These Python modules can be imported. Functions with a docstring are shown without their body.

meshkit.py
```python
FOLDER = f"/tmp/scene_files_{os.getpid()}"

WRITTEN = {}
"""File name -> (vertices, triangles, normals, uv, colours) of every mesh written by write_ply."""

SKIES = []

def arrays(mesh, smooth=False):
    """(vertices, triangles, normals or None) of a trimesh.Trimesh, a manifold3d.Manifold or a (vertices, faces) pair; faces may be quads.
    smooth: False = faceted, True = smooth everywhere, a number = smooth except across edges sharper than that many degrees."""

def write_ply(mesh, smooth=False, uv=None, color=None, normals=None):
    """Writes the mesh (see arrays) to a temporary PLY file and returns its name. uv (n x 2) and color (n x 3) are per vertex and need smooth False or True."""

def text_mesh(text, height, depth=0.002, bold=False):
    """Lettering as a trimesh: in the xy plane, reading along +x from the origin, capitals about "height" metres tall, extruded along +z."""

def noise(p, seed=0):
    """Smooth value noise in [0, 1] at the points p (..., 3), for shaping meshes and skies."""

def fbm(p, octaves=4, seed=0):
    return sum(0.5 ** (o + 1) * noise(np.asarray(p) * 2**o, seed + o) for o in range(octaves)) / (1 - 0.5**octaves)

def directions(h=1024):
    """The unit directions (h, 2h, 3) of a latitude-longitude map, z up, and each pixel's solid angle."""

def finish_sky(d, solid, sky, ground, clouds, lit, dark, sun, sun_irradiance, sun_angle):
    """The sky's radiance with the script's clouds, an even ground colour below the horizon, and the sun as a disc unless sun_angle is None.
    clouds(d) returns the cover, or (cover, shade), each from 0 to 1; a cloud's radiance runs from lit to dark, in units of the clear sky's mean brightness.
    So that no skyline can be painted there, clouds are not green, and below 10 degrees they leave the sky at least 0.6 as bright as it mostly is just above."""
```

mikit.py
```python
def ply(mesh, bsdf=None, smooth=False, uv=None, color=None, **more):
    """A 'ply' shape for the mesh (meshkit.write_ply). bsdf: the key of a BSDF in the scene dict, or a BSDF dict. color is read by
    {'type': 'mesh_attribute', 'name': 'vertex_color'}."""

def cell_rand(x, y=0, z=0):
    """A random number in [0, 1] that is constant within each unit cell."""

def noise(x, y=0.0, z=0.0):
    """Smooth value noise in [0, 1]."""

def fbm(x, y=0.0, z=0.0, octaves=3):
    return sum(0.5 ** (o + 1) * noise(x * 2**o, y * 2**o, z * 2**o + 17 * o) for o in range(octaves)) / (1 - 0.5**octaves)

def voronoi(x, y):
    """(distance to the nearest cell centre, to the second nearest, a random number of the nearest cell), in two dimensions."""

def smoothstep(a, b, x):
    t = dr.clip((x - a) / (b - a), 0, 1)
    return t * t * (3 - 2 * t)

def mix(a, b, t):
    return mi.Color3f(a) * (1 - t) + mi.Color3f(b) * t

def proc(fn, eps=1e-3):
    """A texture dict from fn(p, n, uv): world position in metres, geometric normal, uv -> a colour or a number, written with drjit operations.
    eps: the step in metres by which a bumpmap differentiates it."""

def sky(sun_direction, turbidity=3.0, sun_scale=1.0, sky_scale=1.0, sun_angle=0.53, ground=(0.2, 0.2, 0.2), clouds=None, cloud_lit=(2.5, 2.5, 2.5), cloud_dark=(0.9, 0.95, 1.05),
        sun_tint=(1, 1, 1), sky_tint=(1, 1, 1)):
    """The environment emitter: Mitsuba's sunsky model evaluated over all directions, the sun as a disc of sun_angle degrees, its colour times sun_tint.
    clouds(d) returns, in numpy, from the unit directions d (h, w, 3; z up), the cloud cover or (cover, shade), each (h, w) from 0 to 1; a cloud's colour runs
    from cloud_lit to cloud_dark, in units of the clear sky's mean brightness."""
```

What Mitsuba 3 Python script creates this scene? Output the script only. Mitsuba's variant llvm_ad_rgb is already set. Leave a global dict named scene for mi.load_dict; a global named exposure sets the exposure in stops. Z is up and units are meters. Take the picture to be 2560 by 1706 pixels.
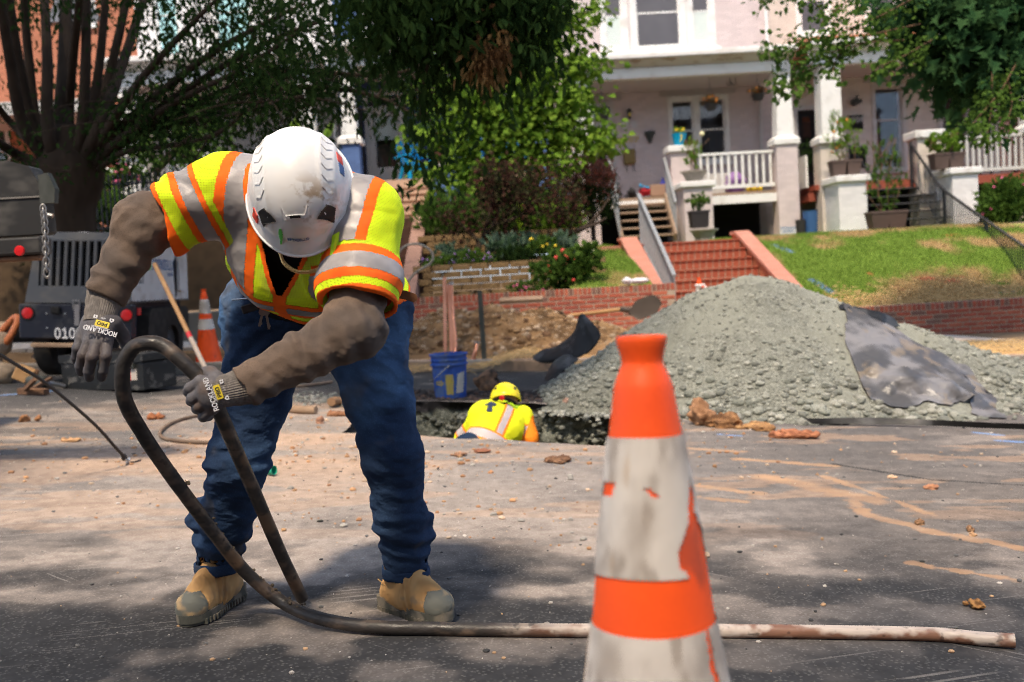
import math, random
import numpy as np, trimesh, shapely
import shapely.geometry as sg
import manifold3d as m3
import mitsuba as mi, drjit as dr
import mikit, meshkit
from mikit import proc, noise as tn, fbm as tfbm, voronoi, cell_rand, smoothstep as sstep, mix

# ------------------------------------------------------------------ camera, light, exposure
T = mi.ScalarTransform4f
EYE = np.array([0.0, 0.0, 0.98])
_y, _p, _r = (math.radians(a) for a in (1.0, -3.5, 3.3))
FWD = np.array([math.sin(_y) * math.cos(_p), math.cos(_y) * math.cos(_p), math.sin(_p)])
_rt = np.cross(FWD, [0, 0, 1.0]); _rt /= np.linalg.norm(_rt)
_up = np.cross(_rt, FWD)
CUP = _up * math.cos(_r) + _rt * math.sin(_r)
exposure = 2.1
scene = {
    'camera': {'type': 'thinlens', 'fov': 54.23, 'fov_axis': 'x', 'aperture_radius': 0.0048, 'focus_distance': 2.72,
               'near_clip': 0.05, 'far_clip': 600.0,
               'to_world': T().look_at(origin=EYE.tolist(), target=(EYE + FWD).tolist(), up=CUP.tolist())},
    'sky': mikit.sky((-0.20, -0.60, 1.0), turbidity=4, sun_angle=6, sun_scale=0.8, sky_scale=1.35, ground=(0.2, 0.19, 0.18),
                     clouds=lambda d: (np.clip((meshkit.fbm(d * 3.1, 4, 5) - 0.45) * 4, 0, 0.75), 0.2 + 0 * d[..., 0])),
}
labels = {}

# ------------------------------------------------------------------ helpers
def numbered(name):
    if name not in scene and name not in labels: return name
    i = 1
    while f'{name}_{i:03d}' in scene or f'{name}_{i:03d}' in labels: i += 1
    return f'{name}_{i:03d}'
def tag(k, label=None, cat=None, group=None, kind=None):
    d = labels.setdefault(k, {})
    for a, b in (('label', label), ('category', cat), ('group', group), ('kind', kind)):
        if b: d[a] = b
    return k
_next = {}
def slot(name):
    i = _next.get(name, 0)
    if i == 0:
        _next[name] = 1
        if name not in scene and name not in labels: return name
        i = 1
    while f'{name}_{i:03d}' in scene or f'{name}_{i:03d}' in labels: i += 1
    _next[name] = i + 1
    return f'{name}_{i:03d}'
def thing(name, label, cat, group=None):
    return tag(slot(name), label, cat, group)
def put(name, shape, parent=None):
    k = slot((parent + '__' if parent else '') + name); scene[k] = shape; return k
def obj(name, mesh, m, parent=None, smooth=False, label=None, cat=None, group=None, kind=None, color=None, normals=None):
    if normals is not None:
        path = meshkit.write_ply(mesh, False, None, color, normals=normals)
        s = {'type': 'ply', 'filename': path, 'face_normals': False, 'bsdf': {'type': 'ref', 'id': m}}
    else: s = mikit.ply(mesh, m, smooth=smooth, color=color)
    k = put(name, s, parent)
    if label or cat or group or kind: tag(k, label, cat, group, kind)
    return k
def cat_(ms): return trimesh.util.concatenate([m for m in ms if m is not None])
def box(x0, x1, y0, y1, z0, z1):
    m = trimesh.creation.box(extents=(abs(x1 - x0), abs(y1 - y0), abs(z1 - z0)))
    m.apply_translation(((x0 + x1) / 2, (y0 + y1) / 2, (z0 + z1) / 2)); return m
def bev(x0, x1, y0, y1, z0, z1, b=0.01):
    pts = []
    for sx in (0, 1):
        for sy in (0, 1):
            for sz in (0, 1):
                c = np.array([(x0, x1)[sx], (y0, y1)[sy], (z0, z1)[sz]], float); s = np.array([1 - 2 * sx, 1 - 2 * sy, 1 - 2 * sz]) * b
                for k in range(3):
                    q = c + s; q[k] = c[k]; pts.append(q)
    return trimesh.Trimesh(*_hull(pts), process=False)
def _hull(pts):
    h = m3.Manifold.hull_points(np.asarray(pts, float)).to_mesh(); return h.vert_properties[:, :3], h.tri_verts
def tube(pts, r, n=8, caps=True, sx=None):
    p = np.asarray(pts, float); r = np.broadcast_to(np.asarray(r, float), (len(p),))
    t = np.gradient(p, axis=0); t /= np.linalg.norm(t, axis=1, keepdims=True) + 1e-12
    a = np.cross(t[0], [0, 0, 1] if abs(t[0][2]) < .9 else [1, 0, 0]); A = []
    for i in range(len(p)):
        a = a - t[i] * (a @ t[i]); a = a / (np.linalg.norm(a) + 1e-12); A.append(a)
    A = np.array(A); B = np.cross(t, A); an = np.arange(n) * 2 * np.pi / n
    v = p[:, None] + r[:, None, None] * (np.cos(an)[None, :, None] * A[:, None] + np.sin(an)[None, :, None] * B[:, None])
    V = v.reshape(-1, 3); i, j = np.meshgrid(np.arange(len(p) - 1), np.arange(n), indexing='ij')
    q = np.stack([i * n + j, i * n + (j + 1) % n, (i + 1) * n + (j + 1) % n, (i + 1) * n + j], -1).reshape(-1, 4)
    F = np.vstack([q[:, [0, 1, 2]], q[:, [0, 2, 3]]])
    if caps:
        k = len(V); V = np.vstack([V, p[0], p[-1]]); jj = np.arange(n); e = (len(p) - 1) * n
        F = np.vstack([F, np.stack([(jj + 1) % n, jj, jj * 0 + k], 1), np.stack([e + jj, e + (jj + 1) % n, jj * 0 + k + 1], 1)])
    return trimesh.Trimesh(V, F, process=False)
def spline(pts, n=8):
    p = np.asarray(pts, float); q = np.vstack([2 * p[0] - p[1], p, 2 * p[-1] - p[-2]]); out = []
    for i in range(len(p) - 1):
        a, b, c, d = q[i:i + 4]; t = np.linspace(0, 1, n, endpoint=False)[:, None]
        out.append(.5 * ((2 * b) + (c - a) * t + (2 * a - 5 * b + 4 * c - d) * t ** 2 + (3 * b - a - 3 * c + d) * t ** 3))
    return np.vstack(out + [p[-1:]])
def lathe(prof, n=24, axis=None, loc=(0, 0, 0)):
    pr = np.asarray(prof, float); an = np.arange(n) * 2 * np.pi / n
    V = np.stack([pr[:, 0][:, None] * np.cos(an), pr[:, 0][:, None] * np.sin(an), np.repeat(pr[:, 1][:, None], n, 1)], -1).reshape(-1, 3)
    i, j = np.meshgrid(np.arange(len(pr) - 1), np.arange(n), indexing='ij')
    q = np.stack([i * n + j, i * n + (j + 1) % n, (i + 1) * n + (j + 1) % n, (i + 1) * n + j], -1).reshape(-1, 4)
    m = trimesh.Trimesh(V, np.vstack([q[:, [0, 1, 2]], q[:, [0, 2, 3]]]), process=False)
    if axis is not None: m.apply_transform(trimesh.geometry.align_vectors([0, 0, 1], axis))
    m.apply_translation(loc); return m
def prism(poly, a, b, frame=None):
    """shapely polygon (or list) in local xy extruded a..b along local z; frame = (origin, X, Y) in the world"""
    g = sg.Polygon(poly) if not hasattr(poly, 'geom_type') else poly
    ms = [trimesh.creation.extrude_polygon(q, b - a, engine='earcut') for q in getattr(g, 'geoms', [g])]
    m = cat_(ms); m.apply_translation((0, 0, a))
    if frame is not None:
        o, X, Y = (np.asarray(c, float) for c in frame); X = X / np.linalg.norm(X); Z = np.cross(X, Y); Z /= np.linalg.norm(Z); Y = np.cross(Z, X)
        M = np.eye(4); M[:3, 0], M[:3, 1], M[:3, 2], M[:3, 3] = X, Y, Z, o; m.apply_transform(M)
    return m
XZ = lambda y: ((0, y, 0), (1, 0, 0), (0, 0, 1))     # facade frame: local (x, y, z) -> world (x, z up, towards the street is +)
def bar(a, b, w, d, up=(0, 0, 1)):
    """a rectangular bar from a to b: w across (horizontal), d along up"""
    a, b = np.asarray(a, float), np.asarray(b, float); t = b - a; L = np.linalg.norm(t); t /= L
    s = np.cross(t, up); s /= np.linalg.norm(s) + 1e-12; u = np.cross(s, t)
    m = trimesh.creation.box(extents=(w, L, d)); M = np.eye(4); M[:3, 0], M[:3, 1], M[:3, 2], M[:3, 3] = s, t, u, (a + b) / 2
    m.apply_transform(M); return m
def text(t, h, frame, depth=0.0015, bold=True, squash=1.0, center=True):
    m = meshkit.text_mesh(t, h, depth, bold); m.apply_scale((squash, 1, 1))
    if center: m.apply_translation((-m.bounds.mean(0)[0], -h / 2, 0))
    o, X, Y = (np.asarray(c, float) for c in frame); X = X / np.linalg.norm(X); Z = np.cross(X, Y); Z /= np.linalg.norm(Z); Y = np.cross(Z, X)
    M = np.eye(4); M[:3, 0], M[:3, 1], M[:3, 2], M[:3, 3] = X, Y, Z, o; m.apply_transform(M); return m
def rock(rng, r, sub=1, flat=1.0):
    m = trimesh.creation.icosphere(subdivisions=sub, radius=1.0); v = m.vertices
    v = v * (0.75 + 0.5 * meshkit.noise(v * 1.7 + rng.uniform(0, 90, 3)))[:, None]
    v = v * r * rng.uniform(0.7, 1.25, 3) * np.array([1, 1, flat]); m.vertices = v; return m
def rotz(m, a, c=(0, 0, 0)): m.apply_transform(trimesh.transformations.rotation_matrix(a, (0, 0, 1), c)); return m
def gz(x): return -0.05 * np.clip(x, -25, 25)
def at(px, py, Y):
    """surveying: the point seen at photo pixel (px, py) that stands Y metres down the street's cross axis"""
    rt = np.cross(FWD, CUP); d = FWD + rt * (px - 1280) / 2500 - CUP * (py - 853) / 2500
    return EYE + d * (Y / d[1])

# ------------------------------------------------------------------ materials
def mat(name, color=None, rough=0.7, metal=0.0, spec=0.5, bump=None, bscale=1.0, eps=1e-3, two=True, **more):
    b = {'type': 'principled', 'roughness': rough if not callable(rough) else proc(rough), 'specular': spec, 'metallic': metal, **more}
    b['base_color'] = {'type': 'mesh_attribute', 'name': 'vertex_color'} if color is None else proc(color) if callable(color) else {'type': 'rgb', 'value': list(color)}
    if bump is not None: b = {'type': 'bumpmap', 'arbitrary': proc(bump, eps), 'scale': bscale, 'bsdf': b}
    if two: b = {'type': 'twosided', 'bsdf': b}
    scene[name] = b; return name
def C3(r, g, b): return mi.Color3f(r, g, b)
mat('vc', rough=0.85, spec=0.25)
mat('vc_gloss', rough=0.35)
mat('vc_metal', rough=0.38, metal=1.0)
def leafmat(name, c, c2, rough=0.5):
    def f(p, n, uv):
        r = tn(p.x * 9, p.y * 9, p.z * 9); return mix(c, c2, sstep(.25, .75, r))
    scene[name] = {'type': 'principledthin', 'base_color': proc(f), 'roughness': rough, 'diff_trans': 0.7, 'spec_trans': 0.0, 'eta': 1.4}
    return name
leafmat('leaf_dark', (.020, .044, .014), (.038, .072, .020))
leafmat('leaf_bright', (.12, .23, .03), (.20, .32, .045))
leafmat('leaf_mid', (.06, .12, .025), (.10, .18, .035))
leafmat('leaf_maple', (.028, .075, .03), (.055, .12, .045))
leafmat('leaf_red', (.085, .035, .03), (.055, .06, .03))
leafmat('leaf_grey', (.16, .24, .18), (.09, .16, .09))
leafmat('leaf_dry', (.30, .19, .08), (.18, .10, .05))
# ------------------------------------------------------------------ solid modelling of bodies and clothes on a distance grid
class Field:
    def __init__(s, lo, hi, h):
        s.o = np.asarray(lo, float); s.h = h; s.n = np.ceil((np.asarray(hi) - s.o) / h).astype(int) + 1
        s.d = np.full(s.n, 0.12, np.float32)
    def block(s, lo, hi):
        a = np.clip(np.floor((np.asarray(lo) - s.o) / s.h).astype(int), 0, s.n); b = np.clip(np.ceil((np.asarray(hi) - s.o) / s.h).astype(int) + 1, 0, s.n)
        sl = tuple(slice(x, y) for x, y in zip(a, b))
        g = np.meshgrid(*[(s.o[k] + s.h * np.arange(a[k], b[k])).astype(np.float32) for k in range(3)], indexing='ij', sparse=True)
        return sl, g
    def merge(s, sl, d, k, op='add'):
        e = s.d[sl]
        if e.size == 0: return
        if op == 'add':
            hh = np.clip(.5 + .5 * (e - d) / k, 0, 1) if k > 0 else (d < e).astype(np.float32)
            s.d[sl] = e + (d - e) * hh - (k * hh * (1 - hh) if k > 0 else 0)
        else:
            hh = np.clip(.5 - .5 * (e + d) / k, 0, 1); s.d[sl] = e + (-d - e) * hh + k * hh * (1 - hh)
    def cap(s, a, b, ra, rb=None, k=.02, n=None, f=1.0, op='add'):
        """a tapered capsule; f > 1 flattens it along n"""
        a, b = np.asarray(a, float), np.asarray(b, float); rb = ra if rb is None else rb; m = max(ra, rb) * max(1, 1 / f) + 3 * k + .02
        sl, (X, Y, Z) = s.block(np.minimum(a, b) - m, np.maximum(a, b) + m)
        ab = b - a; L2 = ab @ ab + 1e-12; px, py, pz = X - a[0], Y - a[1], Z - a[2]
        t = np.clip((px * ab[0] + py * ab[1] + pz * ab[2]) / L2, 0, 1); qx, qy, qz = px - t * ab[0], py - t * ab[1], pz - t * ab[2]
        if n is not None:
            n = np.asarray(n, float); n = n / np.linalg.norm(n); c = (qx * n[0] + qy * n[1] + qz * n[2]) * (f - 1)
            qx, qy, qz = qx + c * n[0], qy + c * n[1], qz + c * n[2]
        s.merge(sl, np.sqrt(qx * qx + qy * qy + qz * qz) - (ra + (rb - ra) * t), k, op)
    def ell(s, c, R, ax, k=.02, op='add'):
        """an ellipsoid: rows of R are its axes, ax its half lengths"""
        c = np.asarray(c, float); R = np.asarray(R, float); m = max(ax) + 3 * k + .02
        sl, (X, Y, Z) = s.block(c - m, c + m); px, py, pz = X - c[0], Y - c[1], Z - c[2]
        q = [(px * R[i][0] + py * R[i][1] + pz * R[i][2]) / ax[i] for i in range(3)]
        r = np.sqrt(q[0] ** 2 + q[1] ** 2 + q[2] ** 2); g = np.sqrt(sum((q[i] / ax[i]) ** 2 for i in range(3))) + 1e-6
        s.merge(sl, r * (r - 1) / g, k, op)
    def plane(s, c, n, k=.004):
        """cuts away the side that n points to"""
        n = np.asarray(n, float); n = n / np.linalg.norm(n); sl, (X, Y, Z) = s.block(s.o, s.o + s.h * s.n)
        e = s.d[sl]; d = (X - c[0]) * n[0] + (Y - c[1]) * n[1] + (Z - c[2]) * n[2]
        s.d = np.maximum(e, d).astype(np.float32)
    def mesh(s, disp=None):
        if disp is not None:
            near = np.argwhere(np.abs(s.d) < .03); P = s.o + s.h * near; s.d[tuple(near.T)] += disp(P).astype(np.float32)
        return nets(s.d, s.o, s.h)
def nets(d, o, h):
    n = np.array(d.shape); s = d < 0; cnt = np.zeros(n - 1, np.int8)
    for a in (0, 1):
        for b in (0, 1):
            for c in (0, 1): cnt += s[a:n[0] - 1 + a, b:n[1] - 1 + b, c:n[2] - 1 + c]
    act = (cnt > 0) & (cnt < 8); I = np.argwhere(act); idx = np.full(n - 1, -1, np.int32); idx[act] = np.arange(len(I))
    acc = np.zeros((len(I), 3)); num = np.zeros(len(I)); E3 = np.eye(3, dtype=int)
    for ax in range(3):
        u, v = (ax + 1) % 3, (ax + 2) % 3
        for bu in (0, 1):
            for bv in (0, 1):
                p0 = I + bu * E3[u] + bv * E3[v]; p1 = p0 + E3[ax]; d0, d1 = d[tuple(p0.T)], d[tuple(p1.T)]; m = (d0 < 0) != (d1 < 0)
                t = d0[m] / (d0[m] - d1[m]); acc[m] += p0[m] + t[:, None] * E3[ax]; num[m] += 1
    V = acc / np.maximum(num, 1)[:, None]; F = []
    for ax in range(3):
        u, v = (ax + 1) % 3, (ax + 2) % 3; A = [slice(None)] * 3; B = [slice(None)] * 3; A[ax], B[ax] = slice(0, -1), slice(1, None)
        E = np.argwhere(s[tuple(A)] != s[tuple(B)]); E = E[(E[:, u] > 0) & (E[:, v] > 0) & (E[:, u] < n[u] - 1) & (E[:, v] < n[v] - 1)]
        q = np.stack([idx[tuple(E.T)], idx[tuple((E - E3[u]).T)], idx[tuple((E - E3[u] - E3[v]).T)], idx[tuple((E - E3[v]).T)]], 1)
        fl = s[tuple(E.T)]; q[~fl] = q[~fl][:, ::-1]; F += [q[:, [0, 1, 2]], q[:, [0, 2, 3]]]
    F = np.vstack(F); F = F[(F >= 0).all(1)]
    from scipy.ndimage import map_coordinates
    G = []
    for k in range(3):
        e = E3[k]; G.append(map_coordinates(d, (V + .6 * e).T, order=1, mode='nearest') - map_coordinates(d, (V - .6 * e).T, order=1, mode='nearest'))
    N = np.stack(G, 1); N /= np.linalg.norm(N, axis=1, keepdims=True) + 1e-9
    return o + h * V, F, N
def split(V, F, N, cls):
    """one mesh per class of faces"""
    out = {}
    for c in np.unique(cls):
        f = F[cls == c]; u, inv = np.unique(f, return_inverse=True); out[c] = (V[u], inv.reshape(-1, 3), N[u])
    return out
def nrm(v): v = np.asarray(v, float); return v / np.linalg.norm(v)
# ------------------------------------------------------------------ clothes, rubber, leather
def m_hivis(base):
    def f(p, n, uv):
        a = (p.x * .8 + p.y * .6) * 200; b = (p.z * .8 - p.y * .55) * 200
        d = sstep(.30, .16, dr.sqrt(dr.square(a - dr.round(a)) + dr.square(b - dr.round(b))))
        dirt = sstep(.56, .78, tfbm(p.x * 9, p.y * 9, p.z * 9, 3))
        return mix(mix(base, C3(.30, .34, .02), d * .75), C3(.36, .33, .10), dirt * .45)
    return f
def weave(s, amp):
    return lambda p, n, uv: amp * tn(p.x * s, p.y * s, p.z * s)
mat('hivis_mesh', m_hivis(C3(.66, .86, .015)), rough=.8, spec=.2, sheen=.3)
mat('hivis_orange', lambda p, n, uv: mix(C3(1.0, .155, .012), C3(.72, .10, .012), sstep(.5, .8, tfbm(p.x * 14, p.y * 14, p.z * 14, 2)) * .6), rough=.75, spec=.2)
mat('reflective_tape', lambda p, n, uv: mix(C3(.34, .32, .32), C3(.25, .235, .235), sstep(.4, .7, tfbm(p.x * 10, p.y * 10, p.z * 10, 3))), rough=.5, spec=.5, metal=.15)
mat('lime_cloth', (.50, .80, .03), rough=.85, spec=.2, sheen=.3)
def m_denim(p, n, uv):
    w = tn(p.x * 700, p.y * 700, p.z * 240); fold = tfbm(p.x * 11, p.y * 11, p.z * 26, 3); big = tfbm(p.x * 5, p.y * 5, p.z * 4, 3)
    fade_light = sstep(.38, .68, big) * sstep(.15, .75, p.z) * .95 + .14
    c = mix(C3(.011, .022, .052), C3(.055, .115, .225), dr.clip(fade_light * (.55 + .9 * (fold - .2)), 0, 1))  # worn fade along folds, with their highlights painted into the blue
    c = mix(c, c * 1.8, sstep(.45, .95, w) * .5)
    return mix(c, C3(.10, .085, .06), sstep(.56, .76, tfbm(p.x * 13 + 3, p.y * 13, p.z * 9, 3)) * .42)
mat('denim', m_denim, rough=.9, spec=.15, bump=lambda p, n, uv: .0012 * tn(p.x * 420, p.y * 420, p.z * 160) + .006 * tfbm(p.x * 26, p.y * 26, p.z * 60, 3), bscale=1.0)
def m_shirt(p, n, uv):
    w = tn(p.x * 600, p.y * 600, p.z * 600); big = tfbm(p.x * 7 + 4, p.y * 7, p.z * 7, 3)
    return mix(mix(C3(.105, .085, .074), C3(.165, .118, .088), sstep(.35, .7, big)), C3(.06, .05, .045), sstep(.5, .9, w) * .4)
mat('brown_knit', m_shirt, rough=.92, spec=.12, sheen=.4, bump=lambda p, n, uv: .0006 * tn(p.x * 500, p.y * 500, p.z * 500))
def m_glove(p, n, uv):
    d = sstep(.48, .72, tfbm(p.x * 22, p.y * 22, p.z * 22 + 5, 3)) * sstep(.93, .80, p.z)
    c = mix(C3(.072, .068, .076), C3(.115, .108, .115), sstep(.3, .7, tfbm(p.x * 14, p.y * 14, p.z * 14, 2)))
    return mix(c, C3(.12, .075, .05), d * .6)
mat('glove_rubber', m_glove, rough=.62, spec=.4)
mat('glove_rib', lambda p, n, uv: C3(.20, .18, .165) * (.6 + .6 * tn(p.x * 300, p.y * 300, p.z * 12)), rough=.9, spec=.15)
mat('black_cloth', (.012, .011, .012), rough=.9, spec=.15)
def m_boot(p, n, uv):
    t = tfbm(p.x * 18, p.y * 18, p.z * 18, 3)
    c = mix(C3(.34, .19, .075), C3(.47, .28, .12), sstep(.3, .7, t)); d = sstep(.50, .70, tfbm(p.x * 26 + 7, p.y * 26, p.z * 26, 3)) * sstep(.16, .03, p.z)
    return mix(c, C3(.16, .15, .125), d * .75)
mat('boot_leather', m_boot, rough=.8, spec=.25, bump=lambda p, n, uv: .0016 * tfbm(p.x * 110, p.y * 110, p.z * 110, 3))
mat('boot_toe', lambda p, n, uv: mix(C3(.12, .125, .11), C3(.38, .27, .15), sstep(.45, .62, tfbm(p.x * 22, p.y * 22, p.z * 24, 3)) * sstep(.035, .08, p.z)), rough=.7, spec=.3)
mat('boot_sole', lambda p, n, uv: mix(C3(.07, .072, .062), C3(.17, .15, .12), sstep(.4, .7, tfbm(p.x * 30, p.y * 30, p.z * 30, 2))), rough=.85, spec=.2)
mat('lace', (.30, .14, .035), rough=.8)
def m_helmet(p, n, uv):
    q = tfbm(p.x * 24, p.y * 24, p.z * 24, 4); r = dr.sqrt(dr.square(p.x + .405) + dr.square((p.z - 1.19) * 1.0))
    smear = sstep(.50, .62, tfbm(p.x * 48, p.y * 40, p.z * 48, 5) * .6 + q * .4) * sstep(.085, .01, r); scr = sstep(.75, .80, tn(p.x * 95, p.y * 40, p.z * 30)) * sstep(.55, .7, tn(p.x * 14, p.y * 14, p.z * 14))
    dust = sstep(.45, .75, tfbm(p.x * 9, p.y * 9, p.z * 9 + 3, 3)) * sstep(1.34, 1.12, p.z)
    c = mix(C3(.74, .73, .715), C3(.55, .50, .44), dust * .5); c = mix(c, C3(.34, .22, .11), smear * .85); return mix(c, C3(.42, .37, .32), scr * .6)
mat('helmet_shell', m_helmet, rough=.33, spec=.5, clearcoat=.15)
mat('black_rubber', lambda p, n, uv: mix(C3(.018, .018, .019), C3(.05, .048, .046), sstep(.5, .8, tfbm(p.x * 30, p.y * 30, p.z * 30, 2))), rough=.6, spec=.35)
def m_hose(p, n, uv):
    q = tfbm(p.x * 16, p.y * 16, p.z * 16, 4); st = tfbm(p.x * 60, p.y * 60, p.z * 60, 2); r = sstep(-.10, .25, p.x)
    c = mix(C3(.032, .028, .026), C3(.12, .085, .062), sstep(.45, .68, q)); c = mix(c, C3(.17, .10, .055), sstep(.60, .74, tfbm(p.x * 9 + 3, p.y * 9, p.z * 9, 3)) * .7)
    w = mix(C3(.22, .11, .07), C3(.52, .44, .38), sstep(.35, .55, q + (p.z - gzz(p) - .025) * 6)); c = mix(c, w, r)
    return mix(c, C3(.02, .018, .016), sstep(.62, .78, st) * .6)
gzz = lambda p: -.05 * p.x
mat('muddy_pipe', m_hose, rough=lambda p, n, uv: .30 + .4 * tfbm(p.x * 20, p.y * 20, p.z * 20, 2), spec=.5, bump=lambda p, n, uv: .004 * tfbm(p.x * 34, p.y * 34, p.z * 34, 4))
mat('mud', lambda p, n, uv: mix(C3(.045, .038, .03), C3(.12, .09, .06), tfbm(p.x * 60, p.y * 60, p.z * 60, 3)), rough=.8, spec=.3)
mat('skin', lambda p, n, uv: mix(C3(.36, .19, .13), C3(.30, .14, .10), tfbm(p.x * 40, p.y * 40, p.z * 40, 3)), rough=.5, spec=.35)
mat('gold', (.85, .60, .26), rough=.25, metal=1.0)
mat('steel', (.55, .55, .56), rough=.35, metal=1.0)
mat('leather', (.13, .055, .025), rough=.6, spec=.35)
mat('white_print', (.72, .72, .74), rough=.7)
mat('yellow_print', (.80, .62, .04), rough=.6)
mat('black_print', (.02, .02, .022), rough=.7)
# ------------------------------------------------------------------ the worker bending over the pipe
def onz(px, py, dz=0.0):
    rt = np.cross(FWD, CUP); d = FWD + rt * (px - 1280) / 2500 - CUP * (py - 853) / 2500
    t = (dz - EYE[2] - .05 * EYE[0]) / (d[2] + .05 * d[0]); return EYE + d * t
PIPE_R = .0185
pipe_pts = ([at(*q) for q in ((756, 1497, 3.0), (700, 1380, 2.89), (640, 1240, 2.74), (583, 1110, 2.57), (548, 1030, 2.46), (522, 985, 2.415), (493, 940, 2.40), (447, 896, 2.395), (412, 868, 2.40), (380, 858, 2.40), (339, 866, 2.41),
             (311, 905, 2.42), (305, 947, 2.43), (310, 992, 2.45), (325, 1031, 2.48), (350, 1073, 2.52), (378, 1118, 2.56), (441, 1208, 2.65), (522, 1316, 2.76), (609, 1425, 2.86))]
            + [onz(px, py, PIPE_R + dz) for px, py, dz in ((700, 1502, .03), (794, 1545, .012), (925, 1567, .004), (1088, 1572, 0), (1360, 1576, 0), (1741, 1577, 0), (2100, 1581, 0), (2330, 1586, 0), (2450, 1597, 0), (2535, 1602, .004))])
_sp = spline(pipe_pts, 10)
_rr = PIPE_R * (1 + .10 * (meshkit.fbm(_sp * 14, 3, 2) - .5))
pipe = thing('bent_pipe', 'long muddy pipe bent into a loop in the stooping worker\'s hand', 'pipe')
obj('pipe_wall', tube(_sp, _rr, 20, caps=False), 'muddy_pipe', pipe, smooth=True)
_e = _sp[-1]; _t = nrm(_sp[-1] - _sp[-2])
obj('open_end', cat_([tube([_e - _t * .002, _e - _t * .03], [PIPE_R * .98, PIPE_R * .8], 20), trimesh.creation.annulus(PIPE_R * .72, PIPE_R * 1.02, .004, transform=np.vstack([np.hstack([np.stack([np.cross(_t, [0, 0, 1]), np.cross(np.cross(_t, [0, 0, 1]), _t) * -1, _t], 1), _e[:, None]]), [0, 0, 0, 1]]))]), 'muddy_pipe', pipe)
_g = np.random.default_rng(5); _mud = []
for i in range(165, len(_sp) - 84):
    for k in range(3):
        r = _g.uniform(.002, .0065); c = _sp[i] + np.array([_g.normal(0, .007), _g.normal(0, .006), PIPE_R * .95 + _g.uniform(-.004, .003)])
        _m = rock(_g, r, 1); _m.apply_translation(c); _mud.append(_m)
obj('caked_mud', cat_(_mud), 'mud', pipe, kind='stuff')

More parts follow.
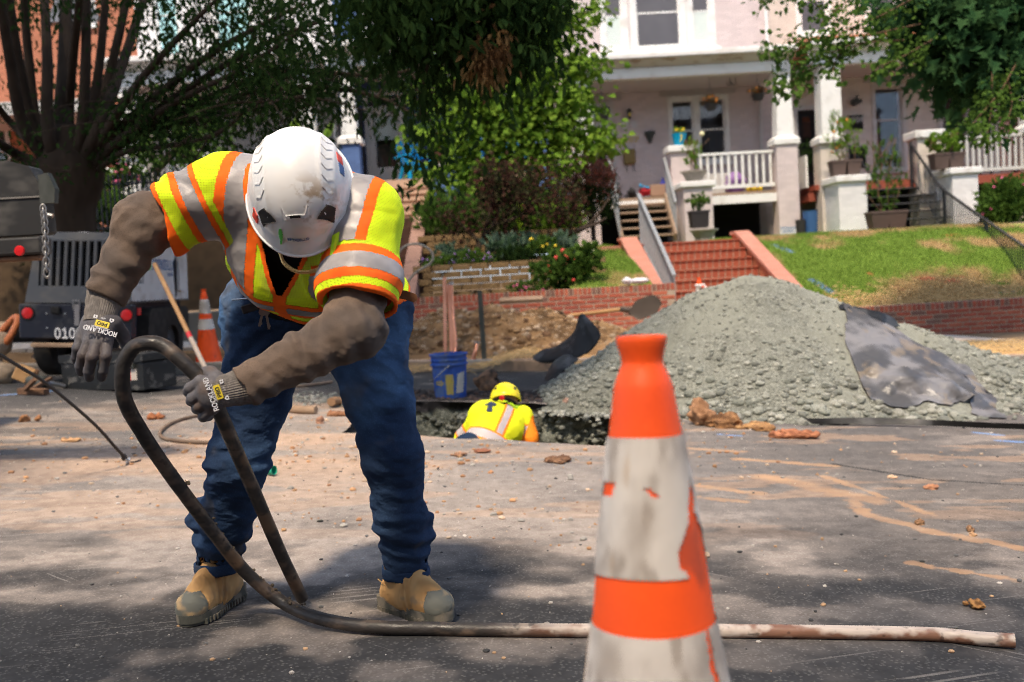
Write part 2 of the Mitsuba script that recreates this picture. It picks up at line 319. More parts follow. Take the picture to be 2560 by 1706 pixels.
worker = thing('person', 'stooping worker in white helmet, lime vest, jeans and tan boots gripping a bent pipe', 'person')
SR, SL = np.array([-.660, 2.600, 1.250]), np.array([-.315, 2.585, 1.165])
ER, WR = np.array([-.874, 2.575, 1.172]), at(262, 742, 2.53)
EL, WL = np.array([-.335, 2.44, .885]), at(612, 966, 2.375)
HR, HL = np.array([-.650, 2.985, .905]), np.array([-.395, 2.985, .895])
KR, KL = np.array([-.752, 2.845, .505]), np.array([-.312, 2.855, .495])
AR, AL = np.array([-.868, 2.985, .195]), np.array([-.300, 2.93, .158])
NECK, PEL = np.array([-.465, 2.585, 1.225]), np.array([-.525, 3.0, .93])
ax_a = nrm(NECK - PEL); ax_s = nrm(SL - SR); ax_s = nrm(ax_s - ax_a * (ax_s @ ax_a)); ax_n = np.cross(ax_s, ax_a)   # up the spine, to his left, out of the chest
HC = np.array([-.456, 2.455, 1.256])                     # helmet centre
h_c = nrm([.06, -.92, .36]); h_f = nrm([.03, -.35, -.93]); h_f = nrm(h_f - h_c * (h_f @ h_c)); h_s = np.cross(h_c, h_f)
def fold(P, s, seed, stretch=(1, 1, 1)): return meshkit.fbm(P * np.asarray(stretch) * s, 3, seed) - .5
def torso(F, off=0.0):
    F.cap(HR + [0, .01, .02], HL + [0, .01, .02], .150 + off, k=.03)
    F.cap(PEL + [.0, -.06, .05], NECK - ax_a * .16, .165 + off, .158 + off, k=.06)
    F.cap(NECK - ax_a * .13 - ax_s * .075, NECK - ax_a * .13 + ax_s * .075, .135 + off, k=.05)
    F.cap(SR, SL, .075 + off, k=.05)
    F.cap(SR * .7 + SL * .3 - ax_a * .05 - ax_n * .04, SR * .3 + SL * .7 - ax_a * .05 - ax_n * .04, .09 + off, k=.05)
# body: head, neck and chest in one skin
F = Field((-.80, 2.25, .90), (-.15, 2.95, 1.45), .006)
F.cap(HC - h_c * .015 - h_f * .012, HC - h_c * .09 + h_f * .005, .080, .078, k=.02)
F.cap(HC - h_c * .115 + h_f * .055, HC - h_c * .175 + h_f * .075, .056, .036, k=.03)        # jaw and chin
F.cap(HC - h_c * .075 + h_f * .095, HC - h_c * .108 + h_f * .118, .010, .017, k=.012)       # nose
for s_ in (-1, 1):
    F.ell(HC - h_c * .085 - h_f * .012 + h_s * s_ * .083, (h_c, h_f, h_s), (.032, .018, .012), k=.006)
    F.ell(HC - h_c * .072 + h_f * .088 + h_s * s_ * .033, (h_c, h_f, h_s), (.012, .010, .015), k=.004, op='cut')
F.cap(HC - h_c * .145 + h_f * .098 - h_s * .02, HC - h_c * .145 + h_f * .098 + h_s * .02, .0055, k=.004)   # lips
F.cap(HC - h_c * .10 - h_f * .03, NECK - ax_a * .03, .062, .07, k=.03)
F.cap(NECK - ax_a * .05 - ax_s * .08, NECK - ax_a * .05 + ax_s * .08, .09, k=.05)
V, Fc, N = F.mesh(); obj('skin', (V, Fc), 'skin', worker, normals=N)
F = Field((-.62, 2.3, 1.0), (-.3, 2.65, 1.25), .005)                 # beard round the jaw
F.cap(HC - h_c * .125 + h_f * .050 - h_s * .045, HC - h_c * .165 + h_f * .082, .034, .036, k=.02); F.cap(HC - h_c * .125 + h_f * .050 + h_s * .045, HC - h_c * .165 + h_f * .082, .034, .036, k=.02)
V, Fc, N = F.mesh(lambda P: .006 * fold(P, 160, 3)); obj('beard', (V, Fc), 'black_cloth', worker, normals=N)
# black undershirt
F = Field((-.85, 2.35, .75), (-.1, 3.2, 1.42), .008); torso(F, -.006)
V, Fc, N = F.mesh(); obj('undershirt', (V, Fc), 'black_cloth', worker, normals=N)
# long brown sleeves
def sleeve(S, E, W, seed, r):
    lo, hi = np.minimum(np.minimum(S, E), W) - .13, np.maximum(np.maximum(S, E), W) + .13
    F = Field(lo, hi, .0042); u = nrm(W - E)
    F.cap(S, E, r[0], r[1], k=.02); F.cap(E, E + (W - E) * .5, r[1], r[2], k=.035); F.cap(E + (W - E) * .5, W, r[2], r[3], k=.02)
    F.cap(W - u * .028, W - u * .012, r[3] * 1.12, r[3] * 1.08, k=.012)
    F.plane(W + u * .002, u)
    def wr(P):
        t = (P - E) @ u; e = np.linalg.norm(P - E, axis=1); q = P + .02 * (meshkit.noise(P * 9, seed)[:, None] - .5)
        ring = np.sin(t * 120 + 5 * meshkit.noise(P * 14, seed + 1)) * (meshkit.noise(P * 11, seed + 2) ** 2)
        bend = np.exp(-(e / .09) ** 2)
        return -.013 * ring * (.5 + bend) + .016 * fold(P, 15, seed) + .008 * fold(P + .03 * np.sin(P[:, [2, 0, 1]] * 30), 34, seed + 4)
    V, Fc, N = F.mesh(wr); obj('sleeve', (V, Fc), 'brown_knit', worker, normals=N)
sleeve(SR, ER, WR, 11, (.066, .070, .056, .047))
sleeve(SL, EL, WL, 21, (.066, .070, .058, .046))
# jeans
F = Field((-1.02, 2.68, .07), (-.10, 3.24, 1.12), .0055)
F.cap(HR + [0, .01, .02], HL + [0, .01, .02], .155, k=.03); F.cap(PEL + [0, .0, 0], PEL + ax_a * .07, .168, k=.04)
for H, K, A, s_ in ((HR, KR, AR, 0), (HL, KL, AL, 1)):
    F.cap(H, H * .45 + K * .55, .135, .100, k=.05); F.cap(H * .45 + K * .55, K, .100, .082, k=.03); F.cap(K, K * .45 + A * .55, .082, .075, k=.04); F.cap(K * .45 + A * .55, A + [0, 0, .0], .075, .064, k=.03)
    F.cap(A + [.0, .015, .075], A + [.0, .02, .055], .073, .073, k=.015)         # cloth bunched above the hem
    F.cap(A + [.03 - .01 * s_, .03, .10], A + [-.02, .03, .12], .070, k=.02)
for A in (AR, AL):
    sl, (X, Y, Z) = F.block(A - [.16, .16, .2], A + [.16, .16, .02]); c = A + [0, 0, -.030]
    F.d[sl] = np.maximum(F.d[sl], c[2] - Z + .25 * (Y - A[1]) * 0 + .06 * (X - A[0]))
    F.cap(A + [0, 0, -.04], A + [0, 0, .02], .056, k=.003, op='cut')
def jw(P):
    out = .013 * fold(P, 13, 31, (1, 1, 1.9)) + .014 * fold(P + .035 * np.sin(P[:, [1, 2, 0]] * 17), 21, 33, (1, 1, 1.7)) + .005 * fold(P, 55, 34)
    for K, A, sd in ((KR, AR, 1), (KL, AL, 2)):
        w = np.exp(-((P[:, 2] - K[2] + .02) / .10) ** 2) * (np.abs(P[:, 0] - K[0]) < .16)
        out -= .0045 * w * meshkit.noise(P * 12, 77) * 1.4 * np.sin(P[:, 2] * 95 + (P[:, 0] - K[0]) * 22 * (1 if sd == 2 else -1) + 4 * meshkit.noise(P * 9, sd))
        w = np.exp(-((P[:, 2] - A[2] - .09) / .075) ** 2) * (np.abs(P[:, 0] - A[0]) < .17)
        out -= .008 * w * (.3 + meshkit.noise(P * 12, 78)) * np.sin(P[:, 2] * 110 + (P[:, 0]) * 18 + 6 * meshkit.noise(P * 8, sd + 5))
    w = np.exp(-((P[:, 2] - .80) / .08) ** 2); c = np.abs(P[:, 0] + .515)
    return out - .005 * w * (.2 + meshkit.noise(P * 10, 79)) * np.sin(P[:, 2] * 80 + c * 70 + 3 * meshkit.noise(P * 8, 9))
V, Fc, N = F.mesh(jw)
jeans = obj('jeans', (V, Fc), 'denim', worker, normals=N)
for A, tl in ((AR, (.03, 0)), (AL, (-.10, .05))):
    rg = []
    for j, (dz, dr_) in enumerate(((.020, -.003), (.016, .003), (.004, .004), (-.008, .0035), (-.0135, .001), (-.011, -.004), (.0, -.007))):
        for i in range(40):
            a = i / 40 * 2 * math.pi; r = .0675 + dr_ + .006 * math.sin(3 * a + A[0] * 9) + .003 * math.sin(7 * a); x, y = r * math.cos(a), r * math.sin(a) * 1.02
            rg.append(A + np.array([x, y, -.026 + dz + tl[0] * x + tl[1] * y]))
    i, j = np.meshgrid(np.arange(6), np.arange(40), indexing='ij'); q = np.stack([i * 40 + j, i * 40 + (j + 1) % 40, (i + 1) * 40 + (j + 1) % 40, (i + 1) * 40 + j], -1).reshape(-1, 4)
    obj('hem', (np.array(rg), np.vstack([q[:, [0, 2, 1]], q[:, [0, 3, 2]]])), 'denim', jeans, smooth=True)
_t = np.linspace(0, 1, 14)[:, None]
def seam(a, b, c):
    pts = spline([a, b, c], 12); d = F; q = pts.copy()
    return tube(q, .0016, 5)
_strap = [np.array(q) for q in ((-.275, 2.93, .985), (-.235, 2.88, .955), (-.205, 2.86, .935))]
_bl = prism(sg.LineString([(-.06, .006), (0, .003), (.035, -.005), (.055, -.012)]).buffer(.0125), -.0018, .0018, (at(985, 735, 2.86), (1, -.1, -.04), (.04, 0, 1)))
obj('belt_end', _bl, 'leather', worker)
# boots
def boot(toe, heel, zs, name_label):
    zt = gz(toe[0]) + zs; d = np.array([toe[0] - heel[0], toe[1] - heel[1], 0.0]); L = np.linalg.norm(d); d /= L; sd = np.array([d[1], -d[0], 0]); z = np.array([0, 0, 1.0])
    P = lambda f, s, h: np.array([heel[0], heel[1], zt]) + d * f * L + sd * s + z * h
    lo = np.minimum(P(0, 0, 0), P(1, 0, 0)) - .09; hi = np.maximum(P(0, 0, 0), P(1, 0, 0)) + .09; lo[2], hi[2] = zt - .02, zt + .24
    F = Field(lo, hi, .0035)
    F.cap(P(.14, 0, .052), P(.45, 0, .055), .044, .047, k=.02, n=z, f=.85); F.cap(P(.45, 0, .05), P(.84, .0, .046), .048, .0485, k=.02, n=z, f=1.08)
    F.cap(P(.24, 0, .07), P(.29, 0, .19), .043, .043, k=.025); F.cap(P(.27, 0, .13), P(.66, 0, .075), .043, .040, k=.025)
    F.cap(P(.42, 0, .105), P(.46, 0, .095), .036, k=.02)
    F.plane(P(0, 0, .022), -z); F.plane(P(0, 0, .175), z)
    def cr(Q):
        f = (Q - P(0, 0, 0)) @ d / L; h = Q[:, 2] - zt
        return -.0035 * np.exp(-((f - .56) / .10) ** 2) * np.sin(f * 75 + h * 60) + .004 * fold(Q, 30, 41) - .0035 * (np.abs(f - .83 + h * .35) < .012) * (h < .085) * -1
    V, Fc, N = F.mesh(cr); f = (V[Fc].mean(1) - P(0, 0, 0)) @ d / L; h = V[Fc].mean(1)[:, 2] - zt
    cls = ((f + h * .35 > .835) & (h < .09)).astype(int); pr = split(V, Fc, N, cls)
    b = obj('boot', pr[0][:2], 'boot_leather', worker, normals=pr[0][2])
    obj('toe_cap', (pr[1][0] + pr[1][2] * .0012, pr[1][1]), 'boot_toe', b, normals=pr[1][2])
    out = [P(f_, s_, 0)[:2] for f_, s_ in ((-.05, .0), (-.02, .032), (.10, .043), (.40, .040), (.70, .052), (.88, .047), (1.0, .024), (1.025, 0), (1.0, -.024), (.88, -.047), (.70, -.052), (.40, -.040), (.10, -.043), (-.02, -.032))]
    pl = sg.Polygon(spline(out + out[:1], 5)[:, :2]).buffer(0); S = prism(pl, zt + .010, zt + .034); ms = [S, prism(pl.buffer(-.004), zt + .002, zt + .010)]
    heelblock = pl.intersection(sg.Polygon([P(-.2, -.1, 0)[:2], P(.30, -.1, 0)[:2], P(.30, .1, 0)[:2], P(-.2, .1, 0)[:2]])); ms.append(prism(heelblock.buffer(.001), zt + .001, zt + .045))
    nt = 16
    for i in range(nt):
        for s_ in (-1, 1):
            f_ = .02 + .9 * i / nt; w = float(np.interp(f_, [0, .1, .4, .7, .9], [.034, .043, .040, .052, .045])); c = P(f_, s_ * w, .008); mm = trimesh.creation.box(extents=(.010, .012, .016)); mm.apply_translation(c); ms.append(mm)
    obj('sole', cat_(ms), 'boot_sole', b)
    la = []
    for i in range(5):
        f0 = .60 - .062 * i; h0 = .098 + .0215 * i + (.004 if i > 2 else 0); w = .027
        for s_ in (-1, 1):
            la.append(tube(spline([P(f0, s_ * w, h0 - .006), P(f0 - .02, 0, h0 + .0175), P(f0 - .045, -s_ * w, h0 + .012)], 6), .0023, 6))
    for s_ in (-1, 1): la.append(tube(spline([P(.38, 0, .165), P(.45, s_ * .02, .168), P(.47, s_ * .035, .145), P(.40, s_ * .03, .148)], 7), .0022, 6))
    obj('lace', cat_(la), 'lace', b)
    tg = []
    for s_ in (-1, 1):
        tg.append(tube(spline([P(.64, s_ * .030, .080), P(.52, s_ * .033, .112), P(.36, s_ * .036, .150)], 6), .0022, 5)); tg.append(tube(spline([P(.08, s_ * .046, .10), P(.30, s_ * .046, .075), P(.50, s_ * .047, .058)], 6), .0016, 5))
    obj('seam', cat_(tg), 'boot_leather', b)
    obj('collar', tube([P(.29 + .155 * math.cos(a), .042 * math.sin(a), .170) for a in np.linspace(0, 2 * math.pi, 18)], .009, 8), 'boot_leather', b, smooth=True)
boot((-.928, 2.815), (-.848, 3.075), 0.0, 'l'); boot((-.178, 2.800), (-.372, 2.985), .006, 'r')
# ------------------------------------------------------------------ vest, helmet, gloves
F = Field((-1.0, 2.30, .72), (-.08, 3.16, 1.45), .0042)
torso(F, .014)
F.cap(NECK - ax_a * .14 + ax_n * .10 - ax_s * .10, NECK - ax_a * .14 + ax_n * .10 + ax_s * .08, .075, k=.06)
F.cap(at(690, 700, 2.66), at(790, 715, 2.66), .085, k=.05)                           # front panel sagging below the chest
F.cap(at(660, 690, 2.74), at(770, 775, 2.72), .045, k=.04); F.cap(at(620, 650, 2.80), at(650, 700, 2.78), .06, k=.04)
uR, uL = nrm(ER - SR), nrm(EL - SL); hemR, hemL = SR + uR * .165, SL + uL * .255
F.cap(SR, hemR + uR * .03, .092, .090, k=.035); F.cap(SL, hemL + uL * .03, .098, .106, k=.035)
F.cap(SR - [0, 0, .02], hemR + uR * .03 - [0, 0, .03], .07, .075, k=.02)
# cuts: sleeve ends, bottom edge, neck opening
for S, u, h, r in ((SR, uR, hemR, .062), (SL, uL, hemL, .062)):
    n2 = nrm(u + (np.array([0, 0, .12]) if S is SR else np.array([-.05, 0, -.05]))); sl, (X, Y, Z) = F.block(h - .17, h + .20); dd = (X - h[0]) * n2[0] + (Y - h[1]) * n2[1] + (Z - h[2]) * n2[2]
    t = (X - S[0]) * u[0] + (Y - S[1]) * u[1] + (Z - S[2]) * u[2]; rad = np.sqrt((X - S[0] - t * u[0]) ** 2 + (Y - S[1] - t * u[1]) ** 2 + (Z - S[2] - t * u[2]) ** 2)
    F.d[sl] = np.where((rad < .17) & (t > .09), np.maximum(F.d[sl], dd), F.d[sl])
    F.cap(h - u * .02, h + u * .1, .082 if S is SL else .072, k=.004, op='cut')
F.plane(PEL + ax_a * .11, -(ax_a * .86 + ax_n * -.5))
F.cap(HC - h_c * .1, NECK - ax_a * .02 + ax_n * .03, .062, .062, k=.01, op='cut')
def vw(P):
    rel = P - NECK; v = -(rel @ ax_a); u = rel @ ax_s; o = .010 * fold(P, 13, 51) + .004 * fold(P, 34, 53)
    for S, a in ((SR, uR), (SL, uL)):
        t = (P - S) @ a; rd = np.linalg.norm(P - S - t[:, None] * a, axis=1); w = ((t > .02) & (rd < .16)) * np.clip((t - .02) / .1, 0, 1)
        o -= .006 * w * np.sin(np.arctan2((P - S) @ ax_n, P[:, 2] - S[2]) * 5 + t * 40 + 3 * meshkit.noise(P * 8, 4))
    return o
V, Fc, N = F.mesh(vw); P = V[Fc].mean(1); rel = P - NECK; u, v, w = rel @ ax_s, -(rel @ ax_a), rel @ ax_n
cls = np.zeros(len(Fc), int); front = w > -.01
def bands(t, edges, c):                    # edges: pairs (position, class) along t
    for (a, b, k) in edges: cls[c & (t >= a) & (t < b)] = k
au = np.abs(u)
tr, tl = (P - SR) @ uR, (P - SL) @ uL
armR = (tr > .035) & (np.linalg.norm(P - SR - tr[:, None] * uR, axis=1) < .135) & (u < -.15); armL = (tl > .05) & (np.linalg.norm(P - SL - tl[:, None] * uL, axis=1) < .15) & ((u > .205) | ((tl > .125) & (u > .06)))
tors = ~armR & ~armL
bands(au, ((.085, .112, 1), (.112, .172, 2), (.172, .198, 1)), tors)
zz = P[:, 2]; low = tors & front & (v > .12)
bands(v, ((.175, .190, 1), (.190, .220, 2), (.220, .236, 1)), tors)
cen = u + .015
vee = front & tors & (v < .15) & (np.abs(cen) < .075 * (1 - v / .16) + .002)
edge = front & tors & (v < .165) & (np.abs(cen) < .075 * (1 - v / .16) + .014); cls[edge] = 1
cls[front & tors & (v >= .15) & (np.abs(cen) < .017)] = 1; cls[vee] = 9
bands(tr, ((.052, .066, 1), (.066, .100, 2), (.100, .118, 1), (.152, .3, 1)), armR)
bands(tl, ((.135, .158, 1), (.158, .205, 2), (.205, .228, 1), (.246, .4, 1)), armL)
hemc = PEL + ax_a * .11; hd = (P - hemc) @ (ax_a * .86 + ax_n * -.5); cls[tors & (hd < .014)] = 1
pr = split(V, Fc, N, cls)
vest = obj('vest', pr[0][:2], 'hivis_mesh', worker, normals=pr[0][2])
obj('orange_trim', (pr[1][0] + pr[1][2] * .001, pr[1][1]), 'hivis_orange', vest, normals=pr[1][2])
obj('reflective_band', (pr[2][0] + pr[2][2] * .0016, pr[2][1]), 'reflective_tape', vest, normals=pr[2][2])
c = at(722, 735, 2.60); obj('zipper_pull', cat_([prism(sg.Polygon([(-.006, 0), (.006, 0), (.008, -.028), (-.008, -.028)]).difference(sg.Point(0, -.022).buffer(.004)), 0, .004, (c, (1, 0, .2), (0, 0, 1))), box(c[0] - .007, c[0] + .007, c[1] - .006, c[1] + .004, c[2], c[2] + .010)]), 'hivis_orange', vest)
# neck chain
ch = spline([at(700, 632, 2.50), at(712, 660, 2.485), at(745, 680, 2.475), at(790, 676, 2.475), at(815, 652, 2.49)], 9); li = []
for i in range(len(ch) - 1):
    d = nrm(ch[i + 1] - ch[i]); t = trimesh.creation.torus(.0042, .0013, major_sections=10, minor_sections=5); t.apply_scale((1.4, 1, 1)); M = np.eye(4); n = nrm(np.cross(d, [0, -1, .3] if i % 2 else [0, .3, 1])); M[:3, 0], M[:3, 1], M[:3, 2], M[:3, 3] = d, np.cross(n, d), n, (ch[i] + ch[i + 1]) / 2; t.apply_transform(M); li.append(t)
obj('neck_chain', cat_(li), 'gold', worker, smooth=True)
# helmet
def shell_pt(th, ph, o=0.0):
    cf, cs = np.cos(th), np.sin(th); rf, rs, rc = .145 + .010 * np.maximum(cf, 0) ** 2 + o, .122 + o, .150 + o; pm = np.minimum(ph, np.pi / 2)
    sp = np.sin(pm) ** .93; pf, ps = rf * sp * cf, rs * sp * cs; pc = np.where(ph < np.pi / 2, rc * np.cos(ph), -rc * np.sin(ph - np.pi / 2))
    up, lat = np.cos(pm), np.abs(ps / rs); sg_ = lambda x: 1 / (1 + np.exp(-np.clip(x, -60, 60)))
    ridge = .0045 * sg_((lat - .50) * 60) * sg_((.80 - lat) * 60) * sg_((up - .16) * 30) - .0035 * sg_((lat - .56) * 60) * sg_((.74 - lat) * 60) * sg_((up - .30) * 30)
    k = 1 + ridge / .13; rim = .010 * np.maximum(0, (ph - math.radians(84)) / math.radians(13)) * (1.0 + 1.2 * np.maximum(cf, 0))
    return (HC - h_c * .05) + h_f * (pf * k + rim * cf)[..., None] + h_s * (ps * k + rim * cs)[..., None] + h_c * (pc * k)[..., None]
def shell(o, nu=96, nv=40):
    th, ph = np.meshgrid(np.arange(nu) / nu * 2 * np.pi, np.arange(nv + 1) / nv * math.radians(97)); V = shell_pt(th, ph, o).reshape(-1, 3)
    i, j = np.meshgrid(np.arange(nv), np.arange(nu), indexing='ij'); a, b = i * nu + j, i * nu + (j + 1) % nu
    q = np.stack([a, a + nu, b + nu, b], -1).reshape(-1, 4); return V, np.vstack([q[:, [0, 1, 2]], q[:, [0, 2, 3]]])
Vo, Fo = shell(0); helmet = obj('helmet', (Vo, Fo), 'helmet_shell', worker, smooth=True, label='scuffed white safety helmet with a brown smear')
Vi, Fi = shell(-.006, 48, 20); obj('liner', (Vi, Fi[:, ::-1]), 'black_cloth', helmet, smooth=True)
obj('rim', tube(np.vstack([Vo[-96:], Vo[-96:-94]]), .0035, 8, caps=False), 'helmet_shell', helmet, smooth=True)
tm = trimesh.Trimesh(Vo, Fo, process=False)
def onshell(f, s, lift=.001):
    """a point of the helmet f metres forward and s to his left of its crown, and its normal"""
    def g(f, s):
        cf = 1.0 if f > 0 else 0.0; rf = .145 + .010 * cf * (f * f / (f * f + s * s + 1e-9)); sp = min(math.hypot(f / rf, s / .122), .9999)
        return shell_pt(np.array(math.atan2(s / .122, f / rf)), np.array(math.asin(sp ** (1 / .93))))
    p = g(f, s); n = nrm(np.cross(g(f + .0015, s) - g(f - .0015, s), g(f, s + .0015) - g(f, s - .0015))); n = n if n @ (p - HC + h_c * .1) > 0 else -n
    return p + n * lift, n
def patch(poly, m, name, lift=.0016, thick=.0016, parent=helmet, step=.006):
    g = sg.Polygon(poly) if not hasattr(poly, 'geom_type') else poly; ms = prism(g.segmentize(step), 0, 1); V = []; ms = ms.subdivide().subdivide() if len(ms.faces) < 80 else ms
    for x, y, z in ms.vertices:
        p, n = onshell(x, y, lift - thick * 1.5 + z * thick * 1.5); V.append(p)
    return obj(name, (np.array(V), ms.faces), m, parent)
for s_ in (1, -1): patch([(.122, s_ * .047), (.112, s_ * .079), (.088, s_ * .088), (.092, s_ * .070)], 'black_rubber', 'vent', .0045)
for s_ in (1, -1):
    for i in range(6):
        f0 = -.075 + .027 * i; c = sg.LineString([(f0, s_ * .067), (f0 + .009, s_ * .078), (f0 + .003, s_ * .088)]).buffer(.0016); patch(c, 'helmet_shell', 'raised_rib', .002)
patch(sg.Polygon([(.104, -.034), (.126, -.026), (.126, .026), (.104, .034), (.102, .030), (.120, .021), (.120, -.021), (.102, -.030)]), 'helmet_shell', 'clip_socket', .003)
patch([(.1205, -.012), (.1245, -.012), (.1245, .012), (.1205, .012)], 'black_rubber', 'clip_slot', .004)
def decal(t, h, f, s, m, name, dirx=1, lift=.0012, sq=1.0):
    g = meshkit.text_mesh(t, h, .0006, True); g.apply_scale((sq, 1, 1)); b = g.bounds.mean(0); V = []
    for x, y, z in g.vertices: p, n = onshell(f - (y - h / 2), s + dirx * (x - b[0]), lift + z); V.append(p)
    return obj(name, (np.array(V), g.faces), m, helmet)
mat('blue_print', (.03, .09, .25), rough=.5); mat('green_print', (.10, .55, .08), rough=.5); mat('red_print', (.62, .05, .03), rough=.5)
gt = meshkit.text_mesh('SPINIELLO', .0088, .0008, True); gc = gt.bounds.mean(0); th_, ph_ = (gt.vertices[:, 0] - gc[0] - .004) / .150, 1.395 - (gt.vertices[:, 1] - gc[1]) / .15
p0 = shell_pt(th_, ph_); nn = p0 - (HC - h_c * .05); nn /= np.linalg.norm(nn, axis=1, keepdims=True); obj('lettering', (p0 + nn * (.0012 + gt.vertices[:, 2:]), gt.faces), 'blue_print', helmet)
patch(sg.Point(.139, -.043).buffer(.005), 'green_print', 'logo_mark', .0018)
patch([(-.02, .104), (.006, .107), (.006, .114), (-.02, .113)], 'blue_print', 'flag_sticker', .002); patch([(-.05, .098), (-.024, .103), (-.024, .112), (-.05, .109)], 'red_print', 'flag_sticker', .002)
patch([(.065, -.106), (.088, -.093), (.090, -.099), (.068, -.111)], 'red_print', 'red_sticker', .002)
# lime neck cloth hanging beside the face
pts = [at(*q) for q in ((878, 570, 2.47), (880, 640, 2.45), (862, 715, 2.44), (858, 722, 2.44))]; V = []; nu = 14
for i, t in enumerate(np.linspace(0, 1, 22)):
    a = at(830 - 8 * t - 14 * t * t, 590 + 125 * t, 2.45); b = at(884 - 22 * t * t, 560 + 165 * t, 2.47)
    for j in range(nu):
        s_ = j / (nu - 1); p = a + (b - a) * s_; p = p + np.array([0, -.010 * math.sin(s_ * 9 + 2.2 * t) - .02 * math.sin(s_ * 3.1), 0]) * (.3 + t); V.append(p)
V = np.array(V); i, j = np.meshgrid(np.arange(21), np.arange(nu - 1), indexing='ij'); a = i * nu + j; q = np.stack([a, a + 1, a + nu + 1, a + nu], -1).reshape(-1, 4); Fq = np.vstack([q[:, [0, 1, 2]], q[:, [0, 2, 3]]])
V2 = V + [0, .003, 0]; obj('neck_cloth', (np.vstack([V, V2]), np.vstack([Fq, Fq[:, ::-1] + len(V)])), 'lime_cloth', worker, smooth=True)
# gloves
def glove(W, Kn, chains, thumb, uw, cuff_r):
    allp = np.vstack([W] + [np.asarray(c) for c in chains] + [np.asarray(thumb)]); F = Field(allp.min(0) - .05, allp.max(0) + .05, .0024)
    W2 = W + uw * .075
    for k in range(4):
        b = W2 + (Kn[k] - np.mean(Kn, 0)) * .62; F.cap(b, Kn[k], .021, .0155, k=.014)
    F.cap(W2 - uw * .02, W2, .034, .034, k=.015, n=np.cross(uw, nrm(Kn[3] - Kn[0])), f=1.35)
    for k, c in enumerate(chains):
        r = (.0125, .0135, .0138, .0130)[k]
        for i in range(len(c) - 1): F.cap(c[i], c[i + 1], r * (1.05 - .05 * i), r * (1.0 - .06 * i), k=.004)
    for i in range(len(thumb) - 1): F.cap(thumb[i], thumb[i + 1], .0185 - .0025 * i, .0165 - .002 * i, k=.010)
    V, Fc, N = F.mesh(lambda P: .0016 * (meshkit.fbm(P * 55, 3, 8) - .5)); g = obj('glove', (V, Fc), 'glove_rubber', worker, normals=N)
    # ribbed cuff
    n = 44; rings = []; s1 = nrm(np.cross(uw, [0, 1, .2])); s2 = np.cross(uw, s1)
    V = []; m = 14
    for j in range(m):
        t = j / (m - 1); r0 = cuff_r * (1 + .10 * math.cos(t * math.pi)) * (1 + .02 * math.sin(t * 21))
        for i in range(n * 2):
            a = i / (n * 2) * 2 * math.pi; r = r0 + (.0009 if i % 2 else -.0009); V.append(W - uw * .012 + uw * .088 * t + s1 * r * math.cos(a) * 1.0 + s2 * r * math.sin(a) * .86)
    nn = n * 2; i, j = np.meshgrid(np.arange(m - 1), np.arange(nn), indexing='ij'); q = np.stack([i * nn + j, i * nn + (j + 1) % nn, (i + 1) * nn + (j + 1) % nn, (i + 1) * nn + j], -1).reshape(-1, 4)
    obj('cuff', (np.array(V), np.vstack([q[:, [0, 1, 2]], q[:, [0, 2, 3]]])), 'glove_rib', g)
    return g
c3 = lambda x, y, Y: at(x / 3.564, 560 + y / 3.564, Y)
ch = [[c3(722, 1015, 2.492), c3(690, 1110, 2.480), c3(678, 1190, 2.492), c3(690, 1235, 2.510)],
      [c3(795, 1045, 2.474), c3(740, 1170, 2.458), c3(715, 1265, 2.472), c3(722, 1318, 2.490)],
      [c3(868, 1060, 2.468), c3(820, 1190, 2.446), c3(790, 1310, 2.462), c3(793, 1368, 2.480)],
      [c3(955, 1045, 2.476), c3(945, 1180, 2.452), c3(918, 1310, 2.462), c3(905, 1368, 2.478)]]
th = [c3(1020, 880, 2.505), c3(1085, 985, 2.535), c3(1130, 1075, 2.545), c3(1150, 1130, 2.535)]
kn = [c[0] for c in ch]; uw = nrm(np.mean(kn, 0) - WR)
gR = glove(WR, kn, ch, th, uw, .040)
c4 = lambda x, y, Y: at(400 + x / 6.03, 880 + y / 6.03, Y)
ch = [[c4(790, 855, 2.362), c4(668, 955, 2.372), c4(650, 985, 2.405), c4(740, 975, 2.432)],
      [c4(722, 725, 2.352), c4(585, 828, 2.362), c4(560, 860, 2.398), c4(660, 850, 2.430)],
      [c4(665, 590, 2.348), c4(495, 700, 2.358), c4(475, 735, 2.396), c4(590, 720, 2.430)],
      [c4(610, 445, 2.352), c4(450, 545, 2.360), c4(425, 600, 2.398), c4(520, 590, 2.432)]]
th = [c4(860, 400, 2.375), c4(760, 320, 2.405), c4(690, 320, 2.428), c4(640, 345, 2.436)]
kn = [c[0] for c in ch]; uw2 = nrm(np.mean(kn, 0) - WL)
gL = glove(WL, kn, ch, th, uw2, .040)
def hand_print(g, o, X, Y):
    X, Y = nrm(X), nrm(Y); fr = lambda x, y: (np.asarray(o) + X * x + Y * y, X, Y)
    obj('lettering', text('ROCKLAND', .0115, fr(0, 0), .0025, squash=.95), 'white_print', g)
    obj('print_line', prism(sg.box(-.022, -.0006, .022, .0006), 0, .0022, fr(.002, -.0085)), 'white_print', g)
    obj('badge', prism(sg.box(-.015, -.0055, .015, .0055).buffer(.002), 0, .003, fr(0, -.0175)), 'yellow_print', g)
    obj('badge_lettering', text('PRO', .009, fr(0, -.0175), .0042), 'black_print', g)
    obj('size_mark', prism(sg.box(-.0045, -.004, .0045, .004).difference(sg.box(-.002, -.002, .002, .002)), 0, .0022, fr(.021, -.032)), 'white_print', g)
    obj('house_mark', prism(sg.Polygon([(-.005, -.004), (.005, -.004), (.005, .002), (0, .006), (-.005, .002)]).difference(sg.box(-.002, -.002, .002, .002)), 0, .0022, fr(-.019, -.032)), 'white_print', g)
    obj('code_lettering', text('4233', .0035, fr(.002, -.032), .002), 'white_print', g)
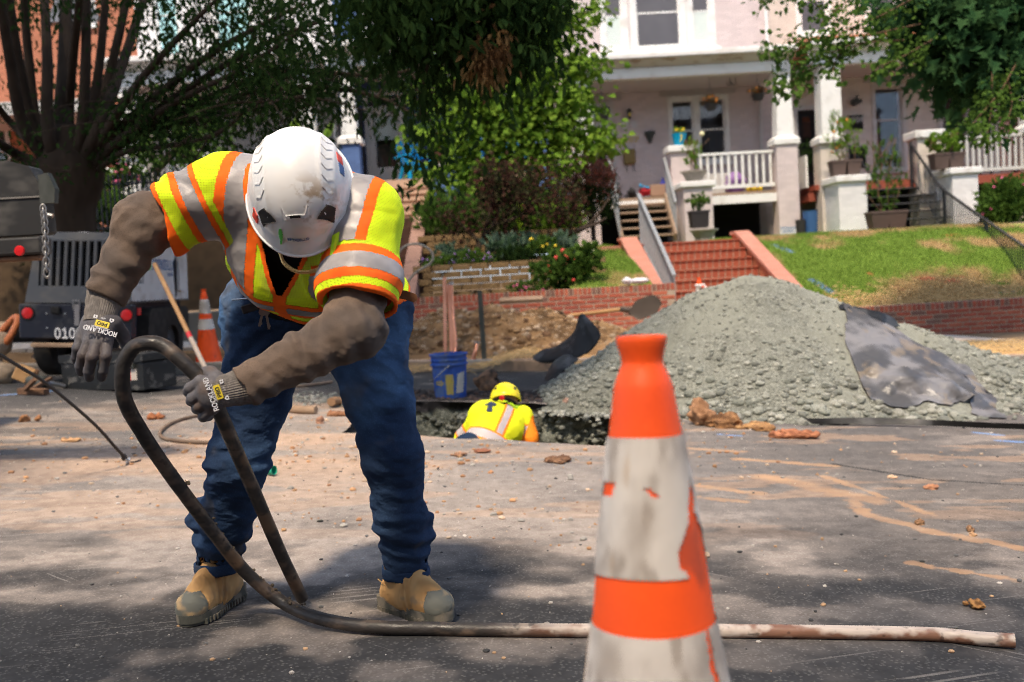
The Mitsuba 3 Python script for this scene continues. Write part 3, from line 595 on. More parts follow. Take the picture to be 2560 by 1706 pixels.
hand_print(gR, c3(893, 955, 2.4475), c3(805, 930, 2.452) - c3(985, 975, 2.453), c3(893, 955, 2.452) - c3(925, 855, 2.462))
hand_print(gL, c4(765, 640, 2.3265), c4(715, 500, 2.330) - c4(830, 820, 2.333), c4(765, 650, 2.330) - c4(990, 580, 2.338))
# keys and tag on his belt
k0 = at(662, 760, 2.80); obj('key_ring', trimesh.creation.torus(.013, .0015, transform=np.vstack([np.hstack([np.array([[1, 0, 0], [0, 0, 1], [0, -1, 0.0]]).T, k0[:, None]]), [0, 0, 0, 1]])), 'key_metal' if 'key_metal' in scene else mat('key_metal', (.22, .20, .17), rough=.45, metal=.6), worker)
for a, l in ((0.12, .05), (-.3, .042)):
    d = np.array([math.sin(a), -.1, -1.0]); obj('key', prism(sg.Point(0, 0).buffer(.011).difference(sg.Point(0, .004).buffer(.003)).union(sg.box(-.0035, -l, .0035, 0)).union(sg.box(-.0035, -l + .006, .006, -l + .012)), 0, .002, (k0 + d * .022, np.cross(-d, [0, 1, 0]) * -1, -d)), 'key_metal', worker)
obj('key_fob', cat_([bev(-.02, .02, -.004, .004, -.012, .012, .003)]).apply_translation(at(622, 772, 2.83)) if False else (lambda m: (m.apply_transform(trimesh.transformations.rotation_matrix(-.25, (0, 1, 0))), m.apply_translation(at(625, 770, 2.80)), m)[2])(bev(-.024, .024, -.004, .004, -.012, .012, .003)), 'black_rubber', worker)
obj('screwdriver', tube([at(580, 750, 2.82), at(640, 745, 2.80)], .0028, 8), 'steel', worker)
# ------------------------------------------------------------------ road, trench, kerb, verge, sidewalk
def seg(p, ax, ay, bx, by):
    dx, dy = bx - ax, by - ay; t = dr.clip(((p.x - ax) * dx + (p.y - ay) * dy) / (dx * dx + dy * dy), 0, 1)
    return dr.sqrt(dr.square(p.x - ax - t * dx) + dr.square(p.y - ay - t * dy))
_streaks = [(1915, 1192, 2190, 1253, .10), (2130, 1250, 2170, 1290, .05), (2170, 1285, 2330, 1330, .045), (2330, 1330, 2560, 1372, .05), (2060, 1190, 2340, 1290, .03), (1740, 1215, 1900, 1235, .05), (1700, 1240, 1860, 1255, .04), (1850, 1148, 2080, 1165, .06), (1700, 1120, 1850, 1130, .05), (2280, 1410, 2540, 1450, .035)]
_ST = [(*onz(a, b)[:2], *onz(c, d)[:2], w) for a, b, c, d, w in _streaks]
_BL = [(*onz(a, b)[:2], *onz(c, d)[:2], w) for a, b, c, d, w in [(2440, 1082, 2500, 1088, .035), (2500, 1102, 2558, 1106, .035), (1800, 1086, 1850, 1090, .02), (10, 988, 130, 978, .05)]]
_CR = [(*onz(a, b)[:2], *onz(c, d)[:2], w) for a, b, c, d, w in [(2080, 1160, 2330, 1200, .012), (2330, 1200, 2600, 1216, .012)]]
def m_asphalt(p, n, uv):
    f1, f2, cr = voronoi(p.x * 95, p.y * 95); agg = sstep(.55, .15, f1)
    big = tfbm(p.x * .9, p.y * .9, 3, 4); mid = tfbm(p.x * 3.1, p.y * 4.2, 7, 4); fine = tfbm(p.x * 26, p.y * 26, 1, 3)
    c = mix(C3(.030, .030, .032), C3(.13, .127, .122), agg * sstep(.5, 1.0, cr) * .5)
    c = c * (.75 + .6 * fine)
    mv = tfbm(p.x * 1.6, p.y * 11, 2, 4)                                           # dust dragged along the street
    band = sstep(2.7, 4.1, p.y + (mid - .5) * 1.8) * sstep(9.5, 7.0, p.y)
    side = sstep(2.0, .2, p.x) * .55 + .45; lf = sstep(-3.4, -1.9, p.x + (big - .5) * 1.2)  # lf leaves the left road darker: bare grey asphalt plus painted tree shade
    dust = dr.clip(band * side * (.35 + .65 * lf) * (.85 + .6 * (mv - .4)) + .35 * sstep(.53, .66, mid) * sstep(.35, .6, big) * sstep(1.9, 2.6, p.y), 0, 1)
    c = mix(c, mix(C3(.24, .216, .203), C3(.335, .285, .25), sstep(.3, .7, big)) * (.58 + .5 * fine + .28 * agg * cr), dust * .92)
    org = sstep(.50, .66, tfbm(p.x * 1.3 + 9, p.y * 1.9, 4, 4)) * band * sstep(1.2, -.3, p.x) * sstep(4.4, 5.4, p.y) * lf
    org = dr.maximum(org, sstep(.56, .64, tfbm(p.x * 2.2 + 3, p.y * 7, 5, 3)) * .6 * sstep(3.4, 4.4, p.y) * sstep(8, 6.5, p.y))
    c = mix(c, C3(.47, .30, .19) * (.7 + .5 * fine), org * .5)
    st = mi.Float(0)
    for a, b, d, e, w in _ST: st = dr.maximum(st, sstep(w, w * .25, seg(p, a, b, d, e) + (fine - .5) * .07) * (.45 + .7 * mv))
    c = mix(c, C3(.48, .28, .15), dr.clip(st, 0, 1) * .6)
    bl = mi.Float(0)
    for a, b, d, e, w in _BL: bl = dr.maximum(bl, sstep(w, w * .5, seg(p, a, b, d, e) + (fine - .5) * .04))
    c = mix(c, C3(.13, .25, .50), bl * .7)
    ck = mi.Float(0)
    for a, b, d, e, w in _CR: ck = dr.maximum(ck, sstep(w * 1.6, w * .6, seg(p, a, b, d, e) + (fine - .5) * .02))
    c = mix(c, C3(.02, .02, .02), ck * .9)
    # pale scrapes
    sw = p.x * .96 + p.y * .28; sv = p.y * .96 - p.x * .28; ln = tn(sw * 2.4, sv * 120, 4); sc = sstep(.84, .90, ln) * sstep(.55, .68, tfbm(p.x * 2.1, p.y * 2.6, 8, 2))
    sv2 = p.y * .75 + p.x * .66; sc = dr.maximum(sc, sstep(.90, .94, tn((p.x * .75 - p.y * .66) * 3, sv2 * 130, 9)) * sstep(.6, .7, tfbm(p.x * 2.4 + 5, p.y * 2.4, 3, 2)))
    c = mix(c, C3(.36, .33, .31), sc * .30)
    # broken black asphalt beside the trench
    bk = sstep(8.05, 8.2, p.y + (mid - .5) * .5) * sstep(9.05, 8.85, p.y + .14 * p.x + (mid - .5) * .4) * sstep(-1.7, -1.1, p.x) * sstep(1.5, 1.1, p.x)
    return mix(c, C3(.022, .02, .021) * (.6 + .9 * agg), bk * .9)
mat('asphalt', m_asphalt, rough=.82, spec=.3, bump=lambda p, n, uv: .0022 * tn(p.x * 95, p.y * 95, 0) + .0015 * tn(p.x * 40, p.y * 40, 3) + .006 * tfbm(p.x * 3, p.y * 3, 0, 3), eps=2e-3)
rng = np.random.default_rng(11)
def wob(a, b, n, amp, seed):
    t = np.linspace(0, 1, n)[:, None]; q = np.asarray(a) + (np.asarray(b) - np.asarray(a)) * t; d = np.array([b[1] - a[1], a[0] - b[0]]); d = d / np.linalg.norm(d)
    return q + d * amp * ((meshkit.fbm(np.c_[q * 4, np.full(n, seed)], 3, seed) - .5) * 2)[:, None]
_tr = np.vstack([wob((-1.02, 6.52), (.66, 5.84), 40, .05, 1)[:-1], wob((.66, 5.84), (.90, 7.74), 24, .05, 2)[:-1], wob((.90, 7.74), (-1.0, 8.26), 40, .09, 3)[:-1], wob((-1.0, 8.28), (-1.02, 6.52), 24, .05, 4)[:-1]])
trench_poly = sg.Polygon(_tr).buffer(0)
_rd = sg.box(-200, -60, 200, 10.8).difference(trench_poly)
def sheet(poly, zf, cell=None):
    if cell:
        x0, y0, x1, y1 = poly.bounds; parts = [poly.intersection(sg.box(x, y, x + cell, y + cell)) for x in np.arange(x0, x1, cell) for y in np.arange(y0, y1, cell)]
    else: parts = [poly]
    V, F, k = [], [], 0
    for q in parts:
        for g in getattr(q, 'geoms', [q]):
            if g.is_empty or g.geom_type != 'Polygon' or g.area < 1e-9: continue
            v, f = trimesh.creation.triangulate_polygon(g, engine='earcut'); V.append(v); F.append(f + k); k += len(v)
    V, F = np.vstack(V), np.vstack(F); V = np.c_[V, zf(V[:, 0], V[:, 1])]
    m = trimesh.Trimesh(V, F, process=False); nz = np.cross(V[F[:, 1]] - V[F[:, 0]], V[F[:, 2]] - V[F[:, 0]])[:, 2]; m.faces[nz < 0] = m.faces[nz < 0][:, ::-1]; return m
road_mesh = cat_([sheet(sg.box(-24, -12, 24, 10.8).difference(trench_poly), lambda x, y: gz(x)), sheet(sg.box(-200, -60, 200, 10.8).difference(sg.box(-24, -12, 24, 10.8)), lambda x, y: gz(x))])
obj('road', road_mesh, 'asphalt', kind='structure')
def m_trench(p, n, uv):
    f1, f2, r = voronoi(p.x * 26 + p.y * 9, p.z * 26 + p.y * 20); q = tfbm(p.x * 8, p.y * 8, p.z * 8, 4)
    c = mix(C3(.10, .105, .085), C3(.29, .30, .255), sstep(.25, .75, q) * .7 + .3 * r) * (.55 + .6 * sstep(.0, .35, f2 - f1))
    d = -.05 * p.x - p.z; c = mix(c, C3(.028, .026, .028) * (.7 + .8 * r), sstep(.10, .06, d + (q - .5) * .08))
    return mix(c, C3(.20, .12, .07), sstep(.55, .9, d) * .7)
mat('trench_wall', m_trench, rough=.95, spec=.15, bump=lambda p, n, uv: .02 * tfbm(p.x * 22, p.y * 22, p.z * 22, 4))
def trench():
    ring = np.array(trench_poly.segmentize(.035).exterior.coords)[:-1]; n = len(ring); c = ring.mean(0); V = []; m = 34
    tang = np.roll(ring, -1, 0) - np.roll(ring, 1, 0); nr = np.c_[tang[:, 1], -tang[:, 0]]; nr /= np.linalg.norm(nr, axis=1, keepdims=True)
    if np.sum(nr * (ring - c)) < 0: nr = -nr
    for j in range(m):
        d = 1.25 * j / (m - 1); z = gz(ring[:, 0]) - d; P = np.c_[ring, z]
        o = 0 if j == 0 else (.20 * (meshkit.fbm(P * 3.2, 4, 3) - .5) + .12 * (meshkit.fbm(P * 11, 3, 5) - .5) + .06 * (meshkit.noise(P * 26, 6) - .5)) * min(1, d / .06) + .04 - .10 * d
        V.append(np.c_[ring + nr * np.reshape(o, (-1, 1)), z])
    V = np.vstack(V); i, j = np.meshgrid(np.arange(m - 1), np.arange(n), indexing='ij'); q = np.stack([i * n + j, i * n + (j + 1) % n, (i + 1) * n + (j + 1) % n, (i + 1) * n + j], -1).reshape(-1, 4)
    return trimesh.Trimesh(V, np.vstack([q[:, [0, 1, 2]], q[:, [0, 2, 3]]]), process=False)
obj('trench', cat_([trench(), sheet(trench_poly.buffer(.25), lambda x, y: gz(x) - 1.22 + .05 * meshkit.noise(np.c_[x * 5, y * 5, x * 0], 4))]), 'trench_wall', smooth=50, kind='structure')
# kerb, verge, sidewalk
def m_kerb(p, n, uv): return mix(mix(C3(.17, .165, .155), C3(.31, .29, .26), tfbm(p.x * 5, p.y * 12, p.z * 12, 4)), C3(.36, .22, .13), sstep(.5, .7, tfbm(p.x * 1.4, p.y * 3, 3, 3)) * .5)
mat('kerb_stone', m_kerb, rough=.9, spec=.2, bump=lambda p, n, uv: .005 * tfbm(p.x * 25, p.y * 25, p.z * 25, 3))
kb = tag('kerb', kind='structure')
for i in range(-8, 11):
    x = i * 1.83 + .4; m = bev(x - .908, x + .908, 10.80, 10.97, -.3, .125, .015); m.vertices[:, 2] += gz(m.vertices[:, 0]); obj('kerbstone', m, 'kerb_stone', kb)
def m_verge(p, n, uv):
    f = tfbm(p.x * 3, p.y * 3, 1, 4); st = tn(p.x * 60, p.y * 22, 2); w = sstep(.8, 2.4, p.x + (f - .5) * 2)
    dirt = mix(C3(.13, .075, .038), C3(.27, .165, .085), tfbm(p.x * 9, p.y * 9, 5, 4)); straw = mix(C3(.34, .20, .085), C3(.60, .40, .19), st)
    return mix(dirt, straw, w * sstep(.25, .5, f + st * .25))
mat('verge_soil', m_verge, rough=.95, spec=.1, bump=lambda p, n, uv: .02 * tfbm(p.x * 22, p.y * 22, 0, 4))
obj('verge', sheet(sg.box(-40, 10.975, 40, 12.9), lambda x, y: gz(x) + .115 + .05 * (meshkit.fbm(np.c_[x * 2, y * 2, x * 0], 3) - .4), .25), 'verge_soil', smooth=True, kind='structure')
mat('concrete', lambda p, n, uv: mix(C3(.33, .28, .24), C3(.46, .40, .34), tfbm(p.x * 4, p.y * 4, 0, 4)) * (.85 + .2 * tn(p.x * 60, p.y * 60, 0)), rough=.9, spec=.2)
sw = tag('sidewalk', kind='structure')
for i in range(-14, 16):
    m = bev(i * 1.2 + .006, i * 1.2 + 1.194, 12.91, 14.24, -.15, .16, .008); m.vertices[:, 2] += gz(m.vertices[:, 0]) + .0 ; obj('slab', m, 'concrete', sw)
mat('soil', lambda p, n, uv: mix(C3(.10, .07, .045), C3(.20, .14, .09), tfbm(p.x * 4, p.y * 4, p.z * 4, 4)), rough=.95, spec=.1)
obj('ground', sheet(sg.box(-200, 10.9, 200, 500).difference(sg.box(-60, 10.9, 60, 60)).union(sg.box(-60, 10.9, 60, 60)), lambda x, y: gz(x) - .05 - 0 * y), 'soil', kind='structure')
# dry straw on the verge and along the top of the wall
def straws(n, fx, name, m, seed, L=(.05, .16), w=.003, **kw):
    g = np.random.default_rng(seed); V, Fq = [], []
    P = fx(g, n); a = g.uniform(0, 2 * np.pi, n); l = g.uniform(*L, n); el = g.uniform(-.2, .45, n)
    d = np.c_[np.cos(a) * np.cos(el), np.sin(a) * np.cos(el), np.sin(el)] * l[:, None] / 2; s = np.c_[-np.sin(a), np.cos(a), 0 * a] * w; u = np.array([0, 0, w])
    V = np.stack([P - d - s, P + d - s * .6, P + d + s * .6, P - d + s, P - d * .1 + u * 2], 1).reshape(-1, 3); b = np.arange(n)[:, None] * 5
    F_ = np.stack([b + [0, 1, 4], b + [1, 2, 4], b + [2, 3, 4], b + [3, 0, 4]], 1).reshape(-1, 3)
    return obj(name, (V, F_), m, kind='stuff', **kw)
mat('straw', lambda p, n, uv: mix(C3(.42, .27, .11), C3(.72, .52, .27), tn(p.x * 40, p.y * 40, p.z * 40)), rough=.8, spec=.2)
straws(5200, lambda g, n: (lambda x, y: np.c_[x, y, gz(x) + .14 + g.uniform(0, .04, n)])(g.uniform(2.3, 9.5, n), g.uniform(11.0, 12.8, n)), 'straw', 'straw', 3, label='dry golden straw strewn over the verge below the brick wall', cat='straw')
straws(1500, lambda g, n: (lambda x, y: np.c_[x, y, gz(x) + .04 + .14 * np.exp(-((x - .35) / .35) ** 2) + g.uniform(0, .05, n)])(g.normal(-.0, .75, n), g.normal(10.85, .28, n)), 'straw', 'straw', 4, label='loose straw tangled over the kerb behind the blue bucket', cat='straw')
# pebbles, clods and crumbs on the road
def scatter(n, seed, fxy, rr, m, name, flat=.7, base=gz, cols=None, sub=1, **kw):
    g = np.random.default_rng(seed); vs = [rock(g, 1.0, sub, flat) for _ in range(9)]; P = fxy(g, n); r = rr(g, n); V, Fq, Cc, k = [], [], [], 0
    for i in range(n):
        q = vs[i % 9]; a = g.uniform(0, 6.3); c, s = math.cos(a), math.sin(a); v = q.vertices * r[i]; v = np.c_[v[:, 0] * c - v[:, 1] * s, v[:, 0] * s + v[:, 1] * c, v[:, 2]]
        z = P[i, 2] if P.shape[1] > 2 else base(P[i, 0]) + r[i] * flat * .45
        V.append(v + [P[i, 0], P[i, 1], z]); Fq.append(q.faces + k); k += len(v)
        if cols is not None: Cc.append(np.tile(np.array(cols[g.integers(len(cols))]) * g.uniform(.7, 1.2), (len(v), 1)))
    return obj(name, (np.vstack(V), np.vstack(Fq)), m, kind='stuff', color=np.vstack(Cc) if cols is not None else None, **kw)
def roadxy(g, n):
    y = 1.6 + 7.5 * g.random(n) ** .8; x = g.uniform(-.72, .62, n) * (y + .4); P = np.c_[x, y]; return P
_ok = shapely.prepare(trench_poly)
def notrench(f):
    def q(g, n):
        P = f(g, n); bad = shapely.contains_xy(trench_poly.buffer(.02), P[:, 0], P[:, 1]); P[bad, 1] = P[bad, 1] - 2.4; return P
    return q
scatter(2600, 21, notrench(roadxy), lambda g, n: .0022 + .0075 * g.random(n) ** 4, 'vc', 'pebbles', cols=[(.30, .28, .26), (.12, .12, .12), (.05, .05, .05), (.42, .27, .16), (.5, .46, .42)], label='small pebbles and crumbs scattered over the asphalt', cat='pebbles')
scatter(900, 22, notrench(lambda g, n: np.c_[g.normal(-.6, 1.3, n), g.normal(6.0, .8, n)]), lambda g, n: .004 + .012 * g.random(n) ** 3, 'vc', 'clay_crumbs', cols=[(.44, .25, .13), (.36, .19, .10), (.50, .38, .28), (.35, .33, .30)], label='orange clay crumbs along the near edge of the trench', cat='clay crumbs')
scatter(1500, 23, lambda g, n: (lambda x, u: np.c_[x, 8.02 + u - .27 * np.clip(x, -1, 1)])(g.uniform(-1.2, 1.25, n), g.uniform(.05, .75, n)), lambda g, n: .006 + .016 * g.random(n) ** 2, 'vc', 'asphalt_crumbs', cols=[(.03, .028, .03), (.05, .045, .05), (.09, .06, .05)], label='broken black asphalt crumbs between trench and bucket', cat='asphalt crumbs')
scatter(1400, 24, lambda g, n: (lambda x: np.c_[x, 8.02 - .275 * x + g.normal(.0, .07, n), g.uniform(-.6, -.08, n)])(g.uniform(-1.0, .85, n)), lambda g, n: .010 + .022 * g.random(n) ** 2, 'vc', 'trench_stones', cols=[(.20, .205, .175), (.26, .265, .23), (.14, .145, .12)], label='grey stones sticking out of the far wall of the trench', cat='stones')
scatter(420, 25, lambda g, n: np.c_[g.uniform(-2.2, -.9, n), g.normal(8.3, .3, n)], lambda g, n: .008 + .02 * g.random(n) ** 2, 'vc', 'loose_gravel', cols=[(.24, .245, .22), (.32, .31, .28), (.16, .16, .14)], label='loose grey gravel lying beyond the stooping worker\'s legs', cat='gravel')
# single clods and chips that the photo shows
def clod(px, py, r, flat, c, label, cat='clod', seed=0, group=None, n=1, dz=0):
    g = np.random.default_rng(seed); P = onz(px, py); ms = []
    for i in range(n):
        m = rock(g, r * (1 if i == 0 else g.uniform(.4, .8)), 2, flat); m = m.subdivide(); m.vertices += r * (.5 * (meshkit.fbm(m.vertices / r * 1.7 + seed, 3, seed) - .5) + .35 * np.round(4 * meshkit.noise(m.vertices / r * 2.3 + seed, seed)) / 4 - .2)[:, None] * m.vertex_normals; m.apply_translation(P + [0 if i == 0 else g.normal(0, r * .9), g.normal(0, r * .3), r * flat * .55 + dz]); ms.append(m)
    m = cat_(ms); q = np.clip(meshkit.fbm(m.vertices / r * 3 + 5, 3, seed)[:, None] * 2.2 - .5, 0, 1); col = np.asarray(c[0]) * (1 - q) + np.asarray(c[1]) * q
    return obj(cat, m, 'vc', color=np.clip(col, 0, 1), smooth=True, label=label, cat=cat, group=group)
OR, BR = ((.62, .33, .17), (.28, .13, .06)), ((.42, .24, .13), (.10, .055, .03))
clod(1985, 1093, .085, .45, ((.55, .24, .13), (.22, .08, .04)), 'crumbling red clay clod lying alone in front of the gravel pile', seed=1, n=4)
clod(1755, 1062, .10, .95, ((.50, .28, .16), (.20, .10, .05)), 'tall orange clay lump at the foot of the gravel pile', seed=2, dz=.02)
clod(1815, 1066, .10, .55, ((.42, .22, .10), (.12, .06, .03)), 'dark brown bark-like lump beside the tall orange clay lump', seed=3, n=4)
clod(1905, 1074, .09, .35, ((.55, .33, .15), (.22, .11, .05)), 'flat yellow-brown clay slab in front of the gravel pile', seed=4, n=3)
clod(1660, 1052, .06, .7, ((.55, .32, .13), (.24, .12, .05)), 'yellow-brown clay lump beside the big cone\'s orange top', seed=5)
clod(1398, 1156, .062, .3, ((.30, .17, .10), (.08, .04, .025)), 'thin dark bark chip on the dusty asphalt left of the cone', seed=6, n=3)
clod(1150, 1140, .055, .22, ((.45, .27, .17), (.25, .13, .08)), 'flat brown chip lying before the trench edge', seed=7, n=2)
clod(1205, 1130, .04, .35, ((.33, .15, .09), (.2, .08, .05)), 'small dark red chip lying before the trench edge', seed=8)
clod(2300, 1312, .016, .8, BR, 'brown crumb below the pale flake on the empty asphalt', seed=9, n=2); clod(2428, 1330, .020, .7, BR, 'brown crumb on top of a pair of crumbs', seed=10); clod(2432, 1340, .020, .4, ((.6, .4, .25), (.35, .2, .1)), 'flat tan crumb at the bottom of a pair of crumbs', seed=11)
clod(2440, 1520, .028, .7, ((.46, .24, .09), (.14, .07, .03)), 'brown and white acorn-like lump above the end of the pipe', seed=12, n=3)
clod(2235, 1197, .028, .25, ((.72, .52, .36), (.5, .3, .18)), 'flat pale wood chip on the empty asphalt', seed=13); clod(2330, 1222, .03, .4, ((.5, .25, .14), (.3, .14, .08)), 'orange-brown chip on the empty asphalt', seed=14, n=2)
clod(700, 1155, .012, .8, OR, 'tiny tan stone near the green cap', seed=15); clod(710, 1328, .011, .8, ((.5, .3, .15), (.3, .18, .1)), 'tan pebble between the worker\'s feet', seed=16); clod(800, 1305, .014, .45, ((.03, .03, .03), (.06, .06, .05)), 'black flat pebble between the worker\'s legs', seed=17)
clod(380, 1048, .05, .45, ((.45, .18, .08), (.25, .09, .04)), 'reddish clay clod inside the pipe loop', seed=18, n=3); clod(60, 1055, .05, .5, ((.42, .2, .09), (.2, .1, .05)), 'small reddish clod below the black steel cable', seed=19, n=2); clod(190, 1103, .045, .4, ((.62, .38, .2), (.35, .2, .1)), 'tan clay lump below the middle of the steel cable', seed=20, n=2)
clod(800, 1058, .04, .7, ((.42, .24, .16), (.28, .14, .09)), 'round reddish clod seen between the worker\'s legs', seed=21); clod(835, 1040, .055, .35, ((.40, .2, .11), (.22, .1, .05)), 'flat brown clod seen between the worker\'s legs', seed=22, n=3)
clod(1220, 975, .135, .7, ((.34, .19, .11), (.03, .025, .022)), 'big broken chunk of asphalt and clay beside the blue bucket', 'asphalt chunk', seed=23)
# ------------------------------------------------------------------ gravel pile and its covers, dirt mound
RIDGE = [(1.35, 8.55, .45), (1.75, 8.45, .80), (2.15, 8.4, .90), (2.45, 8.4, .87), (2.75, 8.4, .69), (3.05, 8.4, .52), (3.45, 8.35, .46), (3.9, 8.3, .24), (4.5, 8.2, .0)]
def pile_h(x, y):
    x, y = np.asarray(x, float), np.asarray(y, float); h = np.full(np.broadcast(x, y).shape, -9.0)
    for (xa, ya, za), (xb, yb, zb) in zip(RIDGE[:-1], RIDGE[1:]):
        for t in np.linspace(0, 1, 6):
            cx, cy, cz = xa + (xb - xa) * t, ya + (yb - ya) * t, za + (zb - za) * t
            d = np.hypot((x - cx) * 1.02, y - cy); h = np.maximum(h, cz + .05 - .60 * np.sqrt(d * d + .012))
    P = np.stack([x, y, 0 * x], -1); h = h + .10 * (meshkit.fbm(P * 2.3, 4, 7) - .5) + .03 * (meshkit.fbm(P * 9, 3, 8) - .5)
    d = np.maximum(y - (7.86 - .27 * x), x - 1.0); return np.minimum(h, gz(x) - .06 + np.clip(d, -.2, 9) * 1.2)
def m_gravel(p, n, uv):
    f1, f2, r = voronoi((p.x + .3 * p.z) * 34, (p.y * .7 + p.z) * 34); q = tfbm(p.x * 2.2, p.y * 2.2, p.z * 3, 4)
    c = mix(C3(.165, .17, .145), C3(.30, .305, .265), r * .6 + .4 * q) * (.55 + .55 * sstep(.02, .35, f2 - f1)); fines = sstep(.42, .62, q + .12 * (p.z - .3))
    return mix(c, C3(.25, .255, .215) * (.8 + .3 * tn(p.x * 70, p.y * 70, p.z * 70)), fines * .75)
mat('gravel', m_gravel, rough=.95, spec=.15, bump=lambda p, n, uv: .012 * tfbm(p.x * 40, p.y * 40, p.z * 40, 3))
xs, ys = np.arange(-.2, 5.6, .03), np.arange(6.2, 10.7, .03); X, Y = np.meshgrid(xs, ys, indexing='ij'); Z = pile_h(X, Y); G = gz(X)
V = np.stack([X, Y, np.maximum(Z, G - .05)], -1).reshape(-1, 3); nx, ny = X.shape; i, j = np.meshgrid(np.arange(nx - 1), np.arange(ny - 1), indexing='ij'); a = i * ny + j
q = np.stack([a, a + ny, a + ny + 1, a + 1], -1).reshape(-1, 4); keep = (Z > G - .04).reshape(-1)[q].any(1); q = q[keep]
pile = thing('gravel_pile', 'long grey-green gravel heap in front of the brick garden wall', 'gravel pile')
obj('heap', trimesh.Trimesh(V, np.vstack([q[:, [0, 1, 2]], q[:, [0, 2, 3]]]), process=False), 'gravel', pile, smooth=True)
_c4 = lambda x, y, Y: at(1500 + x * 1060 / 2353, 700 + y * 600 / 1332, Y)[:2]
_tarp2d = sg.Polygon([_c4(1400, 160, 8.2), _c4(1350, 330, 7.9), _c4(1352, 430, 7.62), _c4(1400, 560, 7.27), _c4(1440, 640, 7.07), _c4(1500, 705, 6.9), _c4(1680, 725, 6.8), _c4(2260, 770, 6.75), _c4(2180, 690, 7.35), _c4(2050, 560, 7.75), _c4(1960, 500, 7.8), _c4(1740, 480, 8.0), _c4(1640, 390, 8.15), _c4(1520, 280, 8.25)])
g = np.random.default_rng(9); n = 11000; px = g.uniform(-.1, 5.4, n); py = g.uniform(6.3, 9.4, n); h = pile_h(px, py); ok = h > gz(px) - .01; px, py, h = px[ok], py[ok], h[ok]
low = np.clip((.55 - (h - gz(px))) / .5, 0, 1); rr_ = (.007 + .020 * g.random(len(px)) ** 2.2) * (.65 + .75 * low); keep = g.random(len(px)) < (.45 + .55 * low); keep &= ~shapely.contains_xy(_tarp2d, px, py); P_ = np.c_[px, py, h + rr_ * .25][keep]; rr_ = rr_[keep]
k = scatter(len(P_), 10, lambda g, n: P_, lambda g, n: rr_, 'vc', pile + '__stones', .75, cols=[(.20, .21, .18), (.27, .275, .24), (.33, .33, .29), (.24, .25, .22), (.16, .165, .145)])
n2 = 800; scatter(n2, 13, lambda g, n: (lambda x: np.c_[x, 8.4 - 1.5 * np.clip(.5 + .45 * np.sin((x + .2) * .62), 0, 1) - np.abs(g.normal(0, .16, n))])(g.uniform(.3, 4.6, n)), lambda g, n: .008 + .016 * g.random(n) ** 2, 'vc', 'spilled_stones', cols=[(.22, .23, .20), (.30, .30, .27), (.17, .175, .155)], label='stones spilled along the foot of the gravel heap', cat='stones')
def drape(rows, nu, lift, fold_amp, seed, thick=.006, sag=True):
    """a sheet through rows of world points (each row a polyline), lying on the pile where it would sink into it"""
    R = [spline(r, 8) for r in rows]; R = [np.stack([np.interp(np.linspace(0, 1, nu), np.linspace(0, 1, len(r)), r[:, k]) for k in range(3)], 1) for r in R]
    R = np.array(R); A = np.stack([spline(R[:, j], 8) for j in range(nu)], 1); m, n_ = A.shape[:2]; P = A.reshape(-1, 3)
    f = meshkit.fbm(P * 5.5, 3, seed) - .5; cr = np.abs(meshkit.noise(P * 3.7, seed + 1) - .5) * -2 + .5
    P = P + np.array([.1, -.75, .5]) * (fold_amp * (f * 1.6 + cr * .9))[:, None]
    hh = np.maximum(pile_h(P[:, 0], P[:, 1]), gz(P[:, 0])) + lift; P[:, 2] = np.maximum(P[:, 2], hh if sag else gz(P[:, 0]) + lift)
    i, j = np.meshgrid(np.arange(m - 1), np.arange(n_ - 1), indexing='ij'); a = i * n_ + j; q = np.stack([a, a + 1, a + n_ + 1, a + n_], -1).reshape(-1, 4); F_ = np.vstack([q[:, [0, 1, 2]], q[:, [0, 2, 3]]])
    t = trimesh.Trimesh(P, F_, process=False); N_ = t.vertex_normals; return trimesh.Trimesh(np.vstack([P, P - N_ * thick]), np.vstack([F_, F_[:, ::-1] + len(P)]), process=False)
def m_tarp(p, n, uv):
    q = tfbm(p.x * 4, p.y * 4, p.z * 5, 4); d = sstep(.42, .62, q)
    c = mix(C3(.065, .064, .068), C3(.20, .195, .205), d); return mix(c, C3(.26, .20, .13), sstep(.60, .74, tfbm(p.x * 7 + 2, p.y * 7, p.z * 7, 3)) * .55)
mat('tarp', m_tarp, rough=lambda p, n, uv: .30 + .25 * tfbm(p.x * 6, p.y * 6, p.z * 6, 3), spec=.6, bump=lambda p, n, uv: .008 * tfbm(p.x * 30, p.y * 30, p.z * 30, 3))
mat('black_sheet', lambda p, n, uv: mix(C3(.012, .012, .013), C3(.05, .05, .052), sstep(.5, .75, tfbm(p.x * 9, p.y * 9, p.z * 9, 3))), rough=.5, spec=.4)
c4_ = lambda x, y, Y: at(1500 + x * 1060 / 2353, 700 + y * 600 / 1332, Y)
tp = thing('tarp', 'crumpled grey plastic tarp draped over the gravel heap, its top flap black', 'tarp')
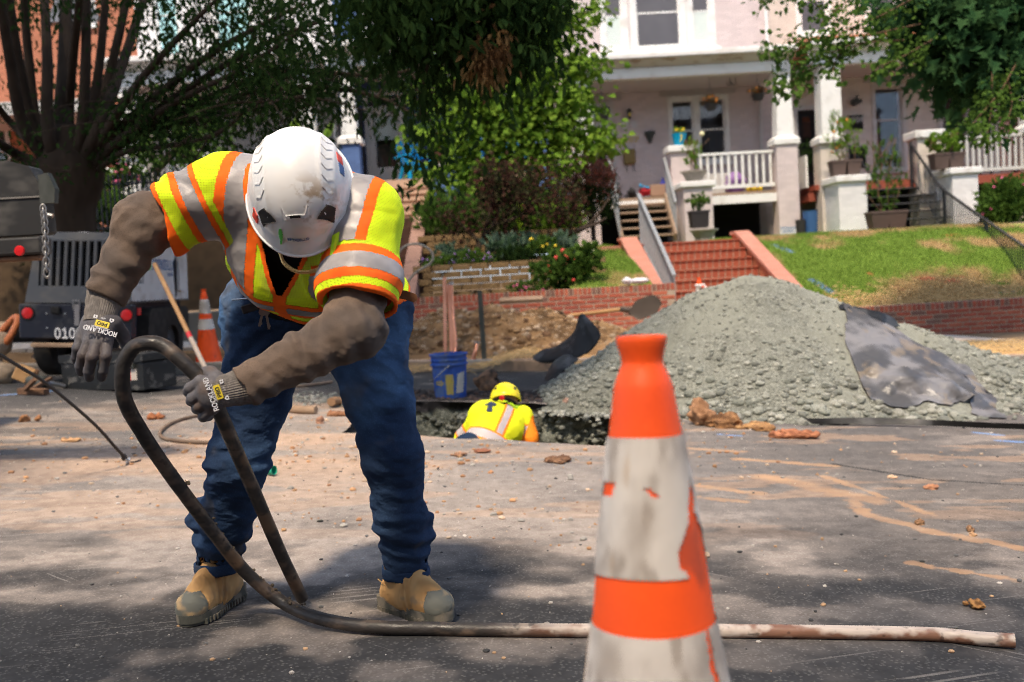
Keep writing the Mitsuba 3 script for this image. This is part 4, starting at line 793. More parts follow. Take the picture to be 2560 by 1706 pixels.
obj('sheet', drape([[c4_(1370, 215, 8.1), c4_(1400, 180, 8.15), c4_(1440, 225, 8.2), c4_(1520, 290, 8.2)],
                    [c4_(1352, 330, 7.85), c4_(1420, 300, 7.8), c4_(1540, 340, 8.0), c4_(1640, 400, 8.1)],
                    [c4_(1352, 430, 7.6), c4_(1450, 420, 7.5), c4_(1600, 450, 7.75), c4_(1740, 480, 7.95)],
                    [c4_(1400, 560, 7.25), c4_(1560, 520, 7.15), c4_(1760, 500, 7.35), c4_(1960, 505, 7.75)],
                    [c4_(1440, 640, 7.05), c4_(1640, 610, 6.95), c4_(1860, 590, 7.05), c4_(2040, 580, 7.45)],
                    [c4_(1500, 705, 6.9), c4_(1680, 725, 6.82), c4_(1880, 740, 6.85), c4_(2060, 665, 7.1)],], 40, .012, .16, 4), 'tarp', tp, smooth=True)
obj('sheet', drape([[c4_(1960, 505, 7.75), c4_(2050, 570, 7.45), c4_(2060, 660, 7.1), c4_(2060, 755, 6.85)], [c4_(2050, 570, 7.7), c4_(2130, 640, 7.3), c4_(2150, 700, 7.0), c4_(2160, 765, 6.8)], [c4_(2180, 690, 7.3), c4_(2210, 720, 7.0), c4_(2230, 745, 6.85), c4_(2262, 765, 6.75)]], 22, .012, .08, 9), 'tarp', tp, smooth=True)
obj('flap', drape([[c4_(1320, 300, 8.05), c4_(1345, 225, 8.1), c4_(1405, 148, 8.15)], [c4_(1350, 330, 8.0), c4_(1410, 230, 7.98), c4_(1500, 175, 8.1)], [c4_(1440, 235, 8.05), c4_(1540, 240, 8.0), c4_(1600, 205, 8.15)], [c4_(1530, 290, 8.1), c4_(1600, 270, 8.05), c4_(1660, 262, 8.2)]], 22, .01, .05, 12), 'black_sheet', tp, smooth=True)
lp = [onz(*q, .05) for q in ((2010, 1046), (2200, 1046), (2400, 1054), (2600, 1062))]; fp = [onz(*q, .012) for q in ((2030, 1060), (2200, 1062), (2400, 1068), (2600, 1076))]
m = drape([lp, [(a + b) / 2 for a, b in zip(lp, fp)], fp], 40, .006, .012, 15, .004, False); obj('ground_sheet', m, 'black_sheet', smooth=True, label='black plastic sheet lying flat at the foot of the tarp', cat='plastic sheet')
c8 = lambda x, y, Y: at(980 + x * 600 / 2352, 740 + y * 400 / 1568, Y)
rb = thing('rubber_sheet', 'curled black rubber sheet leaning on the gravel heap\'s end by the kerb', 'rubber sheet')
obj('upper_leaf', drape([[c8(1385, 600, 9.9), c8(1500, 520, 9.8), c8(1600, 525, 9.7)], [c8(1400, 640, 9.8), c8(1600, 545, 9.6), c8(1720, 430, 9.55)], [c8(1560, 655, 9.6), c8(1740, 590, 9.35), c8(1800, 330, 9.45)], [c8(1830, 610, 9.25), c8(1940, 500, 9.2), c8(1840, 190, 9.4)], [c8(2000, 480, 9.2), c8(2040, 370, 9.25), c8(1880, 180, 9.45)]], 24, .0, .03, 21, .008), 'black_sheet', rb, smooth=True)
obj('lower_leaf', drape([[c8(1500, 820, 9.15), c8(1580, 660, 9.2), c8(1690, 585, 9.3)], [c8(1520, 835, 9.05), c8(1640, 720, 9.0), c8(1760, 590, 9.2)], [c8(1600, 810, 8.95), c8(1720, 720, 8.95), c8(1830, 625, 9.15)]], 22, .0, .03, 22, .008), 'black_sheet', rb, smooth=True)
# dirt mound on the verge
def dirt_h(x, y):
    h = np.full(np.broadcast(x, y).shape, -9.0)
    for cx, cy, cz, s in ((-2.0, 12.9, .55, .5), (-1.2, 12.8, .62, .5), (-.55, 12.7, .70, .52), (-.05, 12.6, .72, .55), (.55, 12.5, .64, .5), (1.1, 12.4, .52, .5), (1.7, 12.3, .40, .45), (2.4, 12.2, .25, .4)):
        h = np.maximum(h, cz - s * np.sqrt((x - cx) ** 2 * .6 + (y - cy) ** 2 + .03))
    P = np.stack([x, y, 0 * x], -1); return h + .22 * (meshkit.fbm(P * 3.1, 4, 17) - .5) + .07 * (meshkit.fbm(P * 11, 3, 18) - .5)
xs, ys = np.arange(-3.6, 3.6, .035), np.arange(11.0, 14.2, .035); X, Y = np.meshgrid(xs, ys, indexing='ij'); Z = dirt_h(X, Y); G = gz(X) + .1
V = np.stack([X, Y, np.maximum(Z, G - .05)], -1).reshape(-1, 3); nx, ny = X.shape; i, j = np.meshgrid(np.arange(nx - 1), np.arange(ny - 1), indexing='ij'); a = i * ny + j
q = np.stack([a, a + ny, a + ny + 1, a + 1], -1).reshape(-1, 4); q = q[(Z > G - .04).reshape(-1)[q].any(1)]
def m_dirt(p, n, uv):
    f = tfbm(p.x * 5, p.y * 5, p.z * 6, 4); return mix(mix(C3(.085, .052, .028), C3(.27, .165, .085), sstep(.25, .75, f)), C3(.36, .27, .19), sstep(.68, .8, tn(p.x * 30, p.y * 30, p.z * 30)) * .6)
mat('dirt', m_dirt, rough=.95, spec=.1, bump=lambda p, n, uv: .02 * tfbm(p.x * 28, p.y * 28, p.z * 28, 3))
dm = thing('dirt_mound', 'long mound of dug brown earth between kerb and brick wall', 'dirt mound')
obj('heap', trimesh.Trimesh(V, np.vstack([q[:, [0, 1, 2]], q[:, [0, 2, 3]]]), process=False), 'dirt', dm, smooth=True)
g = np.random.default_rng(31); n = 2600; px, py = g.uniform(-2.8, 2.8, n), g.uniform(11.2, 13.2, n); h = dirt_h(px, py); ok = h > gz(px) + .1; P_ = np.c_[px, py, h][ok]
scatter(len(P_), 32, lambda g, n: P_, lambda g, n: .010 + .040 * g.random(n) ** 3, 'vc', dm + '__clods', .8, cols=[(.20, .12, .06), (.30, .19, .10), (.14, .08, .045), (.36, .27, .19)])
# ------------------------------------------------------------------ traffic cones
def m_cone(p, n, uv): return mix(mix(C3(.93, .105, .012), C3(.78, .075, .012), tfbm(p.x * 12, p.y * 12, p.z * 12, 3)), C3(.22, .05, .03), sstep(.60, .78, tfbm(p.x * 22, p.y * 22, p.z * 9, 3)) * .55)
mat('cone_orange', m_cone, rough=.5, spec=.35)
def m_collar(p, n, uv):
    q = tfbm(p.x * 14, p.y * 14, p.z * 9, 4); s = tfbm(p.x * 45, p.y * 45, p.z * 14, 3); st = tfbm(p.x * 22 + 4, p.y * 22, p.z * 6, 3)
    c = mix(C3(.56, .52, .48), C3(.34, .30, .265), sstep(.40, .68, q)); c = mix(c, C3(.22, .175, .14), sstep(.55, .75, s) * .6); return mix(c, C3(.34, .20, .08), sstep(.63, .74, st) * .6)
mat('dirty_collar', m_collar, rough=.7, spec=.3)
mat('white_collar', lambda p, n, uv: mix(C3(.62, .60, .58), C3(.40, .37, .34), sstep(.45, .7, tfbm(p.x * 12, p.y * 12, p.z * 9, 3))), rough=.6, spec=.3)
def cone_r(z, H=.914): return float(np.interp(z / H * .914, [0, .03, .595, .645, .805, .858, .868, .884, .893, .912, .915], [.165, .158, .0695, .0640, .0415, .0335, .0300, .0235, .0245, .0295, .028]))
def cone_at(x, y, lean, label, group=None, hero=False, H=.914, collar='white_collar', z0=None):
    k = thing('traffic_cone', label, 'traffic cone', group); base = np.array([x, y, gz(x) if z0 is None else z0]); M = np.eye(4); M[:3, :3] = trimesh.geometry.align_vectors([0, 0, 1], nrm(lean))[:3, :3]; M[:3, 3] = base
    n = 72 if hero else 28; S = H / .914
    zs = [.012, .03, .1, .2, .3, .4, .5, .595, .645, .72, .805, .84, .858, .864, .868, .876, .884, .888, .893, .902, .910, .914, .9155]
    def put_(name, m, mt, sm=True, **kw): m.apply_transform(M); return obj(name, m, mt, k, smooth=sm, **kw)
    prof = [(cone_r(z) * S, z * S) for z in zs]; prof += [((.0255) * S, .912 * S), (.021 * S, .88 * S)]
    put_('body', lathe(prof, n), 'cone_orange', 60)
    put_('base', bev(-.18 * S, .18 * S, -.18 * S, .18 * S, .0, .028 * S, .008), 'cone_orange', False)
    for ci, (za, zb) in enumerate(((.648, .803), (.475, .588))):
        nz, nt = (60, 144) if hero else (3, 28); th = np.linspace(0, 2 * np.pi, nt + 1)[:-1]; zz = np.linspace(za, zb, nz); Zg, Tg = np.meshgrid(zz, th, indexing='ij')
        wv = .0025 * np.sin(Tg * 2 + ci) + (.006 * (1 - np.cos(Tg)) * 0 if not hero else .004 * np.sin(Tg + 2.5))
        Zw = Zg + wv * np.where(np.abs(Zg - za) < .02, 1, np.where(np.abs(Zg - zb) < .02, .4, .8)); R = np.vectorize(cone_r)(Zw) * S + .0022 + (.0012 * (meshkit.fbm(np.stack([np.cos(Tg) * 3, np.sin(Tg) * 3, Zw * 40], -1), 3, 4) - .5) if hero else 0)
        V = np.stack([R * np.cos(Tg), R * np.sin(Tg), Zw * S], -1).reshape(-1, 3); i, j = np.meshgrid(np.arange(nz - 1), np.arange(nt), indexing='ij'); q = np.stack([i * nt + j, i * nt + (j + 1) % nt, (i + 1) * nt + (j + 1) % nt, (i + 1) * nt + j], -1).reshape(-1, 4); off = 0
        if hero:
            c = V[q].mean(1); a = np.arctan2(c[:, 0], -c[:, 1]); u = np.sin(a) * np.where(np.cos(a) > 0, 1, 9); t = (c[:, 2] - za) / (zb - za)
            hole = np.zeros(len(q), bool); jit = .05 * (meshkit.fbm(c * 150, 2, 3) - .5)
            tears = ([[(.86, .70), (.92, .55), (.84, .44), (.995, .28), (1.0, .02), (.66, -.05), (.36, .10), (.33, .20), (.62, .38), (.70, .50), (.80, .62)], [(-.30, .66), (-.16, .665), (.10, .595), (-.08, .600)], [(-1.0, .68), (-.80, .69), (-.86, .585), (-1.0, .57)]] if ci == 0 else [[(.66, 1.02), (.74, 1.02), (.76, .3), (.70, .05), (.66, .3)]])
            for tr_ in tears: hole |= shapely.contains_xy(sg.Polygon(tr_), u + jit, t + jit * .6)
            q = q[~hole]
        t_ = trimesh.Trimesh(V, np.vstack([q[:, [0, 1, 2]], q[:, [0, 2, 3]]]), process=False); t2 = trimesh.Trimesh(V * [1, 1, 1] - np.stack([np.cos(Tg), np.sin(Tg), 0 * Tg], -1).reshape(-1, 3) * .0016, t_.faces[:, ::-1], process=False)
        put_('collar', cat_([t_, t2]) if hero else t_, 'dirty_collar' if hero else collar, True, label=('torn white reflective collar' if ci == 0 else None) if hero else None)
    return k
cone_at(.160, 1.125, (.008, .012, 1), 'big orange cone with torn dirty white collars, closest to the camera', hero=True)
cone_at(-3.14, 11.0, (0, 0, 1), 'orange and white cone beyond the stooping worker, beside the compressor trailer')
_ca, _cb = at(1745, 770, 13.9), at(1845, 770, 13.9)
cone_at(_ca[0], 13.75, (0, 0, 1), 'orange cone behind the gravel heap, with one end of a striped tape', z0=at(1758, 694, 13.75)[2] - .914)
cone_at(_cb[0] + .08, 13.75, (0, 0, 1), 'orange cone behind the gravel heap with a ringed top, second from the steps\' rail', z0=at(1840, 702, 13.75)[2] - .914)
ta, tb = at(1748, 714, 13.66), at(1850, 732, 13.66); tape = thing('striped_tape', 'sagging red and white striped tape strung between two cones', 'barrier tape')
pts = spline([ta, (ta + tb) / 2 - [0, 0, .035], tb], 9); mat('stripe_red', (.80, .10, .03), rough=.6); mat('stripe_white', (.70, .68, .66), rough=.6)
for i in range(len(pts) - 1): obj('stripe', tube([pts[i], pts[i + 1]], .022, 8), 'stripe_red' if i % 2 else 'stripe_white', tape, smooth=40)
for c in (ta, tb): obj('loop', trimesh.creation.torus(.055, .018, transform=trimesh.transformations.translation_matrix([c[0] + (.03 if c is ta else -.02), 13.75, c[2]])), 'stripe_white', tape, smooth=True)

# ------------------------------------------------------------------ bucket, copper tubes, stake
mat('blue_plastic', lambda p, n, uv: mix(C3(.018, .07, .34), C3(.06, .11, .26), sstep(.45, .75, tfbm(p.x * 12, p.y * 12, p.z * 12, 3))), rough=.42, spec=.45)
bx, by = -.395, 8.42; bz = gz(bx); Rb = lambda z: .131 + .022 * z / .37; bk = thing('bucket', 'dirty blue plastic bucket with a wire handle, standing beyond the trench', 'bucket')
prof = [(0, 0), (.128, 0), (.131, .006)] + [(Rb(z), z) for z in np.linspace(.02, .27, 6)] + [(Rb(.275), .275), (.162, .278), (.163, .286), (Rb(.29), .290), (Rb(.31), .31), (.158, .318), (.159, .323), (Rb(.33), .328), (Rb(.355), .355), (.163, .358), (.163, .372), (.155, .374), (.150, .368), (.147, .30), (.128, .01), (0, .008)]
obj('shell', lathe(prof, 48, loc=(bx, by, bz)), 'blue_plastic', bk, smooth=35)
hp = [np.array([bx + .160 * math.cos(a), by + .160 * math.sin(a) * .55 - .095, bz + .285 - .155 * math.sin((a - math.pi) / math.pi * math.pi) * 0]) for a in (0,)]
hw = spline([(bx - .115, by - .105, bz + .285), (bx - .140, by - .120, bz + .235), (bx - .165, by - .10, bz + .190), (bx - .185, by - .02, bz + .165), (bx - .17, by + .06, bz + .19)], 8); hw = spline([(bx + .01, by - .165, bz + .285), (bx - .04, by - .17, bz + .245), (bx - .095, by - .155, bz + .20), (bx - .15, by - .09, bz + .15), (bx - .165, by + .0, bz + .15)], 8)
obj('handle', tube(hw, .0035, 8), 'steel', bk, smooth=True); obj('handle_ear', cat_([lathe([(0, 0), (.016, 0), (.016, .014), (0, .014)], 14, (0, -1, 0), (bx + .01, by - .150, bz + .285))]), 'blue_plastic', bk)
def wrapped(poly, m, name, r0=.0, lift=.0015, parent=bk, c=(bx, by, bz)):
    g_ = sg.Polygon(poly) if not hasattr(poly, 'geom_type') else poly; ms = prism(g_.segmentize(.008), 0, .001).subdivide(); V = ms.vertices.copy(); R = Rb(V[:, 1]) + lift + V[:, 2]; a = V[:, 0] / .145 - math.pi / 2
    return obj(name, (np.c_[c[0] + R * np.cos(a), c[1] + R * np.sin(a), c[2] + V[:, 1]], ms.faces), m, parent)
mat('label_grey', lambda p, n, uv: mix(C3(.46, .47, .47), C3(.30, .31, .31), tfbm(p.x * 20, p.y * 20, p.z * 20, 3)), rough=.7); mat('label_yellow', (.40, .33, .07), rough=.7); mat('label_olive', (.27, .24, .10), rough=.7)
wrapped([(.055, .045), (.135, .05), (.150, .225), (.075, .205)], 'label_grey', 'paper_label'); wrapped(sg.box(-.030, .035, .035, .205), 'label_olive', 'printed_panel')
wrapped(sg.Point(.003, .145).buffer(.034).difference(sg.Point(.003, .145).buffer(.027)).union(sg.Point(.004, .148).buffer(.016)).union(sg.box(-.012, .128, .002, .140)), 'label_yellow', 'round_mark', lift=.003)
for i in range(5): wrapped(sg.box(-.022, .048 + .012 * i, .026, .053 + .012 * i), 'label_yellow', 'print_line', lift=.003)
wrapped(sg.box(-.135, .118, -.078, .150).union(sg.Polygon([(-.078, .105), (-.048, .134), (-.078, .163)])), 'label_yellow', 'arrow', lift=.0015)
_l = meshkit.text_mesh('LOAD', .020, .0005, True); _l.apply_translation((-.134, .125, 0)); _v = _l.vertices; _R = Rb(_v[:, 1]) + .0028 + _v[:, 2]; _a = _v[:, 0] / .145 - math.pi / 2; obj('arrow_lettering', (np.c_[bx + _R * np.cos(_a), by + _R * np.sin(_a), bz + _v[:, 1]], _l.faces), 'blue_plastic', bk)
obj('mud_cake', (lambda m: (m.apply_translation((bx - .01, by - .13, bz + .368)), m)[1])(rock(np.random.default_rng(3), .025, 2, .6)), 'mud', bk, smooth=True)
mat('copper', lambda p, n, uv: mix(C3(.86, .42, .28), C3(.62, .26, .15), tfbm(p.x * 20, p.y * 20, p.z * 6, 3)), rough=.32, metal=1.0)
for i, (p0, p1, p2, lb) in enumerate((((1113, 880), (1112, 770), (1111, 694), 'tallest copper tube standing behind the blue bucket'), ((1129, 880), (1125, 790), (1119, 713), 'middle copper tube standing behind the blue bucket'), ((1137, 880), (1131, 790), (1128, 710), 'dark capped copper tube standing behind the blue bucket, close to another'))):
    obj('copper_tube', tube(spline([at(*p0, 11.4), at(*p1, 11.5), at(*p2, 11.55)], 8), .022, 12), 'copper', smooth=40, label=lb, cat='copper tube')
obj('copper_tube', tube(spline([at(1137, 885, 10.9), at(1139, 850, 11.0), at(1134, 800, 11.1), at(1132, 770, 11.2)], 8), .018, 12), 'copper', smooth=40, label='short bright copper tube bent close behind the rim of the blue bucket', cat='copper tube')
obj('copper_tube', tube(spline([at(1181, 905, 10.9), at(1188, 880, 10.9), at(1193, 858, 10.95)], 6), .024, 12), 'copper', smooth=40, label='short copper stub with a grey cap between bucket and dark stake', cat='copper tube')
obj('tube_cap', tube([at(1193, 859, 10.95), at(1193.5, 853, 10.95)], .034, 12), 'steel', 'copper_tube_004'); obj('tube_cap', tube([at(1128, 713, 11.55), at(1128, 705, 11.55)], .03, 12), 'steel', 'copper_tube_002')
mat('dark_iron', lambda p, n, uv: mix(C3(.022, .028, .024), C3(.07, .075, .07), tfbm(p.x * 30, p.y * 30, p.z * 12, 3)), rough=.6, spec=.4)
obj('stake', bar(at(1211, 903, 10.95), at(1199, 727, 11.0), .055, .03, (0, -1, 0)), 'dark_iron', label='dark steel stake driven into the verge beside the copper tubes', cat='stake')
obj('copper_offcut', cat_([tube(spline([onz(1412, 1003, .035), onz(1425, 1000, .035), onz(1452, 996, .03)], 6), .022, 14, caps=False), tube([onz(1413, 1003, .035), onz(1418, 1001, .035)], .017, 14)]), 'pinkpipe' if 'pinkpipe' in scene else mat('pinkpipe', (.52, .33, .26), rough=.5), smooth=40, label='short pinkish pipe offcut on the broken asphalt behind the trench', cat='pipe')
obj('green_cup', lathe([(0, 0), (.019, 0), (.024, .045), (.022, .045), (.017, .004), (0, .004)], 24, nrm((.85, -.4, .12)), onz(668, 1178, .024)), mat('green_plastic', (.01, .30, .19), rough=.35), smooth=40, label='small green plastic cup lying between the worker\'s legs', cat='cup')
obj('pipe_offcut', tube(spline([onz(695, 1018, .03), onz(740, 1024, .03), onz(790, 1026, .03)], 6), [.028] * 6 + [.032] * 7, 12), mat('tan_wood', lambda p, n, uv: mix(C3(.42, .30, .20), C3(.22, .13, .08), tfbm(p.x * 12, p.y * 12, p.z * 12, 3)), rough=.8), smooth=40, label='tan broken pipe lying on the road behind the worker\'s knees', cat='pipe')
obj('pipe_offcut', tube(spline([onz(828, 1005, .05), onz(842, 1003, .04), onz(856, 1005, .03)], 6), .034, 12), mat('clay_pipe', (.30, .17, .09), rough=.8), smooth=40, label='stubby brown pipe piece on loose gravel behind the worker\'s knees', cat='pipe')
# ------------------------------------------------------------------ cables
mat('cable_brown', lambda p, n, uv: mix(C3(.10, .065, .045), C3(.24, .17, .12), tfbm(p.x * 20, p.y * 20, 0, 3)), rough=.6, spec=.4)
ring = [onz(px, py, .014) for px, py in ((760, 952), (700, 962), (670, 1000), (640, 1018), (560, 1030), (490, 1040), (435, 1055), (402, 1078), (408, 1095), (450, 1103), (530, 1107), (600, 1104), (660, 1095), (690, 1077), (688, 1055), (668, 1040))]
obj('cable_ring', tube(spline(ring, 8), .0115, 10), 'cable_brown', smooth=True, label='thin brown cable looped in a ring on the road behind the worker', cat='cable')
obj('cable', tube(spline([onz(830, 955, .02), onz(760, 965, .02), onz(700, 968, .03), onz(690, 985, .02)], 7), .014, 8), 'cable_brown', smooth=True, label='brown cable crossing the road between the worker\'s legs', cat='cable')
mat('cable_black', (.022, .02, .02), rough=.5, spec=.4)
cb = [at(-30, 868, 4.6), at(40, 912, 4.75), at(110, 955, 4.9), at(190, 1020, 5.05), at(245, 1070, 5.2), at(285, 1115, 5.3), at(310, 1142, 5.38)]; sc = thing('steel_cable', 'black steel cable slanting down to a chain link on the dusty road', 'cable')
obj('strand', tube(spline(cb, 8), .0085, 10), 'cable_black', sc, smooth=True)
for i, q in enumerate(((312, 1146, 5.40), (320, 1152, 5.43))): obj('link', trimesh.creation.torus(.016, .006, transform=trimesh.transformations.translation_matrix(at(*q)) @ trimesh.transformations.rotation_matrix(1.0 + 1.2 * i, (0, 1, .3))), 'steel', sc, smooth=True)
obj('knot', (lambda m: (m.apply_translation(at(310, 1143, 5.39)), m)[1])(rock(np.random.default_rng(2), .019, 2)), 'cable_black', sc, smooth=True)
obj('tail', tube(spline([onz(327, 1156, .01), onz(340, 1154, .006), onz(352, 1150, .006)], 5), .004, 6), 'cable_black', sc)
# ------------------------------------------------------------------ compressor trailer
mat('trailer_grey', lambda p, n, uv: mix(C3(.075, .082, .095), C3(.12, .115, .11), sstep(.4, .75, tfbm(p.x * 4, p.y * 4, p.z * 5, 4))), rough=.45, spec=.45)
mat('trailer_navy', lambda p, n, uv: mix(C3(.012, .016, .030), C3(.045, .048, .055), sstep(.5, .8, tfbm(p.x * 6, p.y * 6, p.z * 6, 4))), rough=.4, spec=.45)
mat('panel_white', lambda p, n, uv: mix(C3(.60, .61, .62), C3(.45, .44, .43), sstep(.5, .8, tfbm(p.x * 5, p.y * 5, p.z * 5, 4))), rough=.35, spec=.5)
mat('interior_black', (.006, .006, .007), rough=.8)
mat('lamp_red', (.55, .01, .015), rough=.18, spec=.6, clearcoat=.6)
mat('tyre', lambda p, n, uv: mix(C3(.014, .014, .015), C3(.05, .045, .04), tfbm(p.x * 12, p.y * 12, p.z * 12, 3)), rough=.85, spec=.3)
cp = thing('compressor_trailer', 'grey towed air compressor with slatted rear grille, red lamps and white side panel', 'compressor trailer')
Yc = 9.85; P0 = at(52, 765, Yc); P1 = at(328, 765, Yc); ang = -.03; X0, X1, ZB = P0[0] + .02, P1[0] - .02, .965
R_ = trimesh.transformations.rotation_matrix(.065, (0, 1, 0), (X1, Yc, .93)) @ trimesh.transformations.rotation_matrix(ang, (0, 0, 1), (X1, Yc, 0)); Lc = 1.75
def cobj(name, m, mt, parent=cp, **kw): m.apply_transform(R_); return obj(name, m, mt, parent, **kw)
ZT = 1.66; TP = .10                              # the canopy tapers towards its top
def canopy():
    r = [(0, 0), (0, .60), (.035, .675), (.10, .70)]
    V = [(X0, Yc, ZB), (X1, Yc, ZB), (X1, Yc + Lc, ZB), (X0, Yc + Lc, ZB), (X0 + TP, Yc + .06, ZB + .62), (X1 - .02, Yc + .06, ZB + .62), (X1 - .02, Yc + Lc - .06, ZB + .62), (X0 + TP, Yc + Lc - .06, ZB + .62), (X0 + TP + .05, Yc + .12, ZT), (X1 - .07, Yc + .12, ZT), (X1 - .07, Yc + Lc - .12, ZT), (X0 + TP + .05, Yc + Lc - .12, ZT)]
    return trimesh.Trimesh(*_hull(V), process=False)
W_ = X1 - X0; sx0, sx1 = X0 + .13, X1 - .10; zs0, zs1 = ZB + .165, ZB + .605
rear = canopy(); cut = box(sx0, sx1, Yc - .1, Yc + .30, zs0, zs1)
def diff(a, b):
    m = (m3.Manifold(m3.Mesh(np.float32(a.vertices), np.uint32(a.faces))) - m3.Manifold(m3.Mesh(np.float32(b.vertices), np.uint32(b.faces)))).to_mesh(); return trimesh.Trimesh(m.vert_properties[:, :3], m.tri_verts, process=False)
cobj('canopy', diff(rear, cut), 'trailer_grey'); cobj('core', box(sx0 - .02, sx1 + .02, Yc + .26, Yc + .28, zs0, zs1), 'interior_black')
ns = 11
for i in range(ns):
    x = sx0 + (sx1 - sx0) * (i + .5) / ns; cobj('slat', bar((x, Yc + .045, zs0), (x + .012, Yc + .078, zs1), .03, .05, (0, -1, 0)), 'trailer_grey')
cobj('bumper', bev(X0 - .035, X1 + .03, Yc - .05, Yc + .10, .615, ZB - .012, .012), 'trailer_navy'); cobj('chassis', box(X0 + .1, X1 - .1, Yc + .11, Yc + Lc, .52, ZB - .002), 'trailer_navy')
def rearpt(px, py, d=.06): q = at(px, py, Yc); return q
for px, py in ((72, 783), (322, 788)):
    q = at(px, py, Yc); q = (np.linalg.inv(R_) @ np.r_[q, 1])[:3]; q[1] = Yc - .05; l = cobj('tail_lamp', lathe([(0, .022), (.03, .022), (.052, .017), (.058, .006), (.058, 0)], 24, (0, -1, 0), q), 'lamp_red', smooth=30); cobj('lamp_ring', lathe([(.058, 0), (.058, .012), (.068, .012), (.069, 0)], 24, (0, -1, 0), q), 'interior_black', l)
qn = at(170, 833, Yc); qn = (np.linalg.inv(R_) @ np.r_[qn, 1])[:3]; nl = text('0105', .10, ((qn[0] + .02, Yc - .052, qn[2]), (1, 0, 0), (0, 0, 1)), .003, squash=.8); cobj('number', nl, 'white_print')
cobj('latch', cat_([box(qn[0] + .085, qn[0] + .135, Yc - .066, Yc - .051, .745, .955), box(qn[0] + .075, qn[0] + .082, Yc - .075, Yc - .051, .90, 1.0), box(qn[0] + .138, qn[0] + .145, Yc - .075, Yc - .051, .90, 1.0), box(qn[0] + .075, qn[0] + .145, Yc - .075, Yc - .052, .985, .995)]), 'steel'); cobj('socket', bev(X0 + .29, X0 + .38, Yc - .09, Yc - .051, .86, .93, .01), 'interior_black')
for bxx in (.24, .42): 
    for bz_ in (.86, .72): cobj('bolt', lathe([(0, .008), (.008, .006), (.009, 0)], 8, (0, -1, 0), (X0 + bxx, Yc - .051, bz_)), 'steel')
cobj('reflector', box(X1 + .028, X1 + .036, Yc + .12, Yc + .21, .845, .915), 'lamp_red')
# white side panel with lettering and grille (it faces +x)
SX = X1 + .012; pz0, pz1 = ZB + .02, ZB + .60; sf = lambda y, z, o=0: (SX + o, y, z)
panel = prism(sg.Polygon([(.05, pz0), (Lc - .06, pz0), (Lc - .1, pz1), (.10, pz1)]).difference(sg.box(.14, pz0 + .17, .36, pz0 + .50)), -.012, .014, ((X1, Yc, 0), (0, 1, 0), (0, 0, 1))); cobj('side_panel', panel, 'panel_white')
cobj('grille_core', box(X1 - .03, X1 - .02, Yc + .12, Yc + .38, pz0 + .15, pz0 + .52), mat('brass_core', (.14, .10, .05), rough=.7))
gl = [box(X1 + .002, X1 + .008, Yc + .14 + .22 * i / 5 - .004, Yc + .14 + .22 * i / 5 + .004, pz0 + .17, pz0 + .50) for i in range(1, 5)] + [box(X1 + .002, X1 + .008, Yc + .14, Yc + .36, pz0 + .17 + .33 * i / 7 - .004, pz0 + .17 + .33 * i / 7 + .004) for i in range(1, 7)]
cobj('grille', cat_(gl), 'panel_white', kind='stuff')
FR = lambda y, z, o: ((X1 + o, Yc + y, z), (0, 1, 0), (0, 0, 1))
cobj('lettering', text('SPINIELLO', .105, FR(.93, pz0 + .37, .0145), .002, squash=.9), 'blue_print'); cobj('lettering', text('GLOBAL', .035, FR(1.12, pz0 + .27, .0145), .002), 'blue_print')
cobj('logo', prism(sg.Point(0, 0).buffer(.05).difference(sg.Point(-.02, 0).buffer(.03)), 0, .002, FR(.50, pz0 + .36, .0145)), 'green_print'); cobj('logo_mark', prism(sg.Polygon([(-.02, .04), (.03, .05), (.03, .13), (-.01, .10)]), 0, .002, FR(.47, pz0 + .37, .0148)), 'blue_print')
cobj('number', text('S12C038', .042, FR(1.50, pz0 + .545, .0145), .002), 'interior_black'); cobj('flap', prism(sg.Polygon([(1.28, pz0 + .10), (1.48, pz0 + .08), (1.43, pz0 + .52), (1.27, pz0 + .50)]), .0, .03, ((X1 + .03, Yc, 0), (1e-9, 1, 0), (0, 0, 1))), 'panel_white'); cobj('flap_gap', prism(sg.Polygon([(1.20, pz0 + .40), (1.27, pz0 + .02), (1.30, pz0 + .04), (1.27, pz0 + .46)]), .0, .004, ((X1 + .0145, Yc, 0), (0, 1, 0), (0, 0, 1))), 'interior_black')
cobj('hinge', bev(X1 + .014, X1 + .045, Yc + 1.33, Yc + 1.40, pz0 + .50, pz0 + .56, .006), 'interior_black')
fd = sg.Polygon([(.42, .50), (.47, .84), (.55, .90), (1.62, .90), (1.68, .84), (1.70, .62), (1.52, .62), (1.47, .72), (1.35, .80), (1.10, .80), (.98, .72), (.93, .60), (.90, .50)]); cobj('fender', prism(fd, -.16, .02, ((X1, Yc, 0), (0, 1, 0), (0, 0, 1))), 'tyre')
def wheel(y, x, r=.33):
    w = cobj('wheel', lathe([(.19, -.08), (.28, -.095), (r - .015, -.085), (r, -.06), (r, .06), (r - .015, .085), (.28, .095), (.19, .08), (.19, -.08)], 36, (1, 0, 0), (x, Yc + y, .33 + gz(x))), 'tyre', smooth=40); cobj('hub', lathe([(0, .05), (.05, .06), (.06, .03), (.15, .01), (.19, .03), (.19, -.05), (0, -.06)], 24, (1, 0, 0), (x, Yc + y, .33 + gz(x))), 'trailer_grey', w, smooth=40)
wheel(1.22, X1 - .08); wheel(1.22, X0 + .10); wheel(.35, X0 + .14)
cobj('step_board', bev(X0 + .10, X0 + .62, Yc - .11, Yc - .03, .535, .575, .006), 'tan_wood')
obj('paper_stack', bev(*(lambda q: (q[0] - .14, q[0] + .14, Yc + .35, Yc + .6, ZT + .001, ZT + .05))(at(140, 570, Yc)), .004), mat('paper', (.55, .54, .56), rough=.8), label='stack of pale paper lying on the compressor\'s roof', cat='paper')
